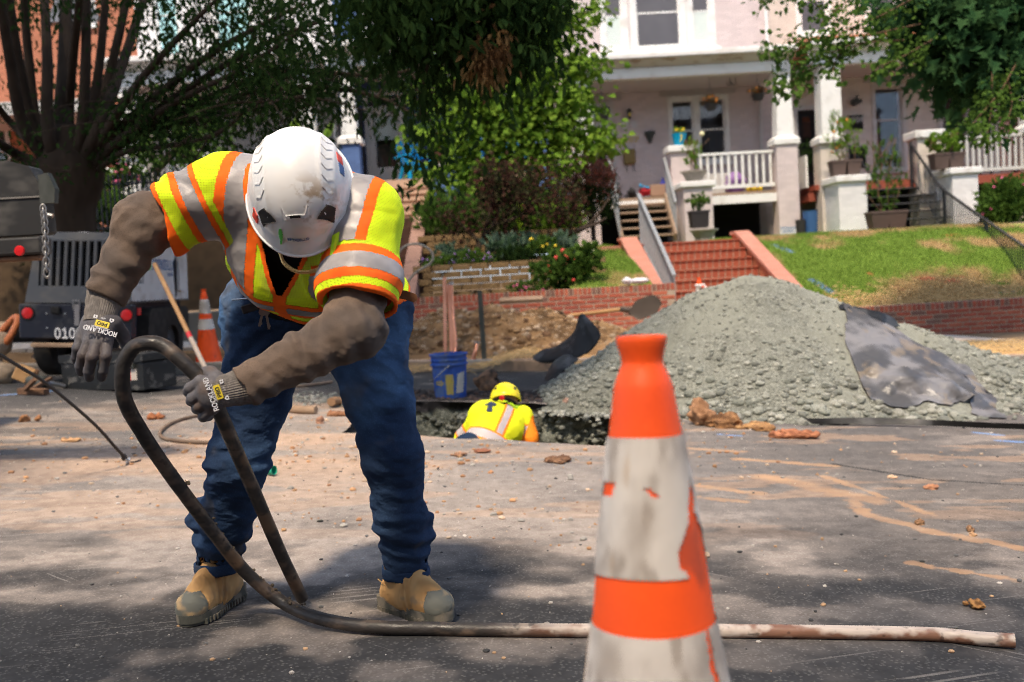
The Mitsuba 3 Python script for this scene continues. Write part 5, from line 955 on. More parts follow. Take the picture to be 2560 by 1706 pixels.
# leaning shovel handle with a red band
a, b = at(530, 955, 8.9), at(386, 660, 9.35); mat('handle_wood', lambda p, n, uv: mix(C3(.50, .30, .14), C3(.36, .19, .08), tfbm(p.x * 12, p.y * 12, p.z * 40, 3)), rough=.55, spec=.35)
hd = thing('shovel', 'long wooden tool handle with a red band, leaning against the compressor', 'tool handle'); t1, t2 = a + (b - a) * .365, a + (b - a) * .41
obj('shaft', tube([t2, b], .0215, 14), 'handle_wood', hd, smooth=40); obj('band', tube([t1, t2], .0225, 14), 'lamp_red', hd, smooth=40); obj('shaft', tube([a, t1], .0215, 14), mat('worn_wood', (.42, .35, .30), rough=.7), hd, smooth=40)
# black steel box with a sticker
bl, br = onz(158, 972), onz(362, 985); tb = thing('tool_box', 'battered black steel box standing on the road before the compressor', 'box'); mat('box_black', lambda p, n, uv: mix(C3(.012, .013, .014), C3(.09, .088, .085), sstep(.56, .72, tfbm(p.x * 14, p.y * 14, p.z * 14, 4))), rough=.5, spec=.4)
d = nrm((br - bl) * [1, 1, 0]); n_ = np.array([d[1], -d[0], 0]); w = np.linalg.norm((br - bl)[:2]); fr = (np.r_[bl[:2], gz((bl + br)[0] / 2)], d, (0, 0, 1))
obj('body', prism(sg.box(0, .01, w, .255).buffer(-.008).buffer(.008), -.38, 0, fr), 'box_black', tb); obj('lid', prism(sg.box(-.015, .262, w + .015, .335).buffer(-.01).buffer(.01), -.39, .015, fr), 'box_black', tb); obj('sticker', prism(sg.box(w - .17, .10, w - .08, .20), .0, .003, fr), mat('sticker', (.50, .45, .40), rough=.6), tb); obj('sticker_stripe', prism(sg.box(w - .17, .10, w - .155, .20), .003, .005, fr), 'lamp_red', tb); obj('latch', prism(sg.box(w - .17, .21, w - .09, .25), .0, .03, fr), 'dark_iron', tb)
obj('plank', bar(onz(285, 905, .52) * 0 + at(300, 862, 9.3), at(345, 868, 9.35), .20, .05), mat('grey_wood', lambda p, n, uv: mix(C3(.30, .26, .22), C3(.44, .38, .32), tn(p.x * 12, p.y * 12, p.z * 30)), rough=.85), label='pale plank end lying on the black steel box', cat='plank')
# clamp tool and sack
ct = thing('pipe_tool', 'rusty clamp tool with a wooden block lying beside the black box', 'tool'); rm = mat('rust', lambda p, n, uv: mix(C3(.10, .055, .035), C3(.22, .12, .07), tfbm(p.x * 20, p.y * 20, p.z * 20, 3)), rough=.8, spec=.3)
obj('foot', bar(onz(50, 978, .03), onz(116, 980, .03), .07, .05), 'rust', ct); obj('bar', bar(onz(62, 975, .05), onz(88, 948, .16), .035, .03), 'rust', ct); obj('bar', bar(onz(84, 972, .05), onz(128, 946, .12), .03, .03), 'rust', ct); obj('block', (lambda m: (m.apply_transform(trimesh.transformations.rotation_matrix(.5, (0, 1, .3))), m.apply_translation(at(62, 936, 9.4)), m)[2])(bev(-.085, .085, -.06, .06, -.07, .07, .01)), 'handle_wood', ct); obj('barrel', tube([at(76, 952, 9.4), at(112, 962, 9.35)], .07, 14), 'dark_iron', ct, smooth=40); obj('rod', tube([at(118, 955, 9.3), at(162, 966, 9.4)], .02, 10), 'steel', ct); obj('bar', bar(at(94, 925, 9.4), at(82, 962, 9.4), .03, .03), 'rust', ct)
F = Field(at(11, 925, 10.0) - [.5, .5, .45], at(11, 925, 10.0) + [.5, .5, .5], .02); q = at(0, 925, 10.0); F.cap(q + [-.2, 0, -.02], q + [.02, 0, -.04], .19, .12, k=.05); F.cap(q + [-.1, .05, .2], q + [-.02, .05, .25], .13, k=.06)
V, Fc, N = F.mesh(lambda P: .05 * (meshkit.fbm(P * 7, 3, 3) - .5)); obj('sack', (V, Fc), mat('sacking', lambda p, n, uv: mix(C3(.42, .34, .26), C3(.28, .2, .13), tfbm(p.x * 6, p.y * 6, p.z * 6, 3)), rough=.9), normals=N, label='beige sack at the frame\'s edge, below the black truck', cat='sack')
obj('hose', tube(spline([at(-10, 880, 10.1), at(20, 850, 10.0), at(44, 805, 10.1), at(36, 795, 10.2), at(5, 828, 10.2), at(-20, 850, 10.2)], 8), .035, 10), mat('orange_hose', (.50, .15, .05), rough=.6), smooth=True, label='folded orange hose hanging over the beige sack', cat='hose')
# ------------------------------------------------------------------ truck tail at the frame's edge
mat('truck_black', lambda p, n, uv: mix(C3(.020, .020, .021), C3(.10, .095, .088), sstep(.42, .75, tfbm(p.x * 5, p.y * 5, p.z * 7, 4))), rough=.55, spec=.4)
tk = thing('truck', 'dusty black dump truck tail entering at the frame\'s edge, with a hanging chain', 'truck'); ty = 4.95; e = at(106, 520, ty); zt, zb = at(60, 400, ty)[2], at(100, 590, ty)[2]
obj('tailgate', prism(sg.Polygon([(e[0] - 1.6, zb), (e[0], zb + .01), (e[0] - .005, zt - .12), (e[0] - .05, zt - .03), (e[0] - .15, zt + .0), (e[0] - 1.6, zt + .02)]).buffer(-.02).buffer(.02), -.14, 0, XZ(ty)), 'truck_black', tk, smooth=30)
obj('seam', box(e[0] - 1.6, e[0] - .005, ty - .008, ty, at(60, 494, ty)[2] - .004, at(60, 494, ty)[2] + .004), mat('seam_grey', (.16, .15, .14), rough=.6), tk)
obj('frame_rail', bev(e[0] - 1.6, e[0] - .01, ty - .03, ty + .10, at(60, 638, ty)[2], zb - .004, .01), 'truck_black', tk); obj('frame_rail', bev(e[0] - 1.6, e[0] - .03, ty - .01, ty + .08, at(60, 652, ty)[2], at(60, 640, ty)[2], .006), 'rust', tk)
obj('side_lamp', lathe([(0, .012), (.022, .010), (.026, 0)], 16, (0, -1, 0), at(56, 628, ty) - [0, .03, 0]), 'lamp_red', tk, smooth=40)
q0, q1 = at(100, 430, ty - .06), at(130, 495, ty - .06); obj('hinge_plate', prism(sg.Polygon([(q0[0] - .03, q1[2] - .02), (q1[0] - .01, q1[2] - .02), (q1[0], q1[2] + .05), (q1[0] - .03, q0[2]), (q0[0] - .03, q0[2] - .01)]), -.03, .02, XZ(ty)), 'dark_iron', tk); obj('pin', tube([at(108, 535, ty), at(132, 540, ty)], .012, 10), 'steel', tk)
ch = spline([at(107, 520, ty - .05), at(112, 560, ty - .05), at(114, 620, ty - .05), at(117, 690, ty - .05)], 5)
for i in range(len(ch) - 1):
    m = trimesh.creation.torus(.0125, .0042, major_sections=14, minor_sections=6); m.apply_scale((1, 1.75, 1)); m.apply_transform(trimesh.transformations.rotation_matrix(math.pi / 2, (1, 0, 0))); m.apply_transform(trimesh.transformations.rotation_matrix(.3 + 1.57 * (i % 2), (0, 0, 1))); m.apply_translation((ch[i] + ch[i + 1]) / 2); obj('chain_link', m, mat('chain', (.32, .31, .30), rough=.45, metal=.8) if 'chain' not in scene else 'chain', tk, smooth=True)
obj('wheel', lathe([(.2, -.13), (.45, -.14), (.5, -.1), (.5, .1), (.45, .14), (.2, .13), (.2, -.13)], 36, (1, 0, 0), (e[0] - 1.6, ty + 1.6, .5 + .15)), 'tyre', tk, smooth=40)
# ------------------------------------------------------------------ shovel and board on the dirt
sh = thing('shovel', 'long shovel lying on the dirt mound, its dark blade raised over the gravel', 'shovel'); a, b = at(1423, 790, 12.9), at(1552, 774, 12.5)
obj('handle', tube([a, b], .026, 12), 'handle_wood', sh, smooth=40)
B = [at(1572, 778, 12.3), at(1600, 760, 12.2), at(1650, 756, 12.1)]; V = []
for i, t in enumerate(np.linspace(0, 1, 12)):
    c = at(1572 + 82 * t, 782 - 26 * t, 12.35 - .2 * t); w_ = .13 * math.sin(min(1, t * 3) * math.pi / 2) * (1 if t < .7 else math.cos((t - .7) / .3 * math.pi / 2) ** .7)
    for s in np.linspace(-1, 1, 9): V.append(c + np.array([.0, .35 * w_ * s, w_ * s * .95 - .03 * (1 - s * s)]))
i, j = np.meshgrid(np.arange(11), np.arange(8), indexing='ij'); q = np.stack([i * 9 + j, i * 9 + j + 1, (i + 1) * 9 + j + 1, (i + 1) * 9 + j], -1).reshape(-1, 4); Fq = np.vstack([q[:, [0, 1, 2]], q[:, [0, 2, 3]]]); V = np.array(V); obj('blade', (np.vstack([V, V + [0, .006, 0]]), np.vstack([Fq, Fq[:, ::-1] + len(V)])), mat('blade_steel', (.05, .035, .025), rough=.5, spec=.5), sh, smooth=True); obj('socket', tube([b, at(1585, 778, 12.4)], [.028, .035], 12), 'blade_steel', sh)
obj('board', bar(at(1250, 752, 12.9), at(1357, 747, 12.8), .10, .04, (0, -.5, 1)), 'tan_wood', label='thin pale board lying on top of the dirt mound', cat='board')
# ------------------------------------------------------------------ the worker down in the trench
pw = thing('person', 'worker in a yellow helmet and yellow hi-vis top, seen from behind down in the trench', 'person')
c8 = lambda x, y, Y: at(980 + x * 600 / 2352, 740 + y * 400 / 1568, Y)
h0 = c8(1112, 985, 7.42); nk = c8(1085, 1105, 7.36); hp = c8(880, 1580, 7.08); sl_, sr_ = c8(870, 1230, 7.30), c8(1265, 1190, 7.42); el_, er_ = c8(700, 1400, 7.35), c8(1345, 1400, 7.32); wr_ = c8(1330, 1560, 7.55); wl_ = c8(760, 1600, 7.6)
floor_z = gz(0) - 1.20; a_ = nrm(nk - hp); s_ = nrm(sr_ - sl_); s_ = nrm(s_ - a_ * (s_ @ a_)); b_ = np.cross(s_, a_)           # up the spine, to his right in the picture, out of his back
if b_[1] > 0: b_ = -b_
mat('hivis_shirt', lambda p, n, uv: mix(C3(.84, .88, .02), C3(.60, .62, .03), sstep(.45, .75, tfbm(p.x * 9, p.y * 9, p.z * 9, 3)) * .6), rough=.8, spec=.2, sheen=.2)
F = Field(np.minimum.reduce([hp, el_, er_, nk, wr_, wl_]) - .25, np.maximum.reduce([hp, el_, er_, nk]) + .25, .0075)
F.cap(hp, hp + a_ * .30, .165, .170, k=.05, n=b_, f=1.25); F.cap(nk - a_ * .14 - s_ * .09, nk - a_ * .14 + s_ * .09, .13, k=.05); F.cap(sl_, nk - a_ * .06, .085, .09, k=.05); F.cap(sr_, nk - a_ * .06, .085, .09, k=.05)
F.cap(nk - a_ * .05, nk + a_ * .045, .078, .070, k=.02)
for S, E_, W in ((sl_, el_, wl_), (sr_, er_, wr_)): F.cap(S, E_, .085, .068, k=.03); F.cap(E_, W, .066, .05, k=.02)
V, Fc, N = F.mesh(lambda P: .012 * (meshkit.fbm(P * 13, 3, 61) - .5) + .006 * (meshkit.fbm(P * 34, 3, 62) - .5)); P = V[Fc].mean(1); rel = P - nk; u, v, w = rel @ s_, -(rel @ a_), rel @ b_
cls = np.zeros(len(Fc), int); ar = nrm(er_ - sr_); tr = (P - sr_) @ ar; arm = (np.linalg.norm(P - sr_ - tr[:, None] * ar, axis=1) < .115) & (tr > .03) & (u > .10); al = nrm(el_ - sl_); tl = (P - sl_) @ al; arml = (np.linalg.norm(P - sl_ - tl[:, None] * al, axis=1) < .11) & (tl > .04) & (u < -.12)
to = ~arm & ~arml & (w > -.03); spine = np.abs(u - .035 - 0 * v)
cls[to & (v > .02) & (v < .33) & (spine < .040)] = 1; cls[to & (v > .02) & (v < .33) & (spine < .024)] = 2
cls[to & (v > .285) & (v < .385)] = 1; cls[to & (v > .30) & (v < .37)] = 2
for c_, t_ in ((arm, tr), (arml, tl)): cls[c_ & (t_ > .105) & (t_ < .20)] = 1; cls[c_ & (t_ > .12) & (t_ < .185)] = 2
cls[arm & (tr > .0) & (((P - sr_) @ s_) > .062)] = 1; cls[(v < -.005) & (np.linalg.norm(np.cross(rel, a_), axis=1) < .11)] = 3
mat('silver_tape', (.52, .46, .46), rough=.5, spec=.5); mat('orange_edge', (1.0, .28, .02), rough=.75, spec=.2); pr = split(V, Fc, N, cls); tp_ = obj('top', pr[0][:2], 'hivis_shirt', pw, normals=pr[0][2])
obj('orange_trim', (pr[1][0] + pr[1][2] * .0015, pr[1][1]), 'orange_edge', tp_, normals=pr[1][2]); obj('reflective_band', (pr[2][0] + pr[2][2] * .002, pr[2][1]), 'silver_tape', tp_, normals=pr[2][2]); obj('hood', (pr[3][0], pr[3][1]), 'lime_cloth', tp_, normals=pr[3][2])
# printed mark and straps on the back: ray cast on the top
tmesh = trimesh.Trimesh(V, Fc, process=False)
from scipy.spatial import cKDTree
kd = cKDTree(V)
def onback(pts2, lift):
    out = []
    for uu, vv in pts2:
        q = nk + s_ * uu - a_ * vv + b_ * .16; 
        for _ in range(14):
            dd, ii = kd.query(q); st = (q - V[ii]) @ N[ii]; q = q - b_ * max(min(st, .05), -.05) * .6
        out.append(q + b_ * lift)
    return np.array(out)
def backprint(g_, name, m, parent, lift=.004):
    ms = prism(g_.segmentize(.012), 0, 1); V_ = onback(ms.vertices[:, :2], lift); V_ = V_ + b_ * (ms.vertices[:, 2:] * .003); return obj(name, (V_, ms.faces), m, parent)
mat('navy_print', (.015, .03, .08), rough=.7)
# local picture coordinates: (across, down the back)
mk = sg.LineString([(-.085, .150), (-.105, .105), (-.10, .075)]).buffer(.011).union(sg.LineString([(-.135, .112), (-.115, .100), (-.085, .098), (-.072, .082), (-.082, .068), (-.105, .070), (-.118, .085)]).buffer(.0075)).union(sg.LineString([(-.104, .155), (-.104, .08)]).buffer(.013))
backprint(mk, 'printed_mark', 'navy_print', tp_)
lt = meshkit.text_mesh('IMPRINT', .012, .001, False); 
# helmet
hf = nrm(np.array([.02, .97, -.22])); hu = nrm(np.array([.05, .22, .97])); hf = nrm(hf - hu * (hf @ hu)); hs = np.cross(hu, hf)
def hshell(o, nu=56, nv=26):
    th, ph = np.meshgrid(np.arange(nu) / nu * 2 * np.pi, np.linspace(0, 1.62, nv)); rf, rs, rc = .135 + o, .115 + o, .135 + o; back = np.maximum(-np.cos(th), 0)
    V = h0 + hf * (rf * np.sin(ph) * np.cos(th))[..., None] + hs * (rs * np.sin(ph) * np.sin(th))[..., None] + hu * (rc * np.cos(ph) - .03 + .030 * np.maximum(0, ph - 1.1) * back * 2.2)[..., None]
    i, j = np.meshgrid(np.arange(nv - 1), np.arange(nu), indexing='ij'); a, b = i * nu + j, i * nu + (j + 1) % nu; q = np.stack([a, a + nu, b + nu, b], -1).reshape(-1, 4); return V.reshape(-1, 3), np.vstack([q[:, [0, 1, 2]], q[:, [0, 2, 3]]])
mat('helmet_yellow', lambda p, n, uv: mix(C3(.86, .72, .015), C3(.62, .47, .05), sstep(.5, .8, tfbm(p.x * 20, p.y * 20, p.z * 20, 3)) * .6), rough=.35, spec=.5)
Vh, Fh = hshell(0); hm = obj('helmet', (Vh, Fh), 'helmet_yellow', pw, smooth=True); obj('rim', tube(np.vstack([Vh[-56:], Vh[-56:-54]]), .004, 8, caps=False), 'helmet_yellow', hm, smooth=True); Vi, Fi = hshell(-.008); obj('liner', (Vi, Fi[:, ::-1]), 'black_cloth', hm, smooth=True)
for th, ph in ((math.pi * .72, .93), (math.pi * 1.28, .93)):
    c = h0 + hf * .137 * math.sin(ph) * math.cos(th) + hs * .117 * math.sin(ph) * math.sin(th) + hu * (.137 * math.cos(ph) - .03); n_ = nrm(c - h0 + hu * .03); obj('vent', (lambda m: (m.apply_transform(trimesh.geometry.align_vectors([0, 0, 1], n_)), m.apply_translation(c), m)[2])(trimesh.creation.icosphere(subdivisions=2, radius=.013).apply_scale((1, 1.2, .25))), 'black_rubber', hm, smooth=True)
F = Field(h0 - .16, h0 + .16, .0065); F.cap(h0 - hu * .01, h0 - hu * .10 + hf * .01, .095, .075, k=.02); F.cap(h0 - hu * .10 + hf * .03, nk, .062, .066, k=.03); F.cap(h0 - hu * .10 + hf * .07, h0 - hu * .135 + hf * .085, .05, .036, k=.02); F.cap(h0 - hu * .07 + hf * .10, h0 - hu * .09 + hf * .115, .012, .016, k=.01)
for q in (-1, 1): F.ell(h0 - hu * .075 + hs * q * .083, (hu, hf, hs), (.03, .018, .012), k=.006)
V2, F2, N2 = F.mesh(); obj('skin', (V2, F2), 'skin', pw, normals=N2)
obj('harness', cat_([tube(spline([c8(985, 1035, 7.28), c8(1070, 1000, 7.24), c8(1160, 1020, 7.26), c8(1215, 1060, 7.30)], 6), .011, 8)]), 'black_cloth', hm, smooth=True)
obj('knob', lathe([(0, .012), (.018, .011), (.021, 0)], 16, (0, -1, 0), c8(1078, 1000, 7.235)), 'lamp_red', hm, smooth=40)
st = [tube(spline([c8(1005, 1050, 7.27), c8(1040, 1070, 7.255), c8(1085, 1090, 7.255)], 5), .006, 6), tube(spline([c8(1045, 1095, 7.255), c8(1090, 1060, 7.25), c8(1180, 1030, 7.26)], 5), .006, 6)]; obj('strap', cat_(st), 'black_cloth', hm)
# legs, boots and gloves, down in the trench
hL, hR = hp - s_ * .10, hp + s_ * .10; F = Field(np.array([hp[0] - .45, hp[1] - .4, floor_z]), hp + [.45, .5, .2], .01); F.cap(hL, hR, .13, k=.04)
for H, dx in ((hL, -.06), (hR, .06)): 
    K = np.array([H[0] + dx, H[1] - .02, floor_z + .50]); A = np.array([H[0] + dx, H[1] - .10, floor_z + .09]); F.cap(H, K, .11, .075, k=.03); F.cap(K, A, .075, .06, k=.02); F.cap(A - [0, 0, .035], A + [0, .16, -.04], .05, .045, k=.02)
V2, F2, N2 = F.mesh(lambda P: .01 * (meshkit.fbm(P * 14, 3, 3) - .5)); lo = V2[F2].mean(1)[:, 2] < floor_z + .13; pr = split(V2, F2, N2, lo.astype(int)); obj('trousers', pr[0][:2], 'denim', pw, normals=pr[0][2]); obj('boots', pr[1][:2], 'boot_leather', pw, normals=pr[1][2])
for W, E_ in ((wl_, el_), (wr_, er_)):
    d = nrm(W - E_); c = W + d * .085; F = Field(W - .2, W + .2, .005); F.cap(W, c, .038, .042, k=.02); sd = nrm(np.cross(d, [0, 0, 1])); up = np.cross(sd, d)
    for q in range(4): k0 = c + sd * (.028 - .019 * q); F.cap(k0, k0 + d * .035 + up * .01, .0115, k=.004); F.cap(k0 + d * .035 + up * .01, k0 + d * (.055 - .004 * abs(q - 1)) - up * .02, .0105, .009, k=.004)
    F.cap(W + d * .03 + sd * .03, c + sd * .058 - up * .015, .013, .011, k=.006); V2, F2, N2 = F.mesh(); obj('glove', (V2, F2), 'glove_rubber', pw, normals=N2)
# ------------------------------------------------------------------ brick garden walls, steps, lawn, terraces
BT = [(.34, .095, .060), (.40, .125, .075), (.29, .085, .06), (.20, .11, .085)]
for i, c in enumerate(BT):
    mat(f'brick_{i}', (lambda c: lambda p, n, uv: C3(*c) * (.72 + .6 * tfbm(p.x * 14, p.y * 14, p.z * 30, 3)))(c), rough=.9, spec=.15)
mat('mortar', lambda p, n, uv: mix(C3(.34, .27, .21), C3(.44, .36, .29), tn(p.x * 30, p.y * 30, p.z * 30)), rough=.95, spec=.1)
mat('orange_brick', lambda p, n, uv: mix(C3(.48, .17, .09), C3(.40, .13, .075), tn(p.x * 9, p.y * 9, p.z * 16)), rough=.9, spec=.15)
_br = mikit.ply(bev(-.0995, .0995, -.028, .03, -.0265, .0265, .004), 'brick_0'); _so = mikit.ply(bev(-.0275, .0275, -.028, .035, -.047, .047, .004), 'brick_0')
def brick_wall(k, a, b, zt, zb, rows, seed, soldier=True):
    """running bond from a to b (x, y), facing the street"""
    g = np.random.default_rng(seed); a, b = np.asarray(a, float), np.asarray(b, float); d = (b - a); L = np.linalg.norm(d); d /= L; ang = math.degrees(math.atan2(d[1], d[0])); nrm_ = np.array([d[1], -d[0]])
    c = bar((*(a - nrm_ * .097), (zt + zb) / 2), (*(b - nrm_ * .097), (zt + zb) / 2), .238, zt - zb); obj('mortar', c, 'mortar', k)
    top = zt + .002
    if soldier:
        n = int(L / .066)
        for i in range(n):
            q = a + d * (i + .5) * L / n; put('brick', {**_so, 'bsdf': {'type': 'ref', 'id': f'brick_{g.choice(4, p=(.45, .2, .15, .2))}'}, 'to_world': T().translate([q[0], q[1], top - .047]).rotate([0, 0, 1], ang + g.normal(0, .7)).scale([1, 1, 1 + g.uniform(-.01, .01)])}, k)
        top -= .105
    for r in range(rows):
        z = top - .0265 - r * .0675; n = int(L / .2135) + 1
        for i in range(n):
            t = (i + (.5 if r % 2 else 0)) * .2135 + .1
            if t > L - .06: continue
            q = a + d * t; put('brick', {**_br, 'bsdf': {'type': 'ref', 'id': f'brick_{g.choice(4, p=(.5, .22, .2, .08))}'}, 'to_world': T().translate([q[0], q[1] - g.uniform(0, .004), z]).rotate([0, 0, 1], ang + g.normal(0, .4)).rotate([0, 1, 0], g.normal(0, .25))}, k)
wr = thing('brick_wall', 'low red brick garden wall with a row of upright bricks on top, behind the tarp', 'wall'); brick_wall(wr, (4.95, 14.3), (8.25, 14.3), .295, -.60, 10, 1)
ret = thing('brick_wall', 'short angled orange brick return between the brick steps and the garden wall', 'wall'); a_, b_ = np.array([4.30, 14.75]), np.array([4.93, 14.33]); n_ = 9
obj('mortar', bar((*(a_ + [.07, .1]), -.15), (*(b_ + [.07, .1]), -.15), .2, .9), 'mortar', ret)
for r in range(11):
    for i in range(6): q = a_ + (b_ - a_) * (i + .5) / 6; put('brick', {**mikit.ply(bev(-.054, .054, -.02, .03, -.031 if r else -.05, .031 if r else .05, .004), 'orange_brick'), 'to_world': T().translate([q[0], q[1], .25 - .071 * r - (.02 if r else 0)]).rotate([0, 0, 1], -33.7)}, ret) if r > 0 or True else None
wl = thing('brick_wall', 'low red brick garden wall behind the dirt mound and copper tubes', 'wall'); brick_wall(wl, (-1.75, 14.3), (2.62, 14.3), .80, -.10, 8, 2)
obj('plastic_bag', (lambda m: m)(cat_([(lambda r: (r.apply_translation(at(*q)), r)[1])(rock(np.random.default_rng(i), .10, 3, .45)) for i, q in enumerate(((1568, 703, 14.35), (1598, 702, 14.35)))])), mat('bag_white', (.72, .70, .74), rough=.4), smooth=True, label='crumpled white plastic bag lying on top of the brick wall', cat='plastic bag')
# brick steps up to 1207
st = thing('brick_steps', 'red brick steps with pink cheeks climbing from the street to house 1207', 'steps'); SX0, SX1 = 2.62, 4.38; ns, y0, z0 = 9, 14.42, .0; rise, run = 1.47 / 9, 3.4 / 9
obj('mortar', prism(sg.Polygon([(y0, -.4)] + [p for i in range(ns) for p in ((y0 + run * i, z0 + rise * i - .004), (y0 + run * i, z0 + rise * (i + 1) - .004))] + [(y0 + run * ns + .6, z0 + rise * ns - .004), (y0 + run * ns + .6, -.4)]), SX0, SX1, ((0, 0, 0), (0, 1, 0), (0, 0, 1))), 'mortar', st)
mat('step_brick', lambda p, n, uv: mix(C3(.36, .088, .045), C3(.27, .06, .035), tfbm(p.x * 7, p.y * 7, p.z * 9, 3)), rough=.75, spec=.3); nb = 16; bw = (SX1 - SX0) / nb
_rb = mikit.ply(bev(-bw / 2 + .006, bw / 2 - .006, -.006, .06, -rise / 2 + .018, rise / 2 - .020, .004), 'step_brick'); _tb = mikit.ply(bev(-bw / 2 + .005, bw / 2 - .005, -.030, .20, -.0, .030, .006), 'step_brick'); g = np.random.default_rng(4)
for i in range(1, ns):
    for j in range(nb):
        x = SX0 + bw * (j + .5); y = y0 + run * i; z = z0 + rise * i
        put('brick', {**_rb, 'to_world': T().translate([x, y, z + rise / 2 - .012])}, st); put('tread_brick', {**_tb, 'to_world': T().translate([x, y + g.uniform(-.003, .003), z + rise - .030])}, st)
mat('pink_brick', lambda p, n, uv: mix(C3(.52, .245, .19), C3(.44, .19, .14), tn(p.x * 9, p.y * 16, p.z * 9)) * (.85 + .15 * sstep(.06, .12, dr.abs(p.y * 9 - dr.round(p.y * 9)))), rough=.85, spec=.15)
for x0, x1 in ((2.34, 2.615), (4.385, 4.62)): 
    ck = sg.Polygon([(14.30, .02 + .40), (14.36, .02 + .44), (17.78, 1.57), (18.1, 1.57), (18.1, -.5), (14.30, -.5)]); obj('cheek', prism(ck, x0 + .015, x1 - .015, ((0, 0, 0), (0, 1, 0), (0, 0, 1))), 'orange_brick', st); obj('cheek_cap', prism(sg.Polygon([(14.27, .39), (14.27, .44), (17.78, 1.615), (18.15, 1.615), (18.15, 1.56), (17.79, 1.56)]), x0 - .012, x1 + .012, ((0, 0, 0), (0, 1, 0), (0, 0, 1))), 'pink_brick', st)
obj('landing', box(2.0, 4.8, 17.84, 22.3, 1.35, 1.475), 'pink_brick', st)
mat('grey_iron', (.33, .35, .37), rough=.45, metal=.3); hr = thing('handrail', 'grey metal handrail with thin bars beside the brick steps', 'handrail'); A, B = np.array([2.70, 17.82, 2.36]), np.array([2.66, 14.5, .90]); obj('rail', bar(A, B, .055, .045), 'grey_iron', hr); lo = np.array([0, 0, -.80]); obj('rail', bar(A + lo, B + np.array([0, 0, -.50]), .035, .025), 'grey_iron', hr)
for i in range(31): q = A + (B - A) * i / 30; zb_ = A[2] - .80 + (B[2] - .50 - A[2] + .80) * i / 30; obj('baluster', box(q[0] - .008, q[0] + .008, q[1] - .008, q[1] + .008, zb_ - (.14 if i in (0, 30) else 0), q[2] - .01), 'grey_iron', hr)
# lawn
def lawn_z(x, y):
    t = np.clip((y - 14.45) / 5.0, 0, 1); base = np.where(x < 3.4, .78, .27); top = 1.50; z = base + (top - base) * (1 - (1 - t) ** 1.7) + np.clip((y - 19.4) / 4.2, 0, 1) * .15
    return z + .04 * (meshkit.fbm(np.stack([x * 1.3, y * 1.3, 0 * x], -1), 3, 4) - .5)
def m_lawn(p, n, uv):
    q = tfbm(p.x * 1.3 + 2, p.y * 1.0, 3, 4); s = tn(p.x * 40, p.y * 40, p.z * 40); dry = sstep(.48, .66, q + .10 * sstep(16.2, 14.6, p.y)); c = mix(mix(C3(.075, .14, .018), C3(.14, .21, .035), s), mix(C3(.33, .22, .11), C3(.22, .15, .07), s), dry)
    rp = sstep(.5, .62, tfbm(p.x * 3 + 9, p.y * 4, 1, 3)); line = dr.maximum(sstep(.14, .04, seg(p, 6.15, 15.0, 5.9, 15.9)), dr.maximum(sstep(.2, .08, seg(p, 6.7, 15.35, 7.2, 15.3)), sstep(.2, .05, seg(p, 7.9, 17.6, 8.4, 17.9)))); c = mix(c, C3(.42, .06, .05), line * rp * .8)
    lb = dr.maximum(sstep(.09, .03, seg(p, 5.15, 15.05, 5.02, 15.6)), sstep(.09, .03, seg(p, 5.2, 17.2, 5.1, 17.9))); return mix(c, C3(.10, .18, .42), lb * .7)
mat('lawn_soil', m_lawn, rough=.95, spec=.1)
def field(x0, x1, y0, y1, h, zf):
    X, Y = np.meshgrid(np.arange(x0, x1 + h / 2, h), np.arange(y0, y1 + h / 2, h), indexing='ij'); V = np.stack([X, Y, zf(X, Y)], -1).reshape(-1, 3); nx, ny = X.shape; i, j = np.meshgrid(np.arange(nx - 1), np.arange(ny - 1), indexing='ij'); a = i * ny + j; q = np.stack([a, a + ny, a + ny + 1, a + 1], -1).reshape(-1, 4); return trimesh.Trimesh(V, np.vstack([q[:, [0, 1, 2]], q[:, [0, 2, 3]]]), process=False)
lw = tag('lawn', kind='structure'); obj('turf', field(4.62, 14.0, 14.42, 31, .12, lawn_z), 'lawn_soil', lw, smooth=True); obj('turf', field(1.15, 2.35, 14.42, 24, .12, lawn_z), 'lawn_soil', lw, smooth=True); obj('turf', field(2.3, 4.7, 20.5, 31, .3, lambda x, y: lawn_z(x, y) - .06), 'lawn_soil', lw, smooth=True)
mat('blade', lambda p, n, uv: mix(mix(C3(.09, .17, .02), C3(.19, .28, .045), tn(p.x * 30, p.y * 30, p.z * 30)), C3(.42, .30, .14), sstep(.47, .63, tfbm(p.x * 1.3 + 2, p.y * 1.0, 3, 4) + .10 * sstep(16.2, 14.6, p.y) + .10 * (tn(p.x * 60, p.y * 60, 0) - .5))), rough=.7, spec=.2)
def blades(n, fxy, zf, name, m, seed, h=(.03, .08), w=.006, **kw):
    g = np.random.default_rng(seed); x, y = fxy(g, n); z = zf(x, y); a = g.uniform(0, 6.3, n); l = g.uniform(*h, n); t = g.uniform(.0, .7, n); up = np.c_[np.cos(a * 3) * t, np.sin(a * 3) * t, np.ones(n)] * l[:, None]; s = np.c_[np.cos(a), np.sin(a), 0 * a] * w; p = np.c_[x, y, z - .004]
    V = np.stack([p - s, p + s, p + up * .6 + s * .7 + [0, 0, .0], p + up], 1).reshape(-1, 3); b = np.arange(n)[:, None] * 4; F_ = np.stack([b + [0, 1, 2], b + [0, 2, 3]], 1).reshape(-1, 3); return obj(name, (V, F_), m, kind='stuff', **kw)
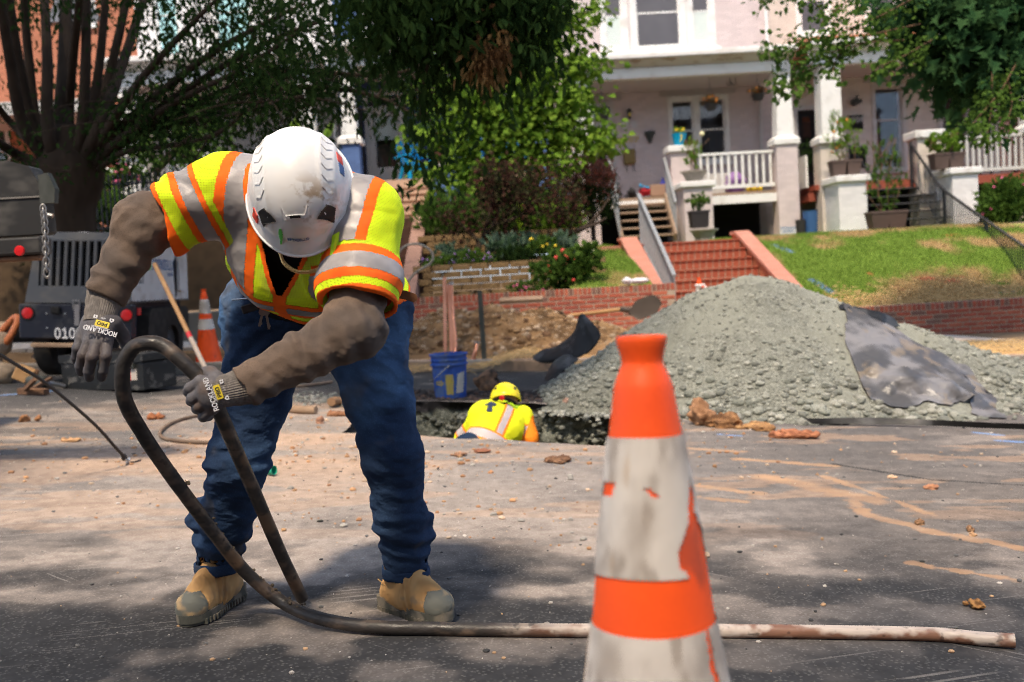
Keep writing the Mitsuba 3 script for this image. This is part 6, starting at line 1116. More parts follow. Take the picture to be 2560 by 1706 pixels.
blades(42000, lambda g, n: (g.uniform(4.62, 9.8, n), 14.5 + 6.5 * g.random(n) ** 1.2), lawn_z, 'grass', 'blade', 1, label='short grass with dry patches on the bank above the brick wall', cat='grass'); blades(9000, lambda g, n: (g.uniform(1.2, 2.33, n), g.uniform(14.5, 20, n)), lawn_z, 'grass', 'blade', 2, label='patchy grass strip between the flower terraces and the brick steps', cat='grass')
straws(2600, lambda g, n: (lambda x, y: np.c_[x, y, lawn_z(x, y) + .02])(g.uniform(5.0, 7.9, n), 14.46 + np.abs(g.normal(0, .28, n))), 'straw', 'straw', 6, w=.006, label='dry straw along the top of the brick wall', cat='straw')
# block terraces of the flower garden
mat('block', lambda p, n, uv: mix(C3(.15, .095, .045), C3(.25, .17, .09), tfbm(p.x * 8, p.y * 8, p.z * 10, 4)), rough=.95, spec=.1, bump=lambda p, n, uv: .012 * tfbm(p.x * 30, p.y * 30, p.z * 30, 3)); g = np.random.default_rng(6)
_bk = [mikit.ply(trimesh.Trimesh(*_hull([(-.145, .12, -.048), (.145, .12, -.048), (-.145, .12, .048), (.145, .12, .048), (-.142, -.05, -.046), (.142, -.05, -.046), (-.142, -.05, .046), (.142, -.05, .046), (-.06, -.075 - e, -.044), (.07, -.08 - e, -.044), (-.05, -.078 - e, .043), (.06, -.07 - e, .043)]), process=False), 'block') for e in (0, .012, -.008)]
def blockwall(k, x0, x1, y, zt, rows, gap=.0):
    for r in range(rows):
        for i in range(int((x1 - x0) / .30) + 1):
            x = x0 + i * .30 + (.15 if r % 2 else 0)
            if x > x1: continue
            put('block', {**_bk[g.integers(3)], 'to_world': T().translate([x, y + .012 * (rows - r) * 0 - .015 * r + g.normal(0, .012), zt - .05 - r * .104]).rotate([0, 0, 1], g.normal(0, 3))}, k)
t1 = thing('terrace_wall', 'lower terrace wall of rough brown blocks above the brick wall', 'wall'); blockwall(t1, -1.05, 1.75, 15.55, 1.27, 5); t2 = thing('terrace_wall', 'upper terrace wall of rough brown blocks behind the grey-leaved plants', 'wall'); blockwall(t2, -1.05, 1.35, 17.0, 1.80, 4)
mat('bed_soil', lambda p, n, uv: mix(C3(.035, .024, .016), C3(.09, .06, .035), tfbm(p.x * 9, p.y * 9, p.z * 9, 3)), rough=.95, spec=.1)
bed = tag('flower_bed', kind='structure'); obj('soil', field(-1.2, 1.9, 14.42, 15.5, .15, lambda x, y: .76 + .03 * meshkit.noise(np.stack([x * 5, y * 5, x], -1), 1)), 'bed_soil', bed, smooth=True); obj('soil', field(-1.2, 1.7, 15.55, 17.0, .15, lambda x, y: 1.22 + .1 * (y - 15.55)), 'bed_soil', bed, smooth=True); obj('soil', field(-1.2, 1.3, 17.0, 23.4, .3, lambda x, y: 1.76 + .10 * (y - 17)), 'bed_soil', bed, smooth=True); obj('soil', field(-20, -1.9, 14.42, 31, .5, lambda x, y: np.where(y < 16, .8, 1.9) + 0 * x), 'bed_soil', bed)
# left garden edge: old brick cheek and dark steps of the blue house, wooden steps above
bs = thing('garden_steps', 'dark brick steps with a pale weathered cheek rising to the blue house', 'steps'); mat('pale_brick', lambda p, n, uv: mix(C3(.32, .20, .16), C3(.25, .145, .115), tn(p.x * 8, p.y * 14, p.z * 8)) * (.75 + .25 * sstep(.05, .14, dr.abs(p.y * 4.6 - dr.round(p.y * 4.6)))), rough=.9, spec=.1); mat('dark_step', lambda p, n, uv: mix(C3(.045, .022, .016), C3(.085, .042, .03), tn(p.x * 12, p.y * 12, p.z * 12)), rough=.85, spec=.2)
obj('cheek', prism(sg.Polygon([(14.36, .2), (14.36, .70), (14.6, .84), (18.8, 2.30), (19.3, 2.30), (19.3, .2)]), -1.36, -1.12, ((0, 0, 0), (0, 1, 0), (0, 0, 1))), 'pale_brick', bs)
for i in range(9):
    y, z = 14.6 + .47 * i, .55 + .185 * i; obj('step', bev(-2.3, -1.37, y, y + .52, z - .6, z + .185, .01), 'dark_step', bs)
mat('new_wood', lambda p, n, uv: mix(C3(.52, .36, .27), C3(.40, .26, .18), tn(p.x * 3, p.y * 30, p.z * 30)), rough=.7, spec=.2); ws = thing('wooden_steps', 'pale new wooden steps up to the blue house\'s porch', 'steps')
for i in range(6): y, z = 21.4 + .34 * i, 2.36 + .175 * i; obj('riser', box(-3.3, -1.30, y + .02, y + .045, z - .17, z - .03), 'new_wood', ws); obj('tread', bev(-3.3, -1.28, y - .02, y + .36, z - .03, z + .008, .006), 'new_wood', ws)
# hose hoop hung by the steps
hc = at(1038, 665, 14.1); hp_ = thing('hose_hoop', 'thin grey hose bent into a hoop before the dark brick steps', 'hose'); obj('loop', tube(spline([at(x, y, 14.1) for x, y in ((1008, 720), (1000, 690), (992, 655), (1000, 628), (1020, 613), (1046, 611), (1070, 622), (1082, 640), (1075, 660), (1055, 672), (1036, 685), (1020, 705), (1010, 725))], 6), .017, 8), 'mortar' if False else mat('hose_grey', (.24, .23, .20), rough=.5), hp_, smooth=True)
# stone steps of 1209 with flagstone cheek and iron railing
fl = thing('flagstone_cheek', 'sloping grey flagstone border between lawn and iron railing', 'border'); TL, TR, BL, BR_ = np.array([9.12, 21.5, 1.56]), np.array([9.78, 21.5, 1.56]), np.array([7.40, 14.6, .37]), np.array([7.88, 14.6, .36])
mat('flagstone', lambda p, n, uv: mix(mix(C3(.26, .30, .31), C3(.36, .37, .35), tfbm(p.x * 2, p.y * 2, 4, 4)), C3(.45, .36, .28), sstep(.52, .68, tfbm(p.x * 1.5 + 5, p.y * 1.5, 1, 3))), rough=.8, spec=.25)
cuts_ = [0, .10, .27, .40, .55, .66, .78, .90, 1.0]
def fpt(t, s): 
    c = .05 * math.sin(t * 7); a = BL + (TL - BL) * t; b = BR_ + (TR - BR_) * t; z = .10 * math.sin(t * math.pi); return a + (b - a) * s + np.array([c, 0, z])
for i in range(8):
    a, b = cuts_[i] + .006, cuts_[i + 1] - .006; V = [fpt(t, s) + [0, 0, dz] for t in (a, (a + b) / 2, b) for s in (0, 1) for dz in (0, -.09)]; obj('flagstone', trimesh.Trimesh(*_hull(V), process=False), 'flagstone', fl)
ss = thing('stone_steps', 'worn stone steps behind the black iron railing, leading up to house 1209', 'steps'); mat('step_stone', lambda p, n, uv: mix(mix(C3(.20, .17, .14), C3(.33, .29, .24), tfbm(p.x * 4, p.y * 4, p.z * 4, 4)), C3(.38, .18, .12), sstep(.55, .7, tfbm(p.x * 5, p.y * 5, 3, 3)) * .7), rough=.9, spec=.15); mat('step_riser', lambda p, n, uv: mix(C3(.06, .055, .045), C3(.13, .11, .085), tfbm(p.x * 5, p.y * 5, p.z * 9, 3)), rough=.9)
for i in range(8):
    t = (i + .3) / 8; q = fpt(t, 1.05); y1 = fpt((i + 1.4) / 8, 1)[1]; obj('tread', bev(q[0], 14.0, q[1] - .03, y1, q[2] - .06, q[2], .012), 'step_stone', ss); obj('riser', box(q[0], 14.0, q[1] + .01, q[1] + .06, q[2] - .30, q[2] - .062), 'step_riser', ss)
mat('black_iron', (.022, .024, .028), rough=.4, spec=.5); ir = thing('iron_railing', 'black iron railing with thin bars running down beside the stone steps', 'railing'); Q = [np.array([9.93, 23.3, 3.60]), np.array([10.10, 22.3, 2.55]), np.array([10.03, 21.9, 2.40]), np.array([8.99, 18.0, 1.56]), np.array([8.07, 15.0, 1.03])]; Qb = [np.array([9.93, 23.3, 2.75]), np.array([10.10, 22.3, 1.62]), np.array([10.03, 21.9, 1.50]), np.array([8.99, 18.0, .78]), np.array([8.07, 15.0, .25])]
for a, b, c, d in zip(Q[:-1], Q[1:], Qb[:-1], Qb[1:]):
    obj('rail', bar(a, b, .045, .04), 'black_iron', ir); obj('rail', bar(c + [0, 0, .08], d + [0, 0, .08], .03, .02), 'black_iron', ir); n = max(2, int(np.linalg.norm((b - a)[:2]) / .19))
    for i in range(n): q = a + (b - a) * (i + .5) / n; q2 = c + (d - c) * (i + .5) / n; obj('bar', box(q[0] - .007, q[0] + .007, q[1] - .007, q[1] + .007, q2[2] + .08, q[2] - .02), 'black_iron', ir)
for a, c in ((Q[2], Qb[2]), (Q[3], Qb[3]), (Q[0], Qb[0])): obj('post', box(a[0] - .028, a[0] + .028, a[1] - .028, a[1] + .028, c[2] - .12, a[2] + .04), 'black_iron', ir)
obj('scroll', cat_([trimesh.creation.torus(.05, .011, transform=trimesh.transformations.translation_matrix(at(2336, 478 + dy, 22.2)) @ trimesh.transformations.rotation_matrix(1.57, (1, 0, 0))) for dy in (-26, -10, 8)]), 'black_iron', ir)
obj('raised_bed', bev(10.75, 14, 20.3, 21.8, 1.2, 1.56, .02), mat('bed_board', lambda p, n, uv: mix(C3(.10, .085, .06), C3(.18, .15, .10), tn(p.x * 4, p.y * 4, p.z * 40)), rough=.9), label='weathered wooden raised bed full of green plants beside the stone steps', cat='raised bed')
# ------------------------------------------------------------------ row houses
def m_brick(c, amt=.10, s=1.0):
    def f(p, n, uv):
        u, v = (p.x + p.y) * 4.65 * s, p.z * 14.3 * s; r = dr.floor(v); uu = u + .5 * (r - 2 * dr.floor(r * .5)); j = dr.maximum(sstep(.40, .47, dr.abs(v - r - .5)), sstep(.455, .485, dr.abs(uu - dr.floor(uu) - .5)))
        return C3(*c) * (.93 + .14 * cell_rand(dr.floor(uu), r, 3)) * (1 - amt * j) * (.9 + .2 * tfbm(p.x * 1.2, p.y * 1.2, p.z * 1.2, 3))
    return f
mat('paint_pink', m_brick((.585, .505, .505)), rough=.7, spec=.25); mat('paint_cream', m_brick((.61, .545, .49)), rough=.7, spec=.25); mat('paint_blue', m_brick((.085, .15, .34)), rough=.6, spec=.3); mat('paint_navy', m_brick((.035, .05, .14)), rough=.6, spec=.3); mat('paint_grey', m_brick((.27, .265, .265)), rough=.7, spec=.25); mat('paint_white', m_brick((.70, .69, .70)), rough=.7, spec=.25); mat('red_house', m_brick((.42, .17, .105), .25), rough=.85, spec=.15); mat('salmon_house', m_brick((.62, .36, .30), .12), rough=.8)
mat('trim_white', lambda p, n, uv: mix(C3(.74, .74, .73), C3(.60, .58, .55), sstep(.5, .8, tfbm(p.x * 4, p.y * 4, p.z * 4, 4))), rough=.5, spec=.35); mat('trim_grey', (.50, .49, .48), rough=.55); mat('porch_ceiling', (.40, .365, .36), rough=.7); mat('peeling', lambda p, n, uv: mix(C3(.52, .49, .44), C3(.30, .22, .16), sstep(.56, .66, tfbm(p.x * 2.5, p.y * 9, p.z * 16, 4))), rough=.7)
mat('room_dark', (.015, .016, .018), rough=.9); mat('screen_grey', lambda p, n, uv: mix(C3(.07, .07, .085), C3(.11, .11, .125), tfbm(p.x * 2, p.y * 2, p.z * 1.2, 3)), rough=.5, spec=.4); mat('blind', lambda p, n, uv: C3(.60, .68, .66) * (.82 + .18 * sstep(.1, .3, dr.abs(p.z * 14 - dr.round(p.z * 14)))), rough=.7); mat('teal_glass', (.35, .62, .64), rough=.2, spec=.6); scene['pane'] = {'type': 'thindielectric', 'int_ior': 1.5}
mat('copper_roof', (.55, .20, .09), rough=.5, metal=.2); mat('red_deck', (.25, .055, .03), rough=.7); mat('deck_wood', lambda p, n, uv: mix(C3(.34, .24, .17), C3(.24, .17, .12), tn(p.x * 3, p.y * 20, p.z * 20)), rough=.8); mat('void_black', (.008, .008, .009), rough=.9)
def window(k, x0, x1, z0, z1, Y, trim='trim_white', fr=.10, low='pane', upp='pane', meet=.5, name='window'):
    w = obj(name, prism(sg.box(x0 - fr, z0 - fr, x1 + fr, z1 + fr).difference(sg.box(x0, z0, x1, z1)), -.06, .035, XZ(Y)), trim, k); obj('sill', bev(x0 - fr - .04, x1 + fr + .04, Y - .10, Y - .036, z0 - fr - .05, z0 - fr + .015, .006), trim, w)
    zm = z0 + (z1 - z0) * meet; b = .04; obj('sash', prism(sg.box(x0, z0, x1, zm + .02).difference(sg.box(x0 + b, z0 + b, x1 - b, zm - .02)), -.05, -.015, XZ(Y)), trim, w); obj('sash', prism(sg.box(x0, zm - .02, x1, z1).difference(sg.box(x0 + b, zm + .025, x1 - b, z1 - b)), -.085, -.052, XZ(Y)), trim, w)
    for (a, c, m, o) in ((z0 + b, zm - .02, low, .03), (zm + .025, z1 - b, upp, .066)): obj('pane', trimesh.Trimesh([[x0 + b, Y + o, a], [x1 - b, Y + o, a], [x1 - b, Y + o, c], [x0 + b, Y + o, c]], [[0, 1, 2], [0, 2, 3]], process=False), m, w)
    obj('room', cat_([box(x0 - .45, x1 + .45, Y + .5, Y + .52, z0 - .2, z1 + .2), box(x0 - .45, x0 - .43, Y + .31, Y + .5, z0 - .2, z1 + .2), box(x1 + .43, x1 + .45, Y + .31, Y + .5, z0 - .2, z1 + .2)]), 'room_dark', w); return w
def wall(k, x0, x1, z0, z1, Y, holes, m, depth=.3, name='wall'):
    p = sg.box(x0, z0, x1, z1)
    for h in holes: p = p.difference(sg.box(*h))
    return obj(name, prism(p, -depth, 0, XZ(Y)), m, k)
def column(k, x, Y, z0, z1, w0, w1, m='trim_white', cap=True):
    h = lambda w, z: [(x - w / 2, Y - w / 2, z), (x + w / 2, Y - w / 2, z), (x - w / 2, Y + w / 2, z), (x + w / 2, Y + w / 2, z)]; c = obj('column', trimesh.Trimesh(*_hull(h(w0, z0 + .2) + h(w1, z1 - .1)), process=False), m, k)
    obj('column_base', trimesh.Trimesh(*_hull(h(w0 + .20, z0) + h(w0 + .20, z0 + .12) + h(w0 + .02, z0 + .20)), process=False), m, c); obj('column_capital', trimesh.Trimesh(*_hull(h(w1 + .08, z1) + h(w1 + .08, z1 - .06) + h(w1 + .01, z1 - .10)), process=False), m, c)
    fz0, fz1 = z0 + .35, z1 - .25; fw = lambda z: (w0 + (w1 - w0) * (z - z0 - .2) / (z1 - z0 - .3)) / 2
    for s in (-1, 1): obj('column_stile', bar((x + s * (fw(fz0) - .05), Y - fw(fz0) - .006, fz0), (x + s * (fw(fz1) - .05), Y - fw(fz1) - .006, fz1), .07, .014, (0, -1, 0)), m, c)
    return c
def railing(k, a, b, z0, z1, n, m='trim_white', th=.055):
    a, b = np.array(a, float), np.array(b, float); r = obj('porch_railing', bar((*a, z1 - .03), (*b, z1 - .03), .10, .06), m, k); obj('bottom_rail', bar((*a, z0 + .04), (*b, z0 + .04), .08, .08), m, r)
    for i in range(n): q = a + (b - a) * (i + .5) / n; obj('baluster', box(q[0] - th / 2, q[0] + th / 2, q[1] - th / 2, q[1] + th / 2, z0 + .08, z1 - .06), m, r)
    return r
def door(k, x0, x1, z0, z1, Y, trim, leaf, glass='pane', transom=None, g0=.5):
    top = transom or z1; f = obj('door', prism(sg.box(x0 - .10, z0, x1 + .10, top + .10).difference(sg.box(x0, z0, x1, top)), -.06, .03, XZ(Y)), trim, k); obj('leaf', prism(sg.box(x0, z0, x1, z1).difference(sg.box(x0 + .14, z0 + g0, x1 - .14, z1 - .14)), -.10, -.05, XZ(Y)), leaf, f)
    obj('pane', trimesh.Trimesh([[x0 + .14, Y + .075, z0 + g0], [x1 - .14, Y + .075, z0 + g0], [x1 - .14, Y + .075, z1 - .14], [x0 + .14, Y + .075, z1 - .14]], [[0, 1, 2], [0, 2, 3]], process=False), glass, f); obj('room', box(x0 - .4, x1 + .4, Y + .42, Y + .44, z0 - .02, top + .1), 'room_dark', f)
    if transom: obj('transom_bar', box(x0, x1, Y - .02, Y + .08, z1, z1 + .09), trim, f); obj('transom_pane', trimesh.Trimesh([[x0, Y + .06, z1 + .09], [x1, Y + .06, z1 + .09], [x1, Y + .06, top], [x0, Y + .06, top]], [[0, 1, 2], [0, 2, 3]], process=False), 'pane', f)
    obj('handle', (lambda m: (m.apply_translation((x1 - .07, Y + .02, z0 + 1.0)), m)[1])(trimesh.creation.icosphere(subdivisions=2, radius=.035)), 'gold', f, smooth=True); return f
def porch_roof(k, x0, x1, zb, Y0=23.5, Y1=25.5, beam=.22, beam_m='trim_white', soffit_m='peeling', roof_m='trim_grey', gut=.30, over=.32, ceil='porch_ceiling'):
    obj('porch_beam', box(x0, x1, Y0 - .16, Y0 + .10, zb, zb + beam), beam_m, k); obj('porch_ceiling', box(x0, x1, Y0 + .10, Y1 - .002, zb + .05, zb + .10), ceil, k)
    for xs in (x0, x1 - .2): obj('porch_beam', box(xs, xs + .2, Y0 + .101, Y1 - .002, zb - .005, zb + .049), beam_m, k)
    obj('soffit', prism(sg.Polygon([(Y0 - .10, zb + beam), (Y0 - .10 - over, zb + beam + .14), (Y0 - .10 - over, zb + beam + .19), (Y0 - .1, zb + beam + .19)]), x0 - .08, x1 + .08, ((0, 0, 0), (0, 1, 0), (0, 0, 1))), soffit_m, k)
    obj('gutter', bev(x0 - .10, x1 + .10, Y0 - .10 - over - .10, Y0 - .10 - over, zb + beam + .15, zb + beam + .28, .02), 'trim_white', k); obj('porch_roof', prism(sg.Polygon([(Y0 - .10 - over, zb + beam + .20), (Y1 - .003, zb + beam + .34), (Y1 - .003, zb + beam + .22), (Y0 - .1, zb + beam + .191)]), x0 - .05, x1 + .05, ((0, 0, 0), (0, 1, 0), (0, 0, 1))), roof_m, k)
# --- 1207, pinkish grey
H = thing('row_house', 'pinkish-grey brick row house numbered 1207, with white porch columns and wooden stairs', 'house'); x0, x1 = 1.62, 7.36; Yw = 25.5
wins = [(4.80, 3.72, 5.36, 5.26), (5.50, 3.72, 6.16, 5.26)]; upw = [(3.24, 6.66, 3.67, 8.3), (4.02, 6.63, 5.12, 8.3), (5.44, 6.68, 5.88, 8.3)]
wall(H, x0, x1, 1.4, 11.5, Yw, [(a, b, c, d) for a, b, c, d in wins + upw] + [(2.45, 2.70, 3.30, 5.22)], 'paint_pink')
for w_ in wins: window(H, *[w_[i] for i in (0, 2, 1, 3)], Yw, fr=.09)
window(H, 3.24, 3.67, 6.66, 8.3, Yw, fr=.14, low='blind', upp='screen_grey', meet=.47); window(H, 4.02, 5.12, 6.63, 8.3, Yw, fr=.16, low='screen_grey', upp='screen_grey', meet=.50); window(H, 5.44, 5.88, 6.68, 8.3, Yw, fr=.14, low='blind', upp='screen_grey', meet=.47)
obj('window_trim', bev(2.98, 6.14, Yw - .12, Yw - .037, 6.40, 6.52, .01), 'trim_white', H); obj('lintel', box(4.52, 6.45, Yw - .05, Yw - .002, 5.36, 5.57), 'porch_ceiling', H); obj('lintel', box(2.2, 3.55, Yw - .05, Yw - .002, 5.33, 5.55), 'porch_ceiling', H)
door(H, 2.50, 3.25, 2.72, 4.85, Yw, 'trim_grey', 'trim_grey', transom=5.2); porch_roof(H, 2.12, 7.2, 5.46)
obj('deck', box(4.95, 7.0, 23.42, 25.49, 2.66, 2.72), 'deck_wood', H); obj('deck', box(2.0, 4.95, 23.42, 25.49, 2.66, 2.72), 'deck_wood', H); obj('deck_beam', box(4.95, 6.82, 23.40, 23.55, 2.46, 2.655), 'trim_white', H); obj('deck_beam', box(2.9, 4.4, 23.40, 23.55, 2.48, 2.655), 'trim_white', H)
obj('pier', bev(6.78, 7.27, 23.25, 23.75, 1.4, 3.75, .006), 'paint_pink', H); obj('pier', bev(2.10, 2.62, 23.25, 23.75, 1.4, 3.75, .006), 'paint_pink', H); column(H, 7.02, 23.5, 3.751, 5.46, .40, .32); column(H, 2.38, 23.5, 3.751, 5.46, .40, .33)
obj('pier', bev(4.32, 4.84, 23.25, 23.7, 1.4, 3.70, .006), 'paint_pink', H); obj('pier_cap', bev(4.24, 4.92, 23.17, 23.78, 3.701, 3.85, .02), 'trim_white', H); obj('stair_cheek', bev(4.40, 5.04, 22.35, 23.245, 1.4, 2.80, .006), 'paint_pink', H); obj('cheek_cap', bev(4.32, 5.12, 22.27, 23.24, 2.801, 2.93, .02), 'trim_white', H)
railing(H, (4.97, 23.5), (6.77, 23.5), 2.82, 3.66, 11); obj('shade_panel', box(5.0, 6.8, 25.0, 25.1, 1.3, 2.6), 'void_black', H); obj('shade_panel', box(2.7, 4.4, 24.6, 24.7, 1.3, 2.6), 'void_black', H); obj('downspout', tube([(7.33, 25.42, 9.5), (7.28, 25.40, 7.6), (7.30, 25.40, 6.2)], .05, 10), 'trim_white', H, smooth=40); obj('downspout', tube([(7.05, 25.4, 5.4), (7.0, 25.4, 2.8)], .04, 10), 'trim_grey', H, smooth=40)  # black panels under the deck stand in for the shade there
for i in range(5): z = 1.62 + .19 * (i + 1); y = 22.35 + .225 * i; obj('stair_tread', bev(2.98, 4.15, y, y + .28, z - .045, z, .006), 'deck_wood', H)
for xx in (2.97, 4.17): obj('stair_stringer', bar((xx, 22.3, 1.72), (xx, 23.45, 2.72), .05, .2), 'deck_wood', H)
for xx in (2.93, 4.20):
    r = obj('stair_rail', bar((xx, 22.3, 2.48), (xx, 23.45, 3.60), .05, .04), 'grey_iron', H)
    for i in range(11): t = (i + .3) / 11; obj('baluster', box(xx - .008, xx + .008, 22.3 + 1.15 * t - .008, 22.3 + 1.15 * t + .008, 1.72 + t, 2.46 + 1.12 * t), 'grey_iron', r)
obj('house_number', text('1207', .135, ((3.68, Yw - .012, 4.34), (1, 0, .0), (0, 0, 1)), .01, squash=1.15), mat('brass_yellow', (.55, .42, .08), rough=.4), H)
LM = thing('wall_lamp', 'black lantern lamp above two white cards on the wall of house 1207', 'lamp'); obj('lantern', cat_([lathe([(0, .19), (.03, .17), (.07, .12), (.075, .10), (.055, .09), (.05, -.05), (.03, -.09), (0, -.10)], 8, None, (3.72, Yw - .12, 4.93)), bar((3.72, Yw, 4.95), (3.72, Yw - .1, 4.93), .03, .03)]), 'black_iron', LM); obj('glass', box(3.69, 3.75, Yw - .178, Yw - .165, 4.90, 4.99), mat('amber', (.65, .50, .05), rough=.3), LM)
for i in (0, 1): obj('card', box(3.52 + .24 * i, 3.70 + .22 * i, Yw - .03, Yw - .004, 4.62, 4.80), 'paper', label=f'white card on the wall beneath the lantern, {("nearer the front door", "nearer the porch windows")[i]}', cat='card')
MB = thing('mailbox', 'brass mailbox with two hooks on the wall under the house number', 'mailbox'); obj('body', bev(3.53, 3.82, Yw - .13, Yw - .005, 3.72, 4.10, .02), mat('old_brass', (.22, .15, .05), rough=.5, metal=.4), MB); obj('hook', cat_([tube([(3.60, Yw - .05, 3.72), (3.60, Yw - .05, 3.55), (3.62, Yw - .10, 3.53)], .012, 6), tube([(3.77, Yw - .05, 3.72), (3.77, Yw - .05, 3.57), (3.79, Yw - .1, 3.55)], .012, 6)]), 'black_iron', MB)
F = Field((4.0, 25.2, 4.1), (4.45, 25.6, 4.6), .012); F.cap((4.22, 25.46, 4.42), (4.22, 25.45, 4.25), .11, .04, k=.03, n=(0, 1, 0), f=1.6); F.cap((4.13, 25.44, 4.47), (4.31, 25.44, 4.47), .05, k=.03); F.cap((4.18, 25.38, 4.42), (4.17, 25.37, 4.42), .025, k=.01, op='cut'); F.cap((4.27, 25.38, 4.42), (4.28, 25.37, 4.42), .025, k=.01, op='cut'); V, Fc, N = F.mesh(); obj('wall_plaque', (V, Fc), 'dark_iron', normals=N, label='dark shield-like wall ornament between house number and porch window', cat='ornament')
# --- 1209, cream
H2 = thing('row_house', 'cream row house numbered 1209, with copper-edged porch roof and dark door', 'house'); x0, x1 = 7.37, 13.15
w2 = [(9.99, 3.25, 10.68, 5.30), (11.68, 3.40, 12.38, 5.33)]; u2 = [(8.18, 6.78, 8.84, 8.6), (9.92, 6.78, 10.6, 8.6), (11.5, 6.78, 12.2, 8.6)]
wall(H2, x0, x1, 1.4, 11.5, Yw, w2 + u2 + [(7.99, 2.8, 8.50, 4.85)], 'paint_cream')
for a, b, c, d in w2: window(H2, a, c, b, d, Yw, trim='trim_grey', fr=.08, meet=.6)
for a, b, c, d in u2: window(H2, a, c, b, d, Yw, fr=.12, low='screen_grey', upp='screen_grey', meet=.43)
for a, b in ((9.72, 10.98), (11.40, 12.65)): obj('lintel', box(a, b, Yw - .05, Yw - .002, 5.44, 5.58), 'porch_ceiling', H2)
door(H2, 8.0, 8.49, 2.8, 4.84, Yw, 'trim_grey', 'void_black'); obj('door_block', box(8.08, 8.42, Yw + .30, Yw + .34, 4.60, 4.72), mat('warm_curtain', (.30, .10, .04), rough=.9), H2); porch_roof(H2, 7.72, 13.1, 5.53, beam=.24, soffit_m='trim_white', roof_m='copper_roof'); obj('roof_edge', prism(sg.Polygon([(22.98, 6.04), (22.98, 6.10), (25.49, 6.30), (25.49, 6.20)]), 7.6, 13.2, ((0, 0, 0), (0, 1, 0), (0, 0, 1))), 'copper_roof', H2)  # small red-brown block behind the door glass
obj('deck', box(7.7, 13.1, 23.42, 25.49, 2.66, 2.78), 'red_deck', H2); obj('deck_beam', box(8.62, 13.1, 23.38, 23.5, 2.60, 2.80), 'red_deck', H2); obj('deck_beam', box(7.60, 7.78, 23.6, 25.4, 2.42, 2.62), 'red_deck', H2); column(H2, 8.10, 23.5, 3.72, 5.53, .48, .46); obj('pier', bev(7.80, 8.38, 23.25, 23.78, 1.4, 3.719, .006), 'paint_cream', H2); column(H2, 12.95, 23.5, 3.72, 5.53, .48, .46); obj('pier', bev(12.7, 13.2, 23.25, 23.78, 1.4, 3.719, .006), 'paint_cream', H2)
obj('stair_cheek', bev(7.86, 8.49, 22.30, 23.245, 1.4, 2.72, .006), 'paint_white', H2); obj('cheek_cap', bev(7.79, 8.56, 22.22, 23.24, 2.721, 2.87, .02), 'trim_white', H2); obj('pier', bev(10.05, 10.72, 23.2, 23.75, 1.4, 3.70, .006), 'paint_cream', H2); obj('pier_cap', bev(9.97, 10.80, 23.12, 23.83, 3.701, 3.88, .02), 'trim_white', H2); obj('stair_cheek', bev(10.42, 11.0, 22.30, 23.195, 1.4, 2.76, .006), 'paint_white', H2); obj('cheek_cap', bev(10.34, 11.08, 22.22, 23.19, 2.761, 2.90, .02), 'trim_white', H2)
railing(H2, (11.1, 23.45), (12.68, 23.45), 2.88, 3.72, 11, 'trim_grey'); obj('shade_panel', box(10.9, 13, 24.2, 24.3, 1.3, 2.6), 'void_black', H2); obj('shade_panel', box(8.5, 10.3, 24.4, 24.5, 1.3, 2.65), 'void_black', H2); obj('downspout', tube([(12.56, 25.42, 5.5), (12.6, 25.42, 2.9)], .03, 8), 'dark_iron', H2); obj('downspout', tube([(12.86, 25.42, 5.4), (12.88, 25.42, 2.9)], .03, 8), 'dark_iron', H2)  # black panels painted as the darkness below this deck
for i in range(5): z = 1.65 + .19 * (i + 1); y = 22.3 + .24 * i; obj('stair_tread', bev(8.55, 10.38, y, y + .30, z - .035, z, .006), mat('iron_tread', (.035, .035, .038), rough=.6) if 'iron_tread' not in scene else 'iron_tread', H2)
obj('stair_rail', bar((8.36, 23.0, 3.62), (8.80, 22.3, 2.56), .045, .04), 'black_iron', H2); obj('party_fence', box(7.55, 7.60, 23.6, 25.4, 2.75, 3.50), 'trim_white', H2); obj('house_plate', box(9.27, 9.66, Yw - .03, Yw - .004, 4.28, 4.64), 'void_black', H2); obj('house_number', text('1209', .13, ((9.46, Yw - .033, 4.52), (1, 0, 0), (0, 0, 1)), .006), 'trim_grey', H2); obj('notice_board', box(9.28, 9.70, Yw - .03, Yw - .004, 3.30, 3.85), 'void_black', H2)
F = Field((9.2, 25.1, 4.7), (9.7, 25.6, 5.2), .014); F.cap((9.47, 25.5, 4.98), (9.42, 25.32, 5.02), .05, .03, k=.02); F.cap((9.40, 25.32, 4.93), (9.56, 25.32, 4.97), .09, .05, k=.04); F.cap((9.46, 25.32, 5.02), (9.48, 25.32, 5.10), .03, k=.02); V, Fc, N = F.mesh(); obj('wall_lamp', (V, Fc), 'dark_iron', normals=N, label='round dark porch lamp on the wall above the 1209 plate', cat='lamp')
# --- next house at the far end of the frame
H3 = thing('row_house', 'salmon brick row house beyond 1209, mostly hidden by maple leaves', 'house'); wall(H3, 13.16, 19.0, 1.4, 11.5, Yw, [(14.0, 6.8, 14.7, 8.6)], 'salmon_house'); window(H3, 14.0, 14.7, 6.8, 8.6, Yw, low='screen_grey', upp='screen_grey'); porch_roof(H3, 13.4, 18.8, 5.5); column(H3, 13.7, 23.5, 3.7, 5.5, .42, .36); obj('pier', bev(13.45, 13.95, 23.25, 23.75, 1.4, 3.699, .006), 'salmon_house', H3); obj('deck', box(13.3, 18.8, 23.4, 25.49, 2.6, 2.75), 'deck_wood', H3); obj('door', box(13.5, 14.3, Yw - .05, Yw + .0, 2.76, 4.9), mat('brown_door', (.10, .04, .025), rough=.6), H3)
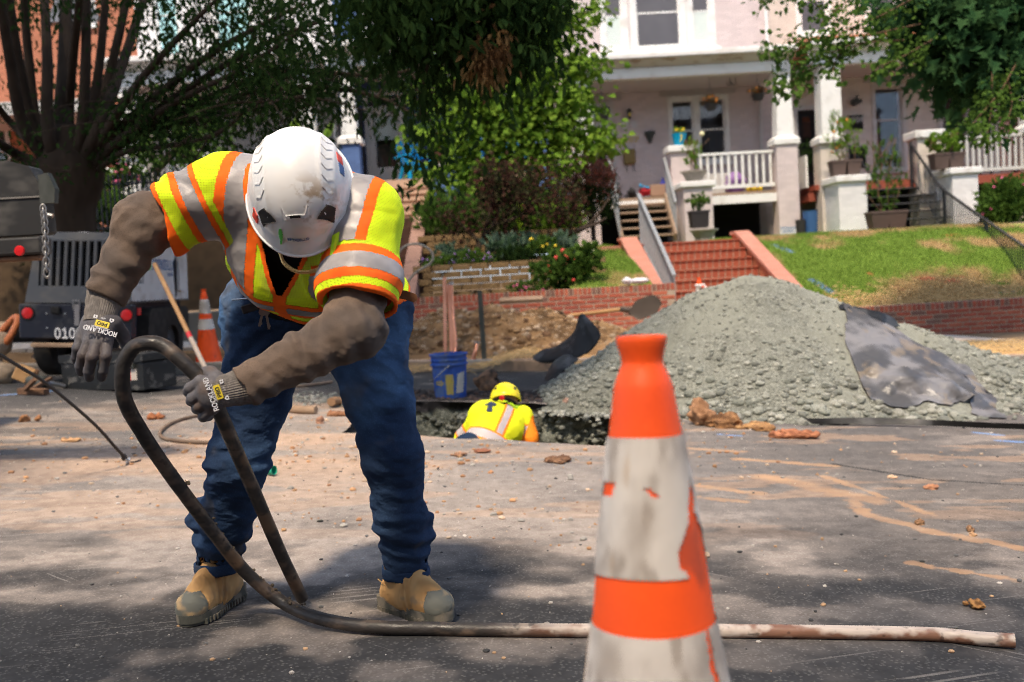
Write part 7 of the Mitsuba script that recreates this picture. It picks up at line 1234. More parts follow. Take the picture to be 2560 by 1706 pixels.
# --- blue house
H4 = thing('row_house', 'blue row house with a white porch column and pale storm door, behind the trees', 'house'); x0, x1 = -3.55, 1.60; wb = [(.05, 4.5, 1.0, 6.0)]; ub = [(-2.75, 7.3, -2.1, 9.2), (-.9, 7.3, .2, 9.2), (.7, 7.3, 1.1, 9.2)]
wall(H4, x0, x1, 1.6, 9.6 + 2, Yw, wb + ub + [(-2.88, 3.45, -2.02, 5.85)], 'paint_navy', name='wall'); obj('upper_wall', prism(sg.box(x0, 6.62, x1, 11.6).difference(shapely.union_all([sg.box(a - .02, b - .02, c + .02, d + .02) for a, b, c, d in ub])), .001, .03, XZ(Yw)), 'paint_blue', H4)
for a, b, c, d in wb + ub: window(H4, a, c, b, d, Yw - .03, low='screen_grey' if b > 7 else 'pane', upp='teal_glass' if b > 7 else 'pane')
door(H4, -2.84, -2.06, 3.45, 5.42, Yw, 'trim_grey', 'trim_grey', glass='pane', transom=5.78, g0=.55); obj('door_blind', box(-2.69, -2.21, Yw + .16, Yw + .18, 4.7, 5.28), 'blind', H4); obj('open_door', box(-3.02, -2.97, 24.75, 25.45, 3.45, 5.40), 'void_black', H4); porch_roof(H4, -3.45, 1.55, 6.08, soffit_m='trim_grey', roof_m='trim_grey')
column(H4, -3.05, 23.5, 4.31, 6.08, .36, .28); obj('pier', bev(-3.28, -2.84, 23.28, 23.72, 1.6, 4.309, .006), 'paint_blue', H4); obj('pier', bev(-1.21, -.81, 23.28, 23.7, 1.8, 3.60, .006), 'paint_blue', H4); obj('pier_cap', bev(-1.27, -.75, 23.2, 23.76, 3.601, 3.76, .02), 'trim_grey', H4); column(H4, 1.40, 23.5, 4.31, 6.08, .36, .28); obj('pier', bev(1.22, 1.60, 23.28, 23.72, 1.6, 4.309, .006), 'paint_blue', H4); obj('post', box(-.80, -.62, 23.35, 23.6, 2.2, 4.35), 'paint_blue', H4)
obj('deck', box(-3.45, 1.55, 23.42, 25.49, 3.33, 3.44), 'new_wood', H4); obj('deck_beam', box(-.60, 1.20, 23.34, 23.41, 3.18, 3.46), 'new_wood', H4); obj('deck_beam', box(-3.3, -1.3, 23.34, 23.41, 3.16, 3.44), 'new_wood', H4); obj('shade_panel', box(-.7, 1.2, 24.2, 24.3, 1.6, 3.2), 'void_black', H4); obj('downspout', tube([(-3.68, 25.4, 6.4), (-3.66, 25.4, 3.5)], .05, 8), 'trim_white', H4, smooth=40)  # black panel in place of shade beneath the blue porch
# --- grey and white house
H5 = thing('row_house', 'grey porch house with white upper storey behind the spreading street tree', 'house'); x0, x1 = -8.45, -3.56; w5 = [(-7.70, 4.42, -7.22, 5.18)]; u5 = [(-6.45, 7.05, -5.6, 9.0), (-5.02, 7.10, -4.70, 9.0), (-7.9, 7.05, -7.4, 9.0)]
wall(H5, x0, x1, 1.6, 11.6, Yw, u5 + [(-7.88, 3.5, -7.06, 5.4)], 'paint_grey'); obj('upper_wall', prism(sg.box(x0, 6.45, x1, 11.6).difference(shapely.union_all([sg.box(a - .02, b - .02, c + .02, d + .02) for a, b, c, d in u5])), .001, .03, XZ(Yw)), 'paint_white', H5)
for a, b, c, d in u5: window(H5, a, c, b, d, Yw - .03, low='teal_glass' if a < -5.5 else 'screen_grey', upp='teal_glass' if a < -5.5 else 'screen_grey')
door(H5, -7.86, -7.08, 3.5, 5.38, Yw, 'trim_white', 'trim_white', g0=.85); porch_roof(H5, -8.4, -3.75, 5.92, beam=.28, soffit_m='trim_white', roof_m='trim_white'); column(H5, -4.0, 23.5, 4.3, 5.92, .36, .32); obj('pier', bev(-4.22, -3.78, 23.28, 23.72, 1.6, 4.299, .006), 'paint_grey', H5); column(H5, -8.10, 23.5, 4.3, 5.92, .40, .32); obj('pier', bev(-8.35, -7.85, 23.28, 23.72, 1.6, 4.299, .006), 'trim_grey', H5); obj('pier', bev(-6.5, -6.02, 23.28, 23.7, 1.6, 4.14, .006), 'paint_grey', H5); obj('pier_cap', bev(-6.56, -5.96, 23.2, 23.76, 4.141, 4.28, .02), 'trim_white', H5); obj('deck', box(-8.4, -3.75, 23.42, 25.49, 3.36, 3.48), 'trim_grey', H5)
railing(H5, (-5.98, 23.5), (-4.24, 23.5), 3.5, 4.2, 10, 'trim_grey')
for i in range(5): z = 2.5 + .19 * (i + 1); y = 22.0 + .26 * i; obj('stair_tread', bev(-7.8, -6.55, y, y + .3, z - .2, z, .008), 'trim_grey', H5)
r = obj('stair_rail', bar((-7.84, 21.9, 3.1), (-7.84, 23.4, 4.2), .05, .05), 'trim_grey', H5)
for i in range(9): t = (i + .3) / 9; obj('baluster', box(-7.85, -7.83, 21.9 + 1.5 * t - .01, 21.9 + 1.5 * t + .01, 2.4 + 1.0 * t, 3.08 + 1.1 * t), 'trim_grey', r)
# --- red brick house
H6 = thing('row_house', 'red brick house with a grey gabled attic window, seen through the tree stems', 'house'); wall(H6, -16, -8.46, 1.6, 12, Yw, [(-10.1, 7.95, -9.5, 9.2), (-12.9, 3.9, -11.9, 5.9)], 'red_house'); window(H6, -10.1, -9.5, 7.95, 9.2, Yw, low='screen_grey', upp='screen_grey'); window(H6, -12.9, -11.9, 3.9, 5.9, Yw); obj('attic', prism(sg.Polygon([(-10.6, 8.0), (-9.3, 8.0), (-9.95, 9.6)]), .001, .06, XZ(Yw)), mat('slate', (.16, .17, .20), rough=.7), H6); obj('porch', box(-15, -8.8, 23.4, 25.49, 5.4, 5.7), 'trim_grey', H6); obj('deck', box(-15, -8.8, 23.4, 25.49, 2.7, 2.9), 'red_house', H6)
# --- houses on the near side of the street, behind the camera
for i, (x, m) in enumerate(((-21, 'red_house'), (-10.5, 'paint_grey'), (0, 'salmon_house'), (10.5, 'red_house'), (21, 'paint_cream'))):
    k = thing('row_house', f'{("red", "grey", "salmon", "dark red", "cream")[i]} row house across the street, out of view', 'house'); hs = [(x - 4 + 3 * j, z, x - 2.8 + 3 * j, z + 2) for j in range(3) for z in (3.6, 7.2)]
    p = sg.box(x - 5.2, 0, x + 5.2, 10.5).difference(shapely.union_all([sg.box(*h) for h in hs])); obj('wall', prism(p, -.3, 0, ((0, -15, 0), (-1, 0, 0), (0, 0, 1))).apply_translation((0, 0, 0)), m, k); obj('room', box(-x - 5, -x + 5, -16, -15.7, .5, 10.2), 'room_dark', k); obj('roof', box(-x - 5.3, -x + 5.3, -24, -14.8, 10.5, 10.8), 'slate', k)
# ------------------------------------------------------------------ trees and plants
LEAF = {'slim': ([(0, 0), (.35, .20), (.7, .16), (1, 0), (.7, -.16), (.35, -.20)], .0), 'round': ([(0, 0), (.15, .38), (.5, .48), (1, 0), (.5, -.48), (.15, -.38)], 0), 'maple': ([(0, 0), (.05, .45), (.35, .25), (.55, .55), (.62, .18), (1, 0), (.62, -.18), (.55, -.55), (.35, -.25), (.05, -.45)], 0)}
def leaf_mesh(P, D, size, shape, g, cup=.18):
    """one folded leaf at every point P, lying along D"""
    n = len(P); pr = np.array(LEAF[shape][0]); D = D / (np.linalg.norm(D, axis=1, keepdims=True) + 1e-9); S = np.cross(D, g.normal(0, 1, (n, 3)) * [.6, .6, 1] + [0, 0, .8]); S /= np.linalg.norm(S, axis=1, keepdims=True) + 1e-9; U = np.cross(S, D); l = size * g.uniform(.65, 1.25, n)
    V = P[:, None] + l[:, None, None] * (pr[None, :, :1] * D[:, None] + pr[None, :, 1:] * S[:, None] + (cup * np.abs(pr[None, :, 1:]) * 1.6 - cup * pr[None, :, :1] ** 2) * U[:, None]); m = len(pr); b = np.arange(n)[:, None] * m
    if m == 6: T_ = [(0, 3, 1), (1, 3, 2), (0, 4, 3), (0, 5, 4)]
    else: T_ = [(0, 2, 1), (0, 5, 2), (2, 4, 3), (2, 5, 4), (0, 9, 8), (0, 8, 5), (8, 7, 6), (8, 6, 5)]
    return trimesh.Trimesh(V.reshape(-1, 3), np.concatenate([b + list(t) for t in T_]).reshape(-1, 3), process=False)
def along(g, paths, n, spread, droop=.5):
    """leaf points and directions scattered round branch paths (arrays of points)"""
    L = np.array([np.linalg.norm(np.diff(p, axis=0), axis=1).sum() for p in paths]); w = g.choice(len(paths), n, p=L / L.sum()); P, D = np.zeros((n, 3)), np.zeros((n, 3))
    for i, p in enumerate(paths):
        k = np.where(w == i)[0]; t = g.random(len(k)) ** .8 * (len(p) - 1.001); a = t.astype(int); f = (t - a)[:, None]; P[k] = p[a] * (1 - f) + p[a + 1] * f; D[k] = p[a + 1] - p[a]
    D /= np.linalg.norm(D, axis=1, keepdims=True) + 1e-9; off = g.normal(0, 1, (n, 3)) * spread; return P + off, D * .5 + off / (np.abs(spread) + 1e-6) * .5 + g.normal(0, .35, (n, 3)) - [0, 0, droop]
def cloud(g, c, r, n, clump=10, cs=.25):
    """clumped points in an ellipsoid"""
    k = max(1, n // clump); C = g.normal(0, 1, (k, 3)); C = C / np.linalg.norm(C, axis=1, keepdims=True) * (g.random((k, 1)) ** .45); P = np.repeat(C, clump, 0)[:n] * r + c; return P + g.normal(0, cs, P.shape) * np.minimum(r, 1)
def pxp(pts, Y): Y = np.broadcast_to(Y, len(pts)) if np.ndim(Y) == 0 else np.interp(np.linspace(0, 1, len(pts)), np.linspace(0, 1, len(Y)), Y); return spline([at(a, b, y) for (a, b), y in zip(pts, Y)], 6)
mat('bark_dark', lambda p, n, uv: mix(C3(.030, .022, .017), C3(.075, .055, .042), tfbm(p.x * 12, p.y * 12, p.z * 3, 4)), rough=.95, spec=.1, bump=lambda p, n, uv: .015 * tfbm(p.x * 30, p.y * 30, p.z * 6, 3)); mat('bark_brown', lambda p, n, uv: mix(C3(.10, .06, .04), C3(.18, .11, .07), tfbm(p.x * 12, p.y * 12, p.z * 4, 3)), rough=.9, spec=.1)
# the spreading street tree
zt_ = thing('street_tree', 'dark spreading street tree with many stems fanning out above the truck and compressor', 'tree'); g = np.random.default_rng(77); base = at(166, 560, 12.3); fk = at(175, 420, 12.3)
obj('trunk', tube(spline([base * [1, 1, 0] + [0, 0, .2], base * [1, 1, 0] + [0, 0, .8], base + [0, 0, .1], fk + [.0, 0, -.1], fk + [.03, 0, .5]], 6), np.interp(np.linspace(0, 1, 25), [0, .15, .5, .8, 1], [.62, .44, .34, .40, .18]), 18), 'bark_dark', zt_, smooth=True)
stems = [(((150, 440), (60, 320), (25, 150), (-10, -60)), .085), (((150, 440), (85, 330), (45, 150), (15, -60)), .09), (((155, 440), (95, 330), (72, 150), (55, -60)), .08), (((160, 440), (120, 330), (118, 150), (108, -60)), .09), (((170, 440), (155, 330), (163, 150), (165, -70)), .13), (((175, 440), (172, 340), (178, 200), (205, -60)), .075),
         (((180, 440), (205, 320), (214, 150), (216, -60)), .085), (((180, 440), (225, 300), (250, 150), (268, -60)), .075), (((185, 440), (235, 310), (278, 170), (330, -60)), .085), (((190, 440), (250, 310), (300, 180), (378, -60)), .09), (((150, 440), (30, 380), (-40, 330)), .08), (((145, 420), (20, 300), (-40, 210)), .06),
         (((195, 440), (265, 330), (340, 215), (450, 90), (560, -20)), .075), (((200, 440), (280, 340), (390, 240), (520, 140), (640, 70), (760, 10)), .07), (((200, 445), (290, 355), (410, 262), (560, 165), (700, 92), (800, 55)), .065), (((205, 445), (300, 350), (440, 255), (600, 175), (745, 80)), .06),
         (((205, 450), (320, 340), (430, 300), (530, 240), (690, 182), (830, 184), (960, 188), (1090, 160)), .055), (((215, 450), (330, 345), (480, 302), (610, 235), (760, 218), (870, 226), (960, 248), (1050, 295)), .05), (((210, 455), (300, 385), (420, 365), (540, 335), (640, 262), (760, 240)), .045), (((260, 350), (400, 300), (560, 290), (700, 250)), .035), (((130, 430), (40, 440), (-40, 400)), .06)]
paths = []
for i, (pp, r) in enumerate(stems):
    long_ = pp[-1][0] > 420; Y = (12.3, 11.8, 10.6, 9.4) if long_ else (12.3, 12.3 + (i % 3 - 1) * .5, 12.3 + (i % 5 - 2) * .7); p = pxp(pp, Y); paths.append(p); obj('stem', tube(p, np.linspace(r, r * (.22 if long_ else .55), len(p)), 9), 'bark_dark', zt_, smooth=True)
tw = []
for p in paths[12:]:
    for k in range(9): t = g.integers(len(p) // 3, len(p) - 1); d = g.normal(0, 1, 3) * [.8, .7, .35] + [.35, 0, -.05]; tw.append(spline([p[t], p[t] + d * .35, p[t] + d * .8 + [0, 0, -.12]], 4))
obj('twigs', cat_([tube(q, np.linspace(.012, .004, len(q)), 5) for q in tw]), 'bark_dark', zt_, kind='stuff')
Ls = [leaf_mesh(*along(g, paths[12:], 1900, .16), .085, 'slim', g), leaf_mesh(*along(g, tw, 2900, .10), .08, 'slim', g)]
def region(x0, x1, y0, y1, Y0, Y1, n, clump=9, cs=.16, size=.085, hang=.8, shape='slim'):
    k = n // clump; C = np.array([at(g.uniform(x0, x1), g.uniform(y0, y1), g.uniform(Y0, Y1)) for _ in range(k)]); P = np.repeat(C, clump, 0) + g.normal(0, cs, (k * clump, 3)); return leaf_mesh(P, g.normal(0, .6, P.shape) - [0, 0, hang], size, shape, g)
Ls += [region(360, 700, -60, 150, 9.5, 13, 1700), region(640, 1020, -80, 170, 8, 12, 2600), region(560, 1000, 100, 260, 9, 12, 700), region(330, 760, 215, 400, 10.5, 12.8, 900), region(0, 330, -40, 380, 13.2, 15, 900), region(-60, 420, -120, 30, 10, 14, 1500), region(690, 830, 200, 330, 10, 11.5, 350)]
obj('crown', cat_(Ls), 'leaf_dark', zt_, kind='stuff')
P = cloud(g, np.array([-5.6, 8.8, 8.6]), np.array([5.0, 4.2, 2.0]), 25000, 12, .3); P = P[P[:, 2] > 5.9 + .12 * np.abs(P[:, 0] + 4)]; P = np.vstack([P, cloud(g, np.array([-1.9, 4.4, 8.5]), np.array([1.9, 1.6, 1.0]), 4500, 12, .25)]); obj('crown', leaf_mesh(P, g.normal(0, .7, P.shape) - [0, 0, .4], .15, 'slim', g), 'leaf_dark', zt_, kind='stuff')  # crown above the view; front leaf cloud added to shade the hanging branch
# dense hanging sprays close by
hs_ = thing('hanging_branch', 'dark hanging leafy branch filling the top middle above the bright green tree', 'branch'); Ls = []
hb = [pxp(q, (7.4, 7.6)) for q in (((1100, -120), (1060, 20), (1030, 110)), ((1180, -120), (1160, 40), (1140, 150)), ((1250, -120), (1235, 50), (1215, 150)), ((1310, -120), (1290, 40), (1280, 130)), ((1010, -120), (980, 20), (950, 100)), ((1120, 0), (1060, 200), (1050, 300)), ((1330, -100), (1340, 10), (1320, 70)))]
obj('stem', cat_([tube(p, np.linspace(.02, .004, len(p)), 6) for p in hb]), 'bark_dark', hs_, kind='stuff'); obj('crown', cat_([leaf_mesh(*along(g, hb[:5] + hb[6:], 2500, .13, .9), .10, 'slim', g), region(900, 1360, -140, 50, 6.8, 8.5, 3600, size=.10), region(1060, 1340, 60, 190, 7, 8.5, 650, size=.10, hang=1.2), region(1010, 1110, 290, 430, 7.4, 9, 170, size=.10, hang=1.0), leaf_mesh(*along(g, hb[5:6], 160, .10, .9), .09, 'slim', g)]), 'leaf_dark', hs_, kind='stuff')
dr_ = leaf_mesh(*along(g, [pxp(((1240, 90), (1235, 130), (1225, 175)), 7.2), pxp(((1205, 110), (1215, 150), (1200, 180)), 7.2)], 260, .07, 1.2), .08, 'slim', g); obj('dead_leaves', dr_, 'leaf_dry', hs_, kind='stuff')
# bright green small tree
bt = thing('small_tree', 'bright green small tree with heart-shaped leaves before the blue house', 'tree'); tr_ = pxp(((1232, 590), (1234, 500), (1230, 420), (1215, 330), (1220, 230)), 19.5); obj('trunk', tube(tr_, np.linspace(.12, .05, len(tr_)), 12), 'bark_brown', bt, smooth=True)
br = [pxp(q, (19.5, 19.0)) for q in (((1225, 380), (1320, 300), (1400, 290), (1480, 325)), ((1222, 330), (1330, 200), (1420, 160), (1495, 165)), ((1220, 280), (1300, 130), (1400, 80), (1480, 20)), ((1220, 260), (1240, 120), (1330, 40), (1390, -20)), ((1222, 330), (1130, 250), (1060, 230)), ((1225, 380), (1120, 340), (1040, 330)), ((1228, 410), (1300, 400), (1380, 400), (1410, 415)), ((1228, 400), (1150, 410), (1080, 420)), ((1220, 300), (1180, 180), (1150, 60)), ((1225, 360), (1360, 340), (1470, 340), (1510, 360)), ((1222, 320), (1350, 250), (1430, 235), (1450, 260)), ((1230, 420), (1180, 440), (1150, 470)))]
obj('branch', cat_([tube(p, np.linspace(.04, .01, len(p)), 6) for p in br]), 'bark_brown', bt, kind='stuff'); obj('crown', cat_([leaf_mesh(*along(g, br, 5600, np.array([.22, .3, .14]), .5), .125, 'round', g), region(1120, 1400, 60, 400, 18.5, 20.5, 3000, 10, .22, .125, .5, 'round')]), 'leaf_bright', bt, kind='stuff')
# bare dark shrub with reddish leaves on the terrace
rs = thing('shrub', 'sparse dark-stemmed shrub with reddish leaves growing on the flower terrace', 'shrub'); rb_ = [pxp(q, (16.2, 16.3)) for q in (((1190, 645), (1196, 610), (1240, 560), (1290, 520), (1310, 500)), ((1190, 640), (1205, 600), (1222, 540), (1235, 470), (1238, 430)), ((1188, 640), (1192, 600), (1150, 560), (1120, 530)), ((1230, 570), (1250, 520), (1260, 470), (1290, 430)), ((1240, 560), (1300, 540), (1350, 500)))]
obj('stem', cat_([tube(p, np.linspace(.035, .008, len(p)), 7) for p in rb_]), 'bark_dark', rs, kind='stuff'); obj('crown', cat_([leaf_mesh(*along(g, [p[8:] for p in rb_], 1500, .16, .1), .065, 'round', g), region(1190, 1420, 410, 540, 16, 17, 900, 8, .12, .065, .1, 'round')]), 'leaf_red', rs, kind='stuff')
rs2 = thing('shrub', 'leaning dark branch with purplish leaves reaching towards the brick steps', 'shrub'); rb_ = [pxp(q, (16.6, 17.2)) for q in (((1358, 625), (1370, 600), (1420, 585), (1470, 560), (1500, 530), (1525, 490)), ((1368, 605), (1372, 590), (1366, 578)), ((1440, 578), (1490, 560), (1515, 545)))]
obj('stem', cat_([tube(p, np.linspace(.045, .012, len(p)), 7) for p in rb_]), 'bark_dark', rs2, kind='stuff'); obj('crown', cat_([region(1390, 1450, 470, 560, 16.8, 17.4, 420, 8, .1, .07, .1, 'round')]), 'leaf_red', rs2, kind='stuff')
# red-tipped round bush by the wooden stairs
bb = thing('bush', 'round bush with dusky red tips beside the wooden stairs of house 1207', 'bush'); bc = at(1478, 480, 20.6); P = cloud(g, bc, np.array([.60, .6, .72]), 5200, 6, .06); up = np.clip((P - bc)[:, 2] / .7, -1, 1); top = up + g.normal(0, .25, len(P)) > .15; D = (P - bc) * [.6, .6, .5] + [0, 0, .6] + g.normal(0, .2, P.shape)
obj('crown', leaf_mesh(P[~top], D[~top], .07, 'slim', g), 'leaf_dark', bb, kind='stuff'); obj('red_crown', leaf_mesh(P[top], D[top] + [0, 0, .6], .085, 'slim', g), mat('leaf_rust', (.23, .085, .06), rough=.7), bb, kind='stuff'); obj('stem', tube([bc - [0, 0, 1.0], bc], .05, 8), 'bark_dark', bb)
# maple branch and fine birch-like sprays at the upper corner
mp = thing('maple_branch', 'dark glossy maple branch in the upper corner over house 1209', 'branch'); mb = [pxp(q, (12.5, 12.0)) for q in (((2640, 0), (2500, 80), (2380, 110), (2290, 90)), ((2640, 60), (2520, 160), (2430, 190), (2370, 180)), ((2640, -40), (2480, 0), (2330, 30), (2230, 40)), ((2640, 100), (2560, 200), (2480, 220)), ((2600, -60), (2420, -40), (2280, -20)))]
obj('stem', cat_([tube(p, np.linspace(.03, .008, len(p)), 7) for p in mb]), 'bark_dark', mp, kind='stuff'); obj('crown', cat_([leaf_mesh(*along(g, mb, 1500, np.array([.24, .3, .2]), .8), .17, 'maple', g), region(2290, 2600, -80, 170, 11.5, 13, 1100, 8, .2, .17, .8, 'maple'), region(2400, 2580, 120, 230, 11.5, 12.5, 260, 8, .16, .17, .9, 'maple')]), 'leaf_maple', mp, kind='stuff')
sp = thing('spray_branch', 'thin light branches with small green leaves drooping beside the dark maple', 'branch'); sb = [pxp(q, (11.5, 11.0)) for q in (((2330, -30), (2200, 40), (2080, 90), (1990, 110)), ((2300, 60), (2170, 90), (2080, 130), (1970, 120), (1910, 130)), ((2260, 100), (2150, 110), (2060, 160), (1985, 200), (1930, 215)), ((2120, 120), (2090, 150), (2080, 190)), ((2040, 150), (2000, 190), (1985, 240)), ((2330, 100), (2260, 140), (2190, 170)), ((2080, 60), (2010, -10), (1900, 5)), ((2480, 180), (2480, 260), (2470, 330), (2475, 360)), ((2540, 160), (2500, 230), (2440, 300), (2420, 330)), ((2520, 200), (2530, 260), (2510, 320)), ((2150, -20), (2110, 10), (2050, 60)))]
obj('twig', cat_([tube(p, np.linspace(.010, .003, len(p)), 5) for p in sb]), 'bark_brown', sp, kind='stuff'); obj('crown', leaf_mesh(*along(g, sb, 1700, .075, .5), .062, 'round', g), 'leaf_mid', sp, kind='stuff')
# small tree stem beside the grey house's stairs, behind the street tree
ts = thing('sapling', 'thin dark young tree before the grey house, between street tree and helmet', 'tree'); sp_ = [pxp(q, 18.0) for q in (((385, 520), (388, 440), (380, 390)), ((388, 440), (420, 390), (470, 350), (520, 320)), ((382, 400), (350, 340), (355, 290)), ((388, 430), (450, 380), (500, 380)))]; obj('trunk', cat_([tube(p, np.linspace(.055, .02, len(p)), 8) for p in sp_]), 'bark_dark', ts); obj('crown', region(330, 560, 270, 400, 17, 19, 900, 8, .2, .10, .4, 'round'), 'leaf_mid', ts, kind='stuff')
# garden plants
def clump(name, px, py, Y, r, n, m, size, label, cat, shape='slim', up=.5, h=.6, fl=None, parent=None, group=None):
    c = at(px, py, Y); P = cloud(g, c, np.array([r, r * .8, r * h]), n, 6, .05 * r / .3); k = obj(name, leaf_mesh(P, (P - c) + [0, 0, up] + g.normal(0, .25, P.shape), size, shape, g), m, parent, kind='stuff' if parent else None, label=label, cat=cat, group=group)
    if fl: k2 = fl; Q = P[g.choice(len(P), k2[1])] + [0, -.03, .03]; obj('blossom', cat_([(lambda s: (s.apply_translation(q), s)[1])(trimesh.creation.icosphere(subdivisions=1, radius=k2[2] * g.uniform(.7, 1.2))) for q in Q]), k2[0], k, kind='stuff')
    return k
mat('fl_red', (.62, .06, .05), rough=.6); mat('fl_yellow', (.85, .62, .04), rough=.6); mat('fl_purple', (.28, .14, .42), rough=.6); mat('fl_orange', (.80, .30, .05), rough=.6); mat('fl_pink', (.62, .12, .25), rough=.6); mat('fl_cream', (.80, .75, .45), rough=.6)
clump('grey_plant', 1255, 622, 16.1, .34, 320, 'leaf_grey', .13, 'silvery-leaved plant on the terrace beside the shrub\'s stem', 'plant', up=.8); clump('grey_plant', 1412, 618, 16.1, .30, 300, 'leaf_grey', .13, 'silvery-leaved plant at the terrace end closest to the grass strip', 'plant', up=.8); clump('grey_plant', 1318, 612, 16.2, .26, 260, 'leaf_grey', .12, 'silvery-leaved plant in the middle of the terrace, by yellow flowers', 'plant', up=.8); clump('grey_plant', 1128, 640, 16.1, .30, 260, 'leaf_grey', .10, 'silvery-leaved plant at the terrace end closest to the pale brick cheek', 'plant', up=.6)
clump('flower', 1352, 622, 15.9, .28, 420, 'leaf_mid', .09, 'yellow flowers among dark leaves on the terrace', 'flowers', fl=('fl_yellow', 9, .03)); clump('flower', 1180, 652, 15.8, .42, 520, 'leaf_mid', .08, 'purple flowers trailing over the lower terrace wall', 'flowers', h=.35, fl=('fl_purple', 26, .022)); clump('flower', 1100, 660, 15.8, .32, 340, 'leaf_mid', .08, 'low green plants with a few purple flowers beside the pale brick cheek', 'flowers', h=.35, fl=('fl_purple', 10, .02)); clump('flower', 1290, 640, 15.8, .36, 520, 'leaf_dark', .09, 'dark green low plants at the middle of the terrace edge', 'plant', h=.4)
clump('rose_bush', 1400, 680, 14.9, .42, 1100, 'leaf_mid', .075, 'rose bush with red flowers above the brick wall', 'rose bush', 'round', h=.75, fl=('fl_red', 11, .032)); clump('rose_bush', 1462, 650, 14.9, .30, 600, 'leaf_mid', .075, 'rose bush with pale yellow flowers beside the grass strip', 'rose bush', 'round', h=.9, fl=('fl_cream', 5, .034)); clump('flower', 1320, 722, 14.7, .30, 360, 'leaf_mid', .07, 'small pink flowers on the ground behind the brick wall', 'flowers', h=.3, fl=('fl_pink', 16, .02))
clump('grass_tuft', 1375, 562, 17.8, .62, 1500, 'leaf_bright', .16, 'bright green tuft of grass above the upper terrace wall', 'grass tuft', up=1.0, h=.5); clump('grass_tuft', 1255, 565, 17.8, .70, 1300, 'leaf_mid', .15, 'darker tuft of grass behind the shrub on the upper terrace', 'grass tuft', up=1.0, h=.5); clump('grass_tuft', 1120, 545, 17.9, .62, 1100, 'leaf_mid', .15, 'green tuft of grass behind the pale brick cheek', 'grass tuft', up=1.0, h=.6)
clump('weed', 1092, 490, 22.3, .22, 260, 'leaf_bright', .13, 'thin bright weed growing in front of the blue porch pier', 'weed', up=1.2, h=2.2); clump('bush', 1220, 535, 19.0, .75, 1400, 'leaf_dark', .10, 'dark low bush beneath the blue house\'s porch', 'bush', 'round', h=.5); clump('bush', 1330, 500, 19.0, .62, 1100, 'leaf_mid', .10, 'mid-green bush between small tree and red-tipped bush', 'bush', 'round', h=.8)
rib = spline([at(1298, 520, 16.7), at(1303, 535, 16.7), at(1296, 552, 16.68), at(1304, 570, 16.66), at(1300, 588, 16.66)], 6); V = np.vstack([rib + [-.045, 0, 0], rib + [.045, .02, .0]]); n = len(rib); a = np.arange(n - 1); obj('ribbon', cat_([trimesh.Trimesh(np.vstack([V, V + [0, .004, 0]]), np.vstack([np.stack([a, a + 1, a + n + 1], 1), np.stack([a, a + n + 1, a + n], 1)]), process=False), lathe([(0, .12), (.05, .06), (.045, 0), (0, 0)], 6, (.2, 0, 1), at(1300, 522, 16.7))]), 'lime_cloth', label='bright yellow-green ribbon tied to the dark shrub', cat='ribbon')
# ------------------------------------------------------------------ pots, baskets, furniture, fences, small things round the houses
mat('pot_brown', (.085, .055, .045), rough=.6); mat('pot_black', (.02, .018, .02), rough=.55); mat('pot_teal', (.0, .24, .42), rough=.3, spec=.5); mat('stone_urn', lambda p, n, uv: mix(C3(.16, .14, .12), C3(.34, .31, .27), tfbm(p.x * 20, p.y * 20, p.z * 20, 3)), rough=.9); mat('sky_blue', (.0, .30, .62), rough=.4); mat('bin_blue', (.03, .09, .24), rough=.5)
def sqpot(c, w0, w1, h, wy=None): 
    wy = wy or 1.0; q = lambda w, z: [(c[0] + sx * w / 2, c[1] + sy * w * wy / 2, c[2] + z) for sx in (-1, 1) for sy in (-1, 1)]; return cat_([trimesh.Trimesh(*_hull(q(w0, 0) + q(w1, h - .05)), process=False), trimesh.Trimesh(*_hull(q(w1 + .03, h - .049) + q(w1 + .03, h)), process=False)])
def plant(k, name, c, r, n, m, size, shape='slim', up=.6, h=1.0, fl=None, stems=0):
    c = np.asarray(c, float); P = cloud(g, c, np.array([r, r * .8, r * h]), n, 6, .04); obj(name, leaf_mesh(P, (P - c) + [0, 0, up] + g.normal(0, .25, P.shape), size, shape, g), m, k, kind='stuff')
    if fl: Q = P[g.choice(len(P), fl[1])] + [0, -.03, .02]; obj('blossom', cat_([(lambda s: (s.apply_translation(q), s)[1])(trimesh.creation.icosphere(subdivisions=1, radius=fl[2])) for q in Q]), fl[0], k, kind='stuff')
    if stems: obj('stem', cat_([tube(spline([c + [g.normal(0, r * .3), 0, -r * h * 1.15], c + [g.normal(0, r * .4), 0, -r * h * .2], c + [g.normal(0, r * .6), 0, r * h * .8]], 4), .009, 5) for _ in range(stems)]), 'bark_brown', k, kind='stuff')
for i, (x, Y, zt, zb, lb, fm, fl) in enumerate(((2.84, 23.7, 5.44, 4.72, 'hanging basket with bright green leaves, closest to the porch\'s first column', 'leaf_bright', None), (5.40, 23.7, 5.46, 4.83, 'hanging basket with dried orange flowers before the porch windows of 1207', 'leaf_dry', ('fl_orange', 10, .03)), (6.52, 23.7, 5.46, 5.00, 'hanging basket with dried flowers close to the thick corner column of 1207', 'leaf_dry', ('fl_orange', 8, .028)))):
    k = thing('hanging_basket', lb, 'hanging basket'); obj('bowl', lathe([(0, -.15), (.10, -.15), (.16, -.02), (.17, 0), (.15, 0), (0, -.02)], 18, None, (x, Y, zb)), 'pot_black', k, smooth=40); obj('cord', cat_([tube([(x + dx, Y, zb), (x, Y, zt - .2), (x, Y, zt)], .006, 5) for dx in (-.15, .15)]), 'black_iron', k); plant(k, 'foliage', (x, Y, zb + .06), .20, 130, fm, .09, 'slim', .3, .5, fl)
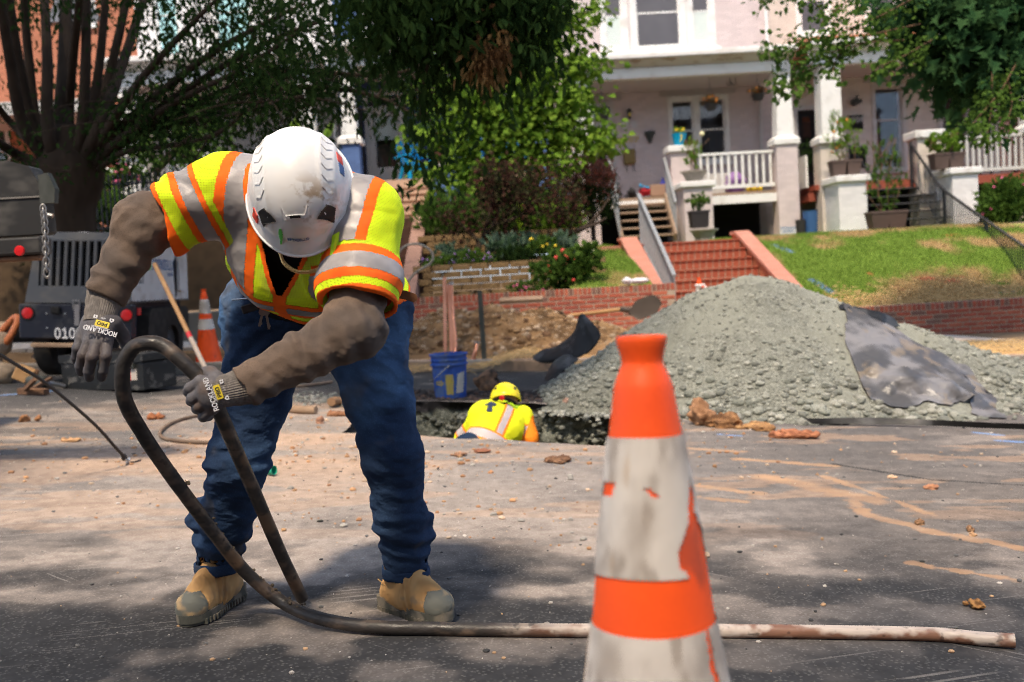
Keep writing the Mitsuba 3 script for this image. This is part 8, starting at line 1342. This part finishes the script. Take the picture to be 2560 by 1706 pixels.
obj('porch_hook', cat_([tube(spline([(6.0 + dx, 24.2, 5.5), (6.02 + dx, 24.2, 5.36), (5.95 + dx, 24.2, 5.33), (5.92 + dx, 24.2, 5.40)], 5), .014, 6) for dx in (0, .12)]), 'black_iron', label='pair of dark plant hooks under the porch ceiling of house 1207', cat='hook')
k = thing('plant_pot', 'teal pot with yellow flowers standing on the porch pier of house 1207', 'plant pot'); c = (4.58, 23.48, 3.852); obj('pot', lathe([(0, 0), (.12, 0), (.17, .27), (.18, .30), (.16, .30), (.15, .26), (0, .25)], 24, None, c), 'pot_teal', k, smooth=40); obj('motif', cat_([tube(spline([(4.56, 23.31, 3.95), (4.60, 23.305, 4.02), (4.58, 23.30, 4.08), (4.62, 23.30, 4.09)], 5), .012, 6)]), 'fl_yellow', k); plant(k, 'foliage', (4.58, 23.48, 4.20), .16, 120, 'leaf_bright', .08, 'slim', .5, .5, ('fl_yellow', 10, .03))
def urn(c, r, h): return cat_([lathe([(0, 0), (r * .75, 0), (r * .8, h * .12), (r * .62, h * .2), (r * .95, h * .85), (r * 1.1, h * .88), (r * 1.1, h), (r * .9, h), (0, h * .9)], 6, None, c)])
k = thing('plant_pot', 'stone urn with tall pale green weeds on the stair cheek of house 1207', 'plant pot'); obj('pot', urn((4.72, 22.70, 2.932), .29, .26), 'stone_urn', k); plant(k, 'foliage', (4.70, 22.7, 3.58), .27, 260, 'leaf_bright', .10, 'slim', 1.2, 1.5, None, 7); obj('blossom', (lambda m: (m.apply_translation((4.92, 22.6, 4.0)), m)[1])(trimesh.creation.icosphere(subdivisions=2, radius=.055)), 'fl_cream', k, smooth=True)
k = thing('plant_pot', 'black square pot with glossy leaves standing on a carved stone trough', 'plant pot'); c = at(1748, 571, 21.4); obj('pot', sqpot(c + [0, 0, .01], .34, .38, .36), 'pot_black', k); plant(k, 'foliage', c + [0, 0, .52], .24, 240, 'leaf_mid', .11, 'slim', .8, .8)
obj('stone_trough', urn(at(1760, 604, 21.4), .29, .26), 'stone_urn', label='carved stone trough under the black square pot', cat='trough')
for px, py, Y, w, lb, fm, r, hh, fl in ((2215, 572, 20.6, .50, 'brown double planter with tall wispy plant at the foot of the iron stairs', 'leaf_mid', .42, 2.2, None), (2112, 452, 22.65, .40, 'brown planter with yellow-flowering plant on the white stair cheek of 1209', 'leaf_bright', .42, 1.5, ('fl_orange', 8, .03)), (2366, 425, 22.6, .44, 'brown double planter with leafy vegetable plants on the far stair cheek of 1209', 'leaf_bright', .40, .7, None)):
    k = thing('planter', lb, 'planter'); c = at(px, py, Y); 
    if Y > 22: c[2] = 2.875 if px < 2200 else 2.905
    for dx in (-.16, .18): obj('pot', sqpot(c + [dx, 0, 0], w * .62, w * .80, .36, 1.0), 'pot_brown', k)
    plant(k, 'foliage', c + [0, 0, .36 + r * hh * .8], r, 480, fm, .10, 'round' if hh < 1 else 'slim', .5, hh, fl, 8)
for i, (x, lb) in enumerate(((7.42, 'blue ribbed bin standing in the gap between the two porches'),)): obj('bin', lathe([(0, 0), (.14, 0), (.15, .02)] + [(.15 + .02 * t + (.004 if j % 2 else 0), .04 + .5 * t) for j, t in enumerate(np.linspace(0, 1, 14))] + [(.19, .56), (.17, .56), (.15, .05), (0, .04)], 24, None, (x, 23.0, 1.62)), 'bin_blue', label=lb, cat='bin', smooth=30)
obj('bin', lathe([(0, 0), (.10, 0), (.12, .35), (0, .36)], 14, None, (7.16, 22.9, 1.62)), 'pot_black', label='small dark tub beside the blue ribbed bin', cat='tub')
k = thing('yard_sign', 'small white yard sign on a stake by the brick pier of 1207', 'sign'); c = at(1970, 578, 21.5); obj('board', bev(c[0] - .17, c[0] + .17, c[1] - .01, c[1] + .01, c[2] - .08, c[2] + .09, .004), 'paper', k); obj('stake', box(c[0] - .01, c[0] + .01, c[1] + .012, c[1] + .025, c[2] - .35, c[2] + .05), 'trim_grey', k); obj('lettering', cat_([box(c[0] - .11 + .03 * i, c[0] - .09 + .03 * i, c[1] - .013, c[1] - .0105, c[2] - .02, c[2] + .02) for i in range(8)]), 'blue_print', k, kind='stuff'); obj('band', box(c[0] - .17, c[0] + .17, c[1] - .013, c[1] - .0105, c[2] + .055, c[2] + .08), 'blue_print', k)
obj('saucer', lathe([(0, 0), (.14, 0), (.14, .04), (0, .05)], 18, None, at(1856, 594, 22.6)), 'orange_brick', label='round terracotta saucer on the grass under the porch of 1207', cat='saucer', smooth=40)
# clutter on the porches
cl = [((3.45, 23.8, 2.84), .14, (.02, .02, .022), 'black knobbly toy on the porch boards at the head of the wooden stairs'), ((3.78, 23.8, 2.86), .13, (.35, .02, .03), 'red toy lying among the clutter on the porch boards'), ((4.05, 23.7, 2.86), .17, (.34, .22, .16), 'brown cardboard box on the porch boards beside the stair railing'), ((4.22, 23.9, 2.98), .12, (.03, .04, .28), 'dark blue bottle standing behind the cardboard box')]
for i, (c, r, co, lb) in enumerate(cl):
    m = bev(-r, r, -r * .7, r * .7, -r * .8, r * .8, .01) if i == 2 else (lathe([(0, -r), (r * .6, -r), (r * .6, r * .5), (r * .25, r), (r * .2, r * 1.6), (0, r * 1.6)], 14) if i == 3 else cat_([rock(np.random.default_rng(i), r, 2, .8)] + [(lambda w, s: (w.apply_translation((s * r * .8, -r * .3, -r * .5)), w)[1])(trimesh.creation.torus(r * .4, r * .14), s) for s in (-1, 1)])); m.apply_translation(np.array(c) + [0, 0, .02]); obj(('toy', 'toy', 'cardboard_box', 'bottle')[i], m, 'vc', color=np.tile(co, (len(m.vertices), 1)), smooth=40 if False else False, label=lb, cat=('toy', 'toy', 'box', 'bottle')[i])
obj('toy_shovel', cat_([tube([(3.66, 23.7, 3.02), (3.86, 23.7, 2.95)], .02, 8), lathe([(0, 0), (.05, 0), (.04, .03), (0, .03)], 10, (-1, 0, .3), (3.66, 23.7, 3.02))]), 'sky_blue', label='blue toy spade sticking up from the porch clutter', cat='toy')
obj('pumpkin', cat_([(lambda s, q: (s.apply_scale((1, 1, .7)), s.apply_translation(q), s)[2])(trimesh.creation.icosphere(subdivisions=2, radius=.12), q) for q in ((6.28, 23.75, 2.80), (6.45, 23.8, 2.79))]), 'fl_yellow', label='yellow-orange pumpkin-like bundle on the deck edge beside the corner pier', cat='pumpkin', smooth=True); obj('purple_bag', (lambda m: (m.apply_scale((1, .7, 1.3)), m.apply_translation((6.0, 24.1, 2.98)), m)[2])(rock(np.random.default_rng(8), .22, 2)), 'fl_purple', label='purple bag behind the porch balusters of 1207', cat='bag', smooth=True); obj('storage_box', bev(5.1, 5.9, 24.2, 24.7, 2.73, 3.25, .02), 'trim_grey', label='pale grey storage box behind the porch balusters of 1207', cat='box')
def chair(x, Y, z, a, lb, cat='chair'):
    k = thing('porch_chair', lb, cat); R = trimesh.transformations.rotation_matrix(a, (0, 0, 1)); M = trimesh.transformations.translation_matrix((x, Y, z)) @ R
    def c(n, m): m.apply_transform(M); obj(n, m, 'sky_blue', k)
    for sx in (-1, 1):
        c('leg', bar((sx * .30, -.30, 0), (sx * .30, -.26, .60), .05, .12, (0, -1, 0))); c('leg', bar((sx * .27, .42, 0), (sx * .27, .10, .42), .05, .10, (0, -1, 0))); c('armrest', bev(sx * .33 - .08, sx * .33 + .08, -.36, .36, .60, .63, .008))
    for i in range(4): c('seat_slat', bev(-.26, .26, -.26 + .12 * i, -.16 + .12 * i, .36 - .02 * i, .385 - .02 * i, .005))
    for i in range(5): c('back_slat', bar((-.22 + .11 * i, .20, .30), (-.26 + .13 * i, .50, 1.0 + .06 * (2 - abs(i - 2))), .09, .02, (0, -1, .4)))
chair(-1.65, 24.3, 3.445, .5, 'blue slatted porch chair next to the pale storm door'); chair(-.15, 24.4, 3.445, .1, 'blue slatted porch chair just behind the blue post'); chair(.75, 24.4, 3.445, -.2, 'blue slatted porch chair beneath the bright small tree')
k = thing('plant_pot', 'dark red pot on the low blue porch pier', 'plant pot'); obj('pot', lathe([(0, 0), (.11, 0), (.17, .34), (.19, .36), (.17, .36), (0, .33)], 18, None, (-1.0, 23.48, 3.762)), mat('pot_red', (.09, .03, .025), rough=.5), k, smooth=40); plant(k, 'foliage', (-1.0, 23.48, 4.2), .22, 120, 'leaf_dark', .1, 'slim', .5, .7)
k = thing('broadleaf_plant', 'big bright banana-like leaf behind the white helmet', 'plant'); obj('leaf', leaf_mesh(np.array([at(805, 350, 22.5), at(700, 372, 22.5), at(730, 365, 22.5)]), np.array([[.35, 0, .42], [-.2, 0, .3], [.1, 0, .5]]), .62, 'slim', g), 'leaf_bright', k, kind='stuff'); obj('pot', lathe([(0, 0), (.15, 0), (.2, .3), (0, .3)], 16, None, at(800, 400, 22.5)), 'pot_brown', k)
# iron garden fence beside the street tree, flowers behind it
fe = thing('iron_fence', 'black iron garden fence behind the compressor, beside the tree trunk', 'fence'); fa, fb = at(195, 575, 14.6), at(345, 570, 14.6)
for dz in (.0, -.62): obj('rail', bar(at(150, 468, 14.6) + [0, 0, dz], at(500, 450, 14.6) + [0, 0, dz], .03, .03), 'black_iron', fe)
for i in range(30): q = at(150, 468, 14.6) + (at(500, 450, 14.6) - at(150, 468, 14.6)) * (i + .5) / 30; obj('picket', box(q[0] - .011, q[0] + .011, q[1] - .011, q[1] + .011, q[2] - .85, q[2] + .14), 'black_iron', fe)
clump('rose_bush', 300, 450, 17.5, .45, 700, 'leaf_mid', .08, 'bush with pink flowers beyond the black iron fence', 'rose bush', 'round', fl=('fl_pink', 22, .05)); clump('bush', 235, 520, 15.6, .55, 800, 'leaf_bright', .09, 'sunlit light green bush right behind the black iron fence', 'bush', 'round'); clump('bush', 300, 540, 15.8, .5, 700, 'leaf_mid', .08, 'bush with small red flowers low behind the black iron fence', 'bush', 'round', fl=('fl_red', 20, .03)); clump('bush', 90, 560, 15.5, .9, 1600, 'leaf_dark', .09, 'dark hedge-like bush behind truck and tree trunk', 'bush', 'round'); clump('bush', 520, 560, 17.0, .8, 1400, 'leaf_dark', .09, 'dark bush under the lifted arm, behind the compressor', 'bush', 'round')
obj('white_chair', cat_([bev(-.3, .3, -.3, .3, .4, .46, .01), bev(-.3, .3, .26, .32, .46, .95, .02)] + [box(sx * .28 - .03, sx * .28 + .03, sy * .28 - .03, sy * .28 + .03, 0, .4) for sx in (-1, 1) for sy in (-1, 1)]).apply_translation(at(295, 545, 18.5)), 'trim_white', label='white garden chair behind the black iron fence', cat='chair')
gs = obj('garden_stairs', cat_([bar(at(240, 560, 16.8), at(300, 480, 18.0), .05, .05), bar(at(330, 520, 17.2), at(365, 420, 19.5), .05, .05)]), 'trim_grey', label='grey slanting handrails climbing to the grey house behind the iron fence', cat='handrail')
obj('garden_wall', bev(-6.2, -2.4, 14.25, 14.5, -.1, .78, .02), mat('grey_concrete', lambda p, n, uv: mix(C3(.10, .095, .08), C3(.20, .18, .155), tfbm(p.x * 2, p.y * 3, p.z * 3, 4)), rough=.9), label='low grey concrete garden wall in shade behind the compressor', cat='wall')
clump('flower_bed_plant', 2520, 510, 21.0, .62, 1700, 'leaf_mid', .10, 'bushy green plants with pink flowers filling the wooden raised bed', 'plants', 'round', h=.85, fl=('fl_pink', 10, .045)); clump('fern', 2000, 395, 24.3, .42, 420, 'leaf_dark', .12, 'dark green fern hanging in the gap between the two porches', 'fern', h=1.0)
# street tree behind the camera whose crown shades the nearest asphalt
st2 = thing('street_tree', 'leafy street tree on the near side of the road, out of view', 'tree'); obj('trunk', tube(spline([(-2.2, -5.6, 0), (-2.1, -5.5, 1.5), (-2.2, -5.5, 3.2), (-2.0, -5.3, 5.5)], 6), np.linspace(.28, .14, 19), 14), 'bark_dark', st2, smooth=True)
Pc = np.vstack([cloud(g, np.array(c), np.array(r), n, 14, .28) for c, r, n in (((-2.6, -3.1, 6.6), (2.6, 1.8, 1.2), 3200), ((.2, -3.2, 6.8), (2.4, 1.8, 1.3), 3600), ((2.8, -3.2, 7.2), (2.2, 1.7, 1.2), 2600), ((-1.0, -6.5, 8.5), (6.5, 3.2, 2.6), 9000))]); Pc = Pc[(np.abs(Pc[:, 0] + 1.05) > .75) | (np.abs(Pc[:, 1] + 2.5 + (Pc[:, 2] - 6.7) * .6) > .8)]; obj('crown', leaf_mesh(Pc, g.normal(0, .7, Pc.shape) - [0, 0, .4], .16, 'slim', g), 'leaf_mid', st2, kind='stuff')  # gap cut in the unseen crown so sun reaches the near cone
for c in ((-2.8, -3.2, 6.4), (.4, -3.2, 6.6), (2.6, -3.2, 6.9)): p = spline([(-2.1, -5.4, 4.4), ((c[0] - 2) / 2, -4.6, 5.6), c], 6); obj('branch', tube(p, np.linspace(.11, .03, len(p)), 8), 'bark_dark', st2, smooth=True)
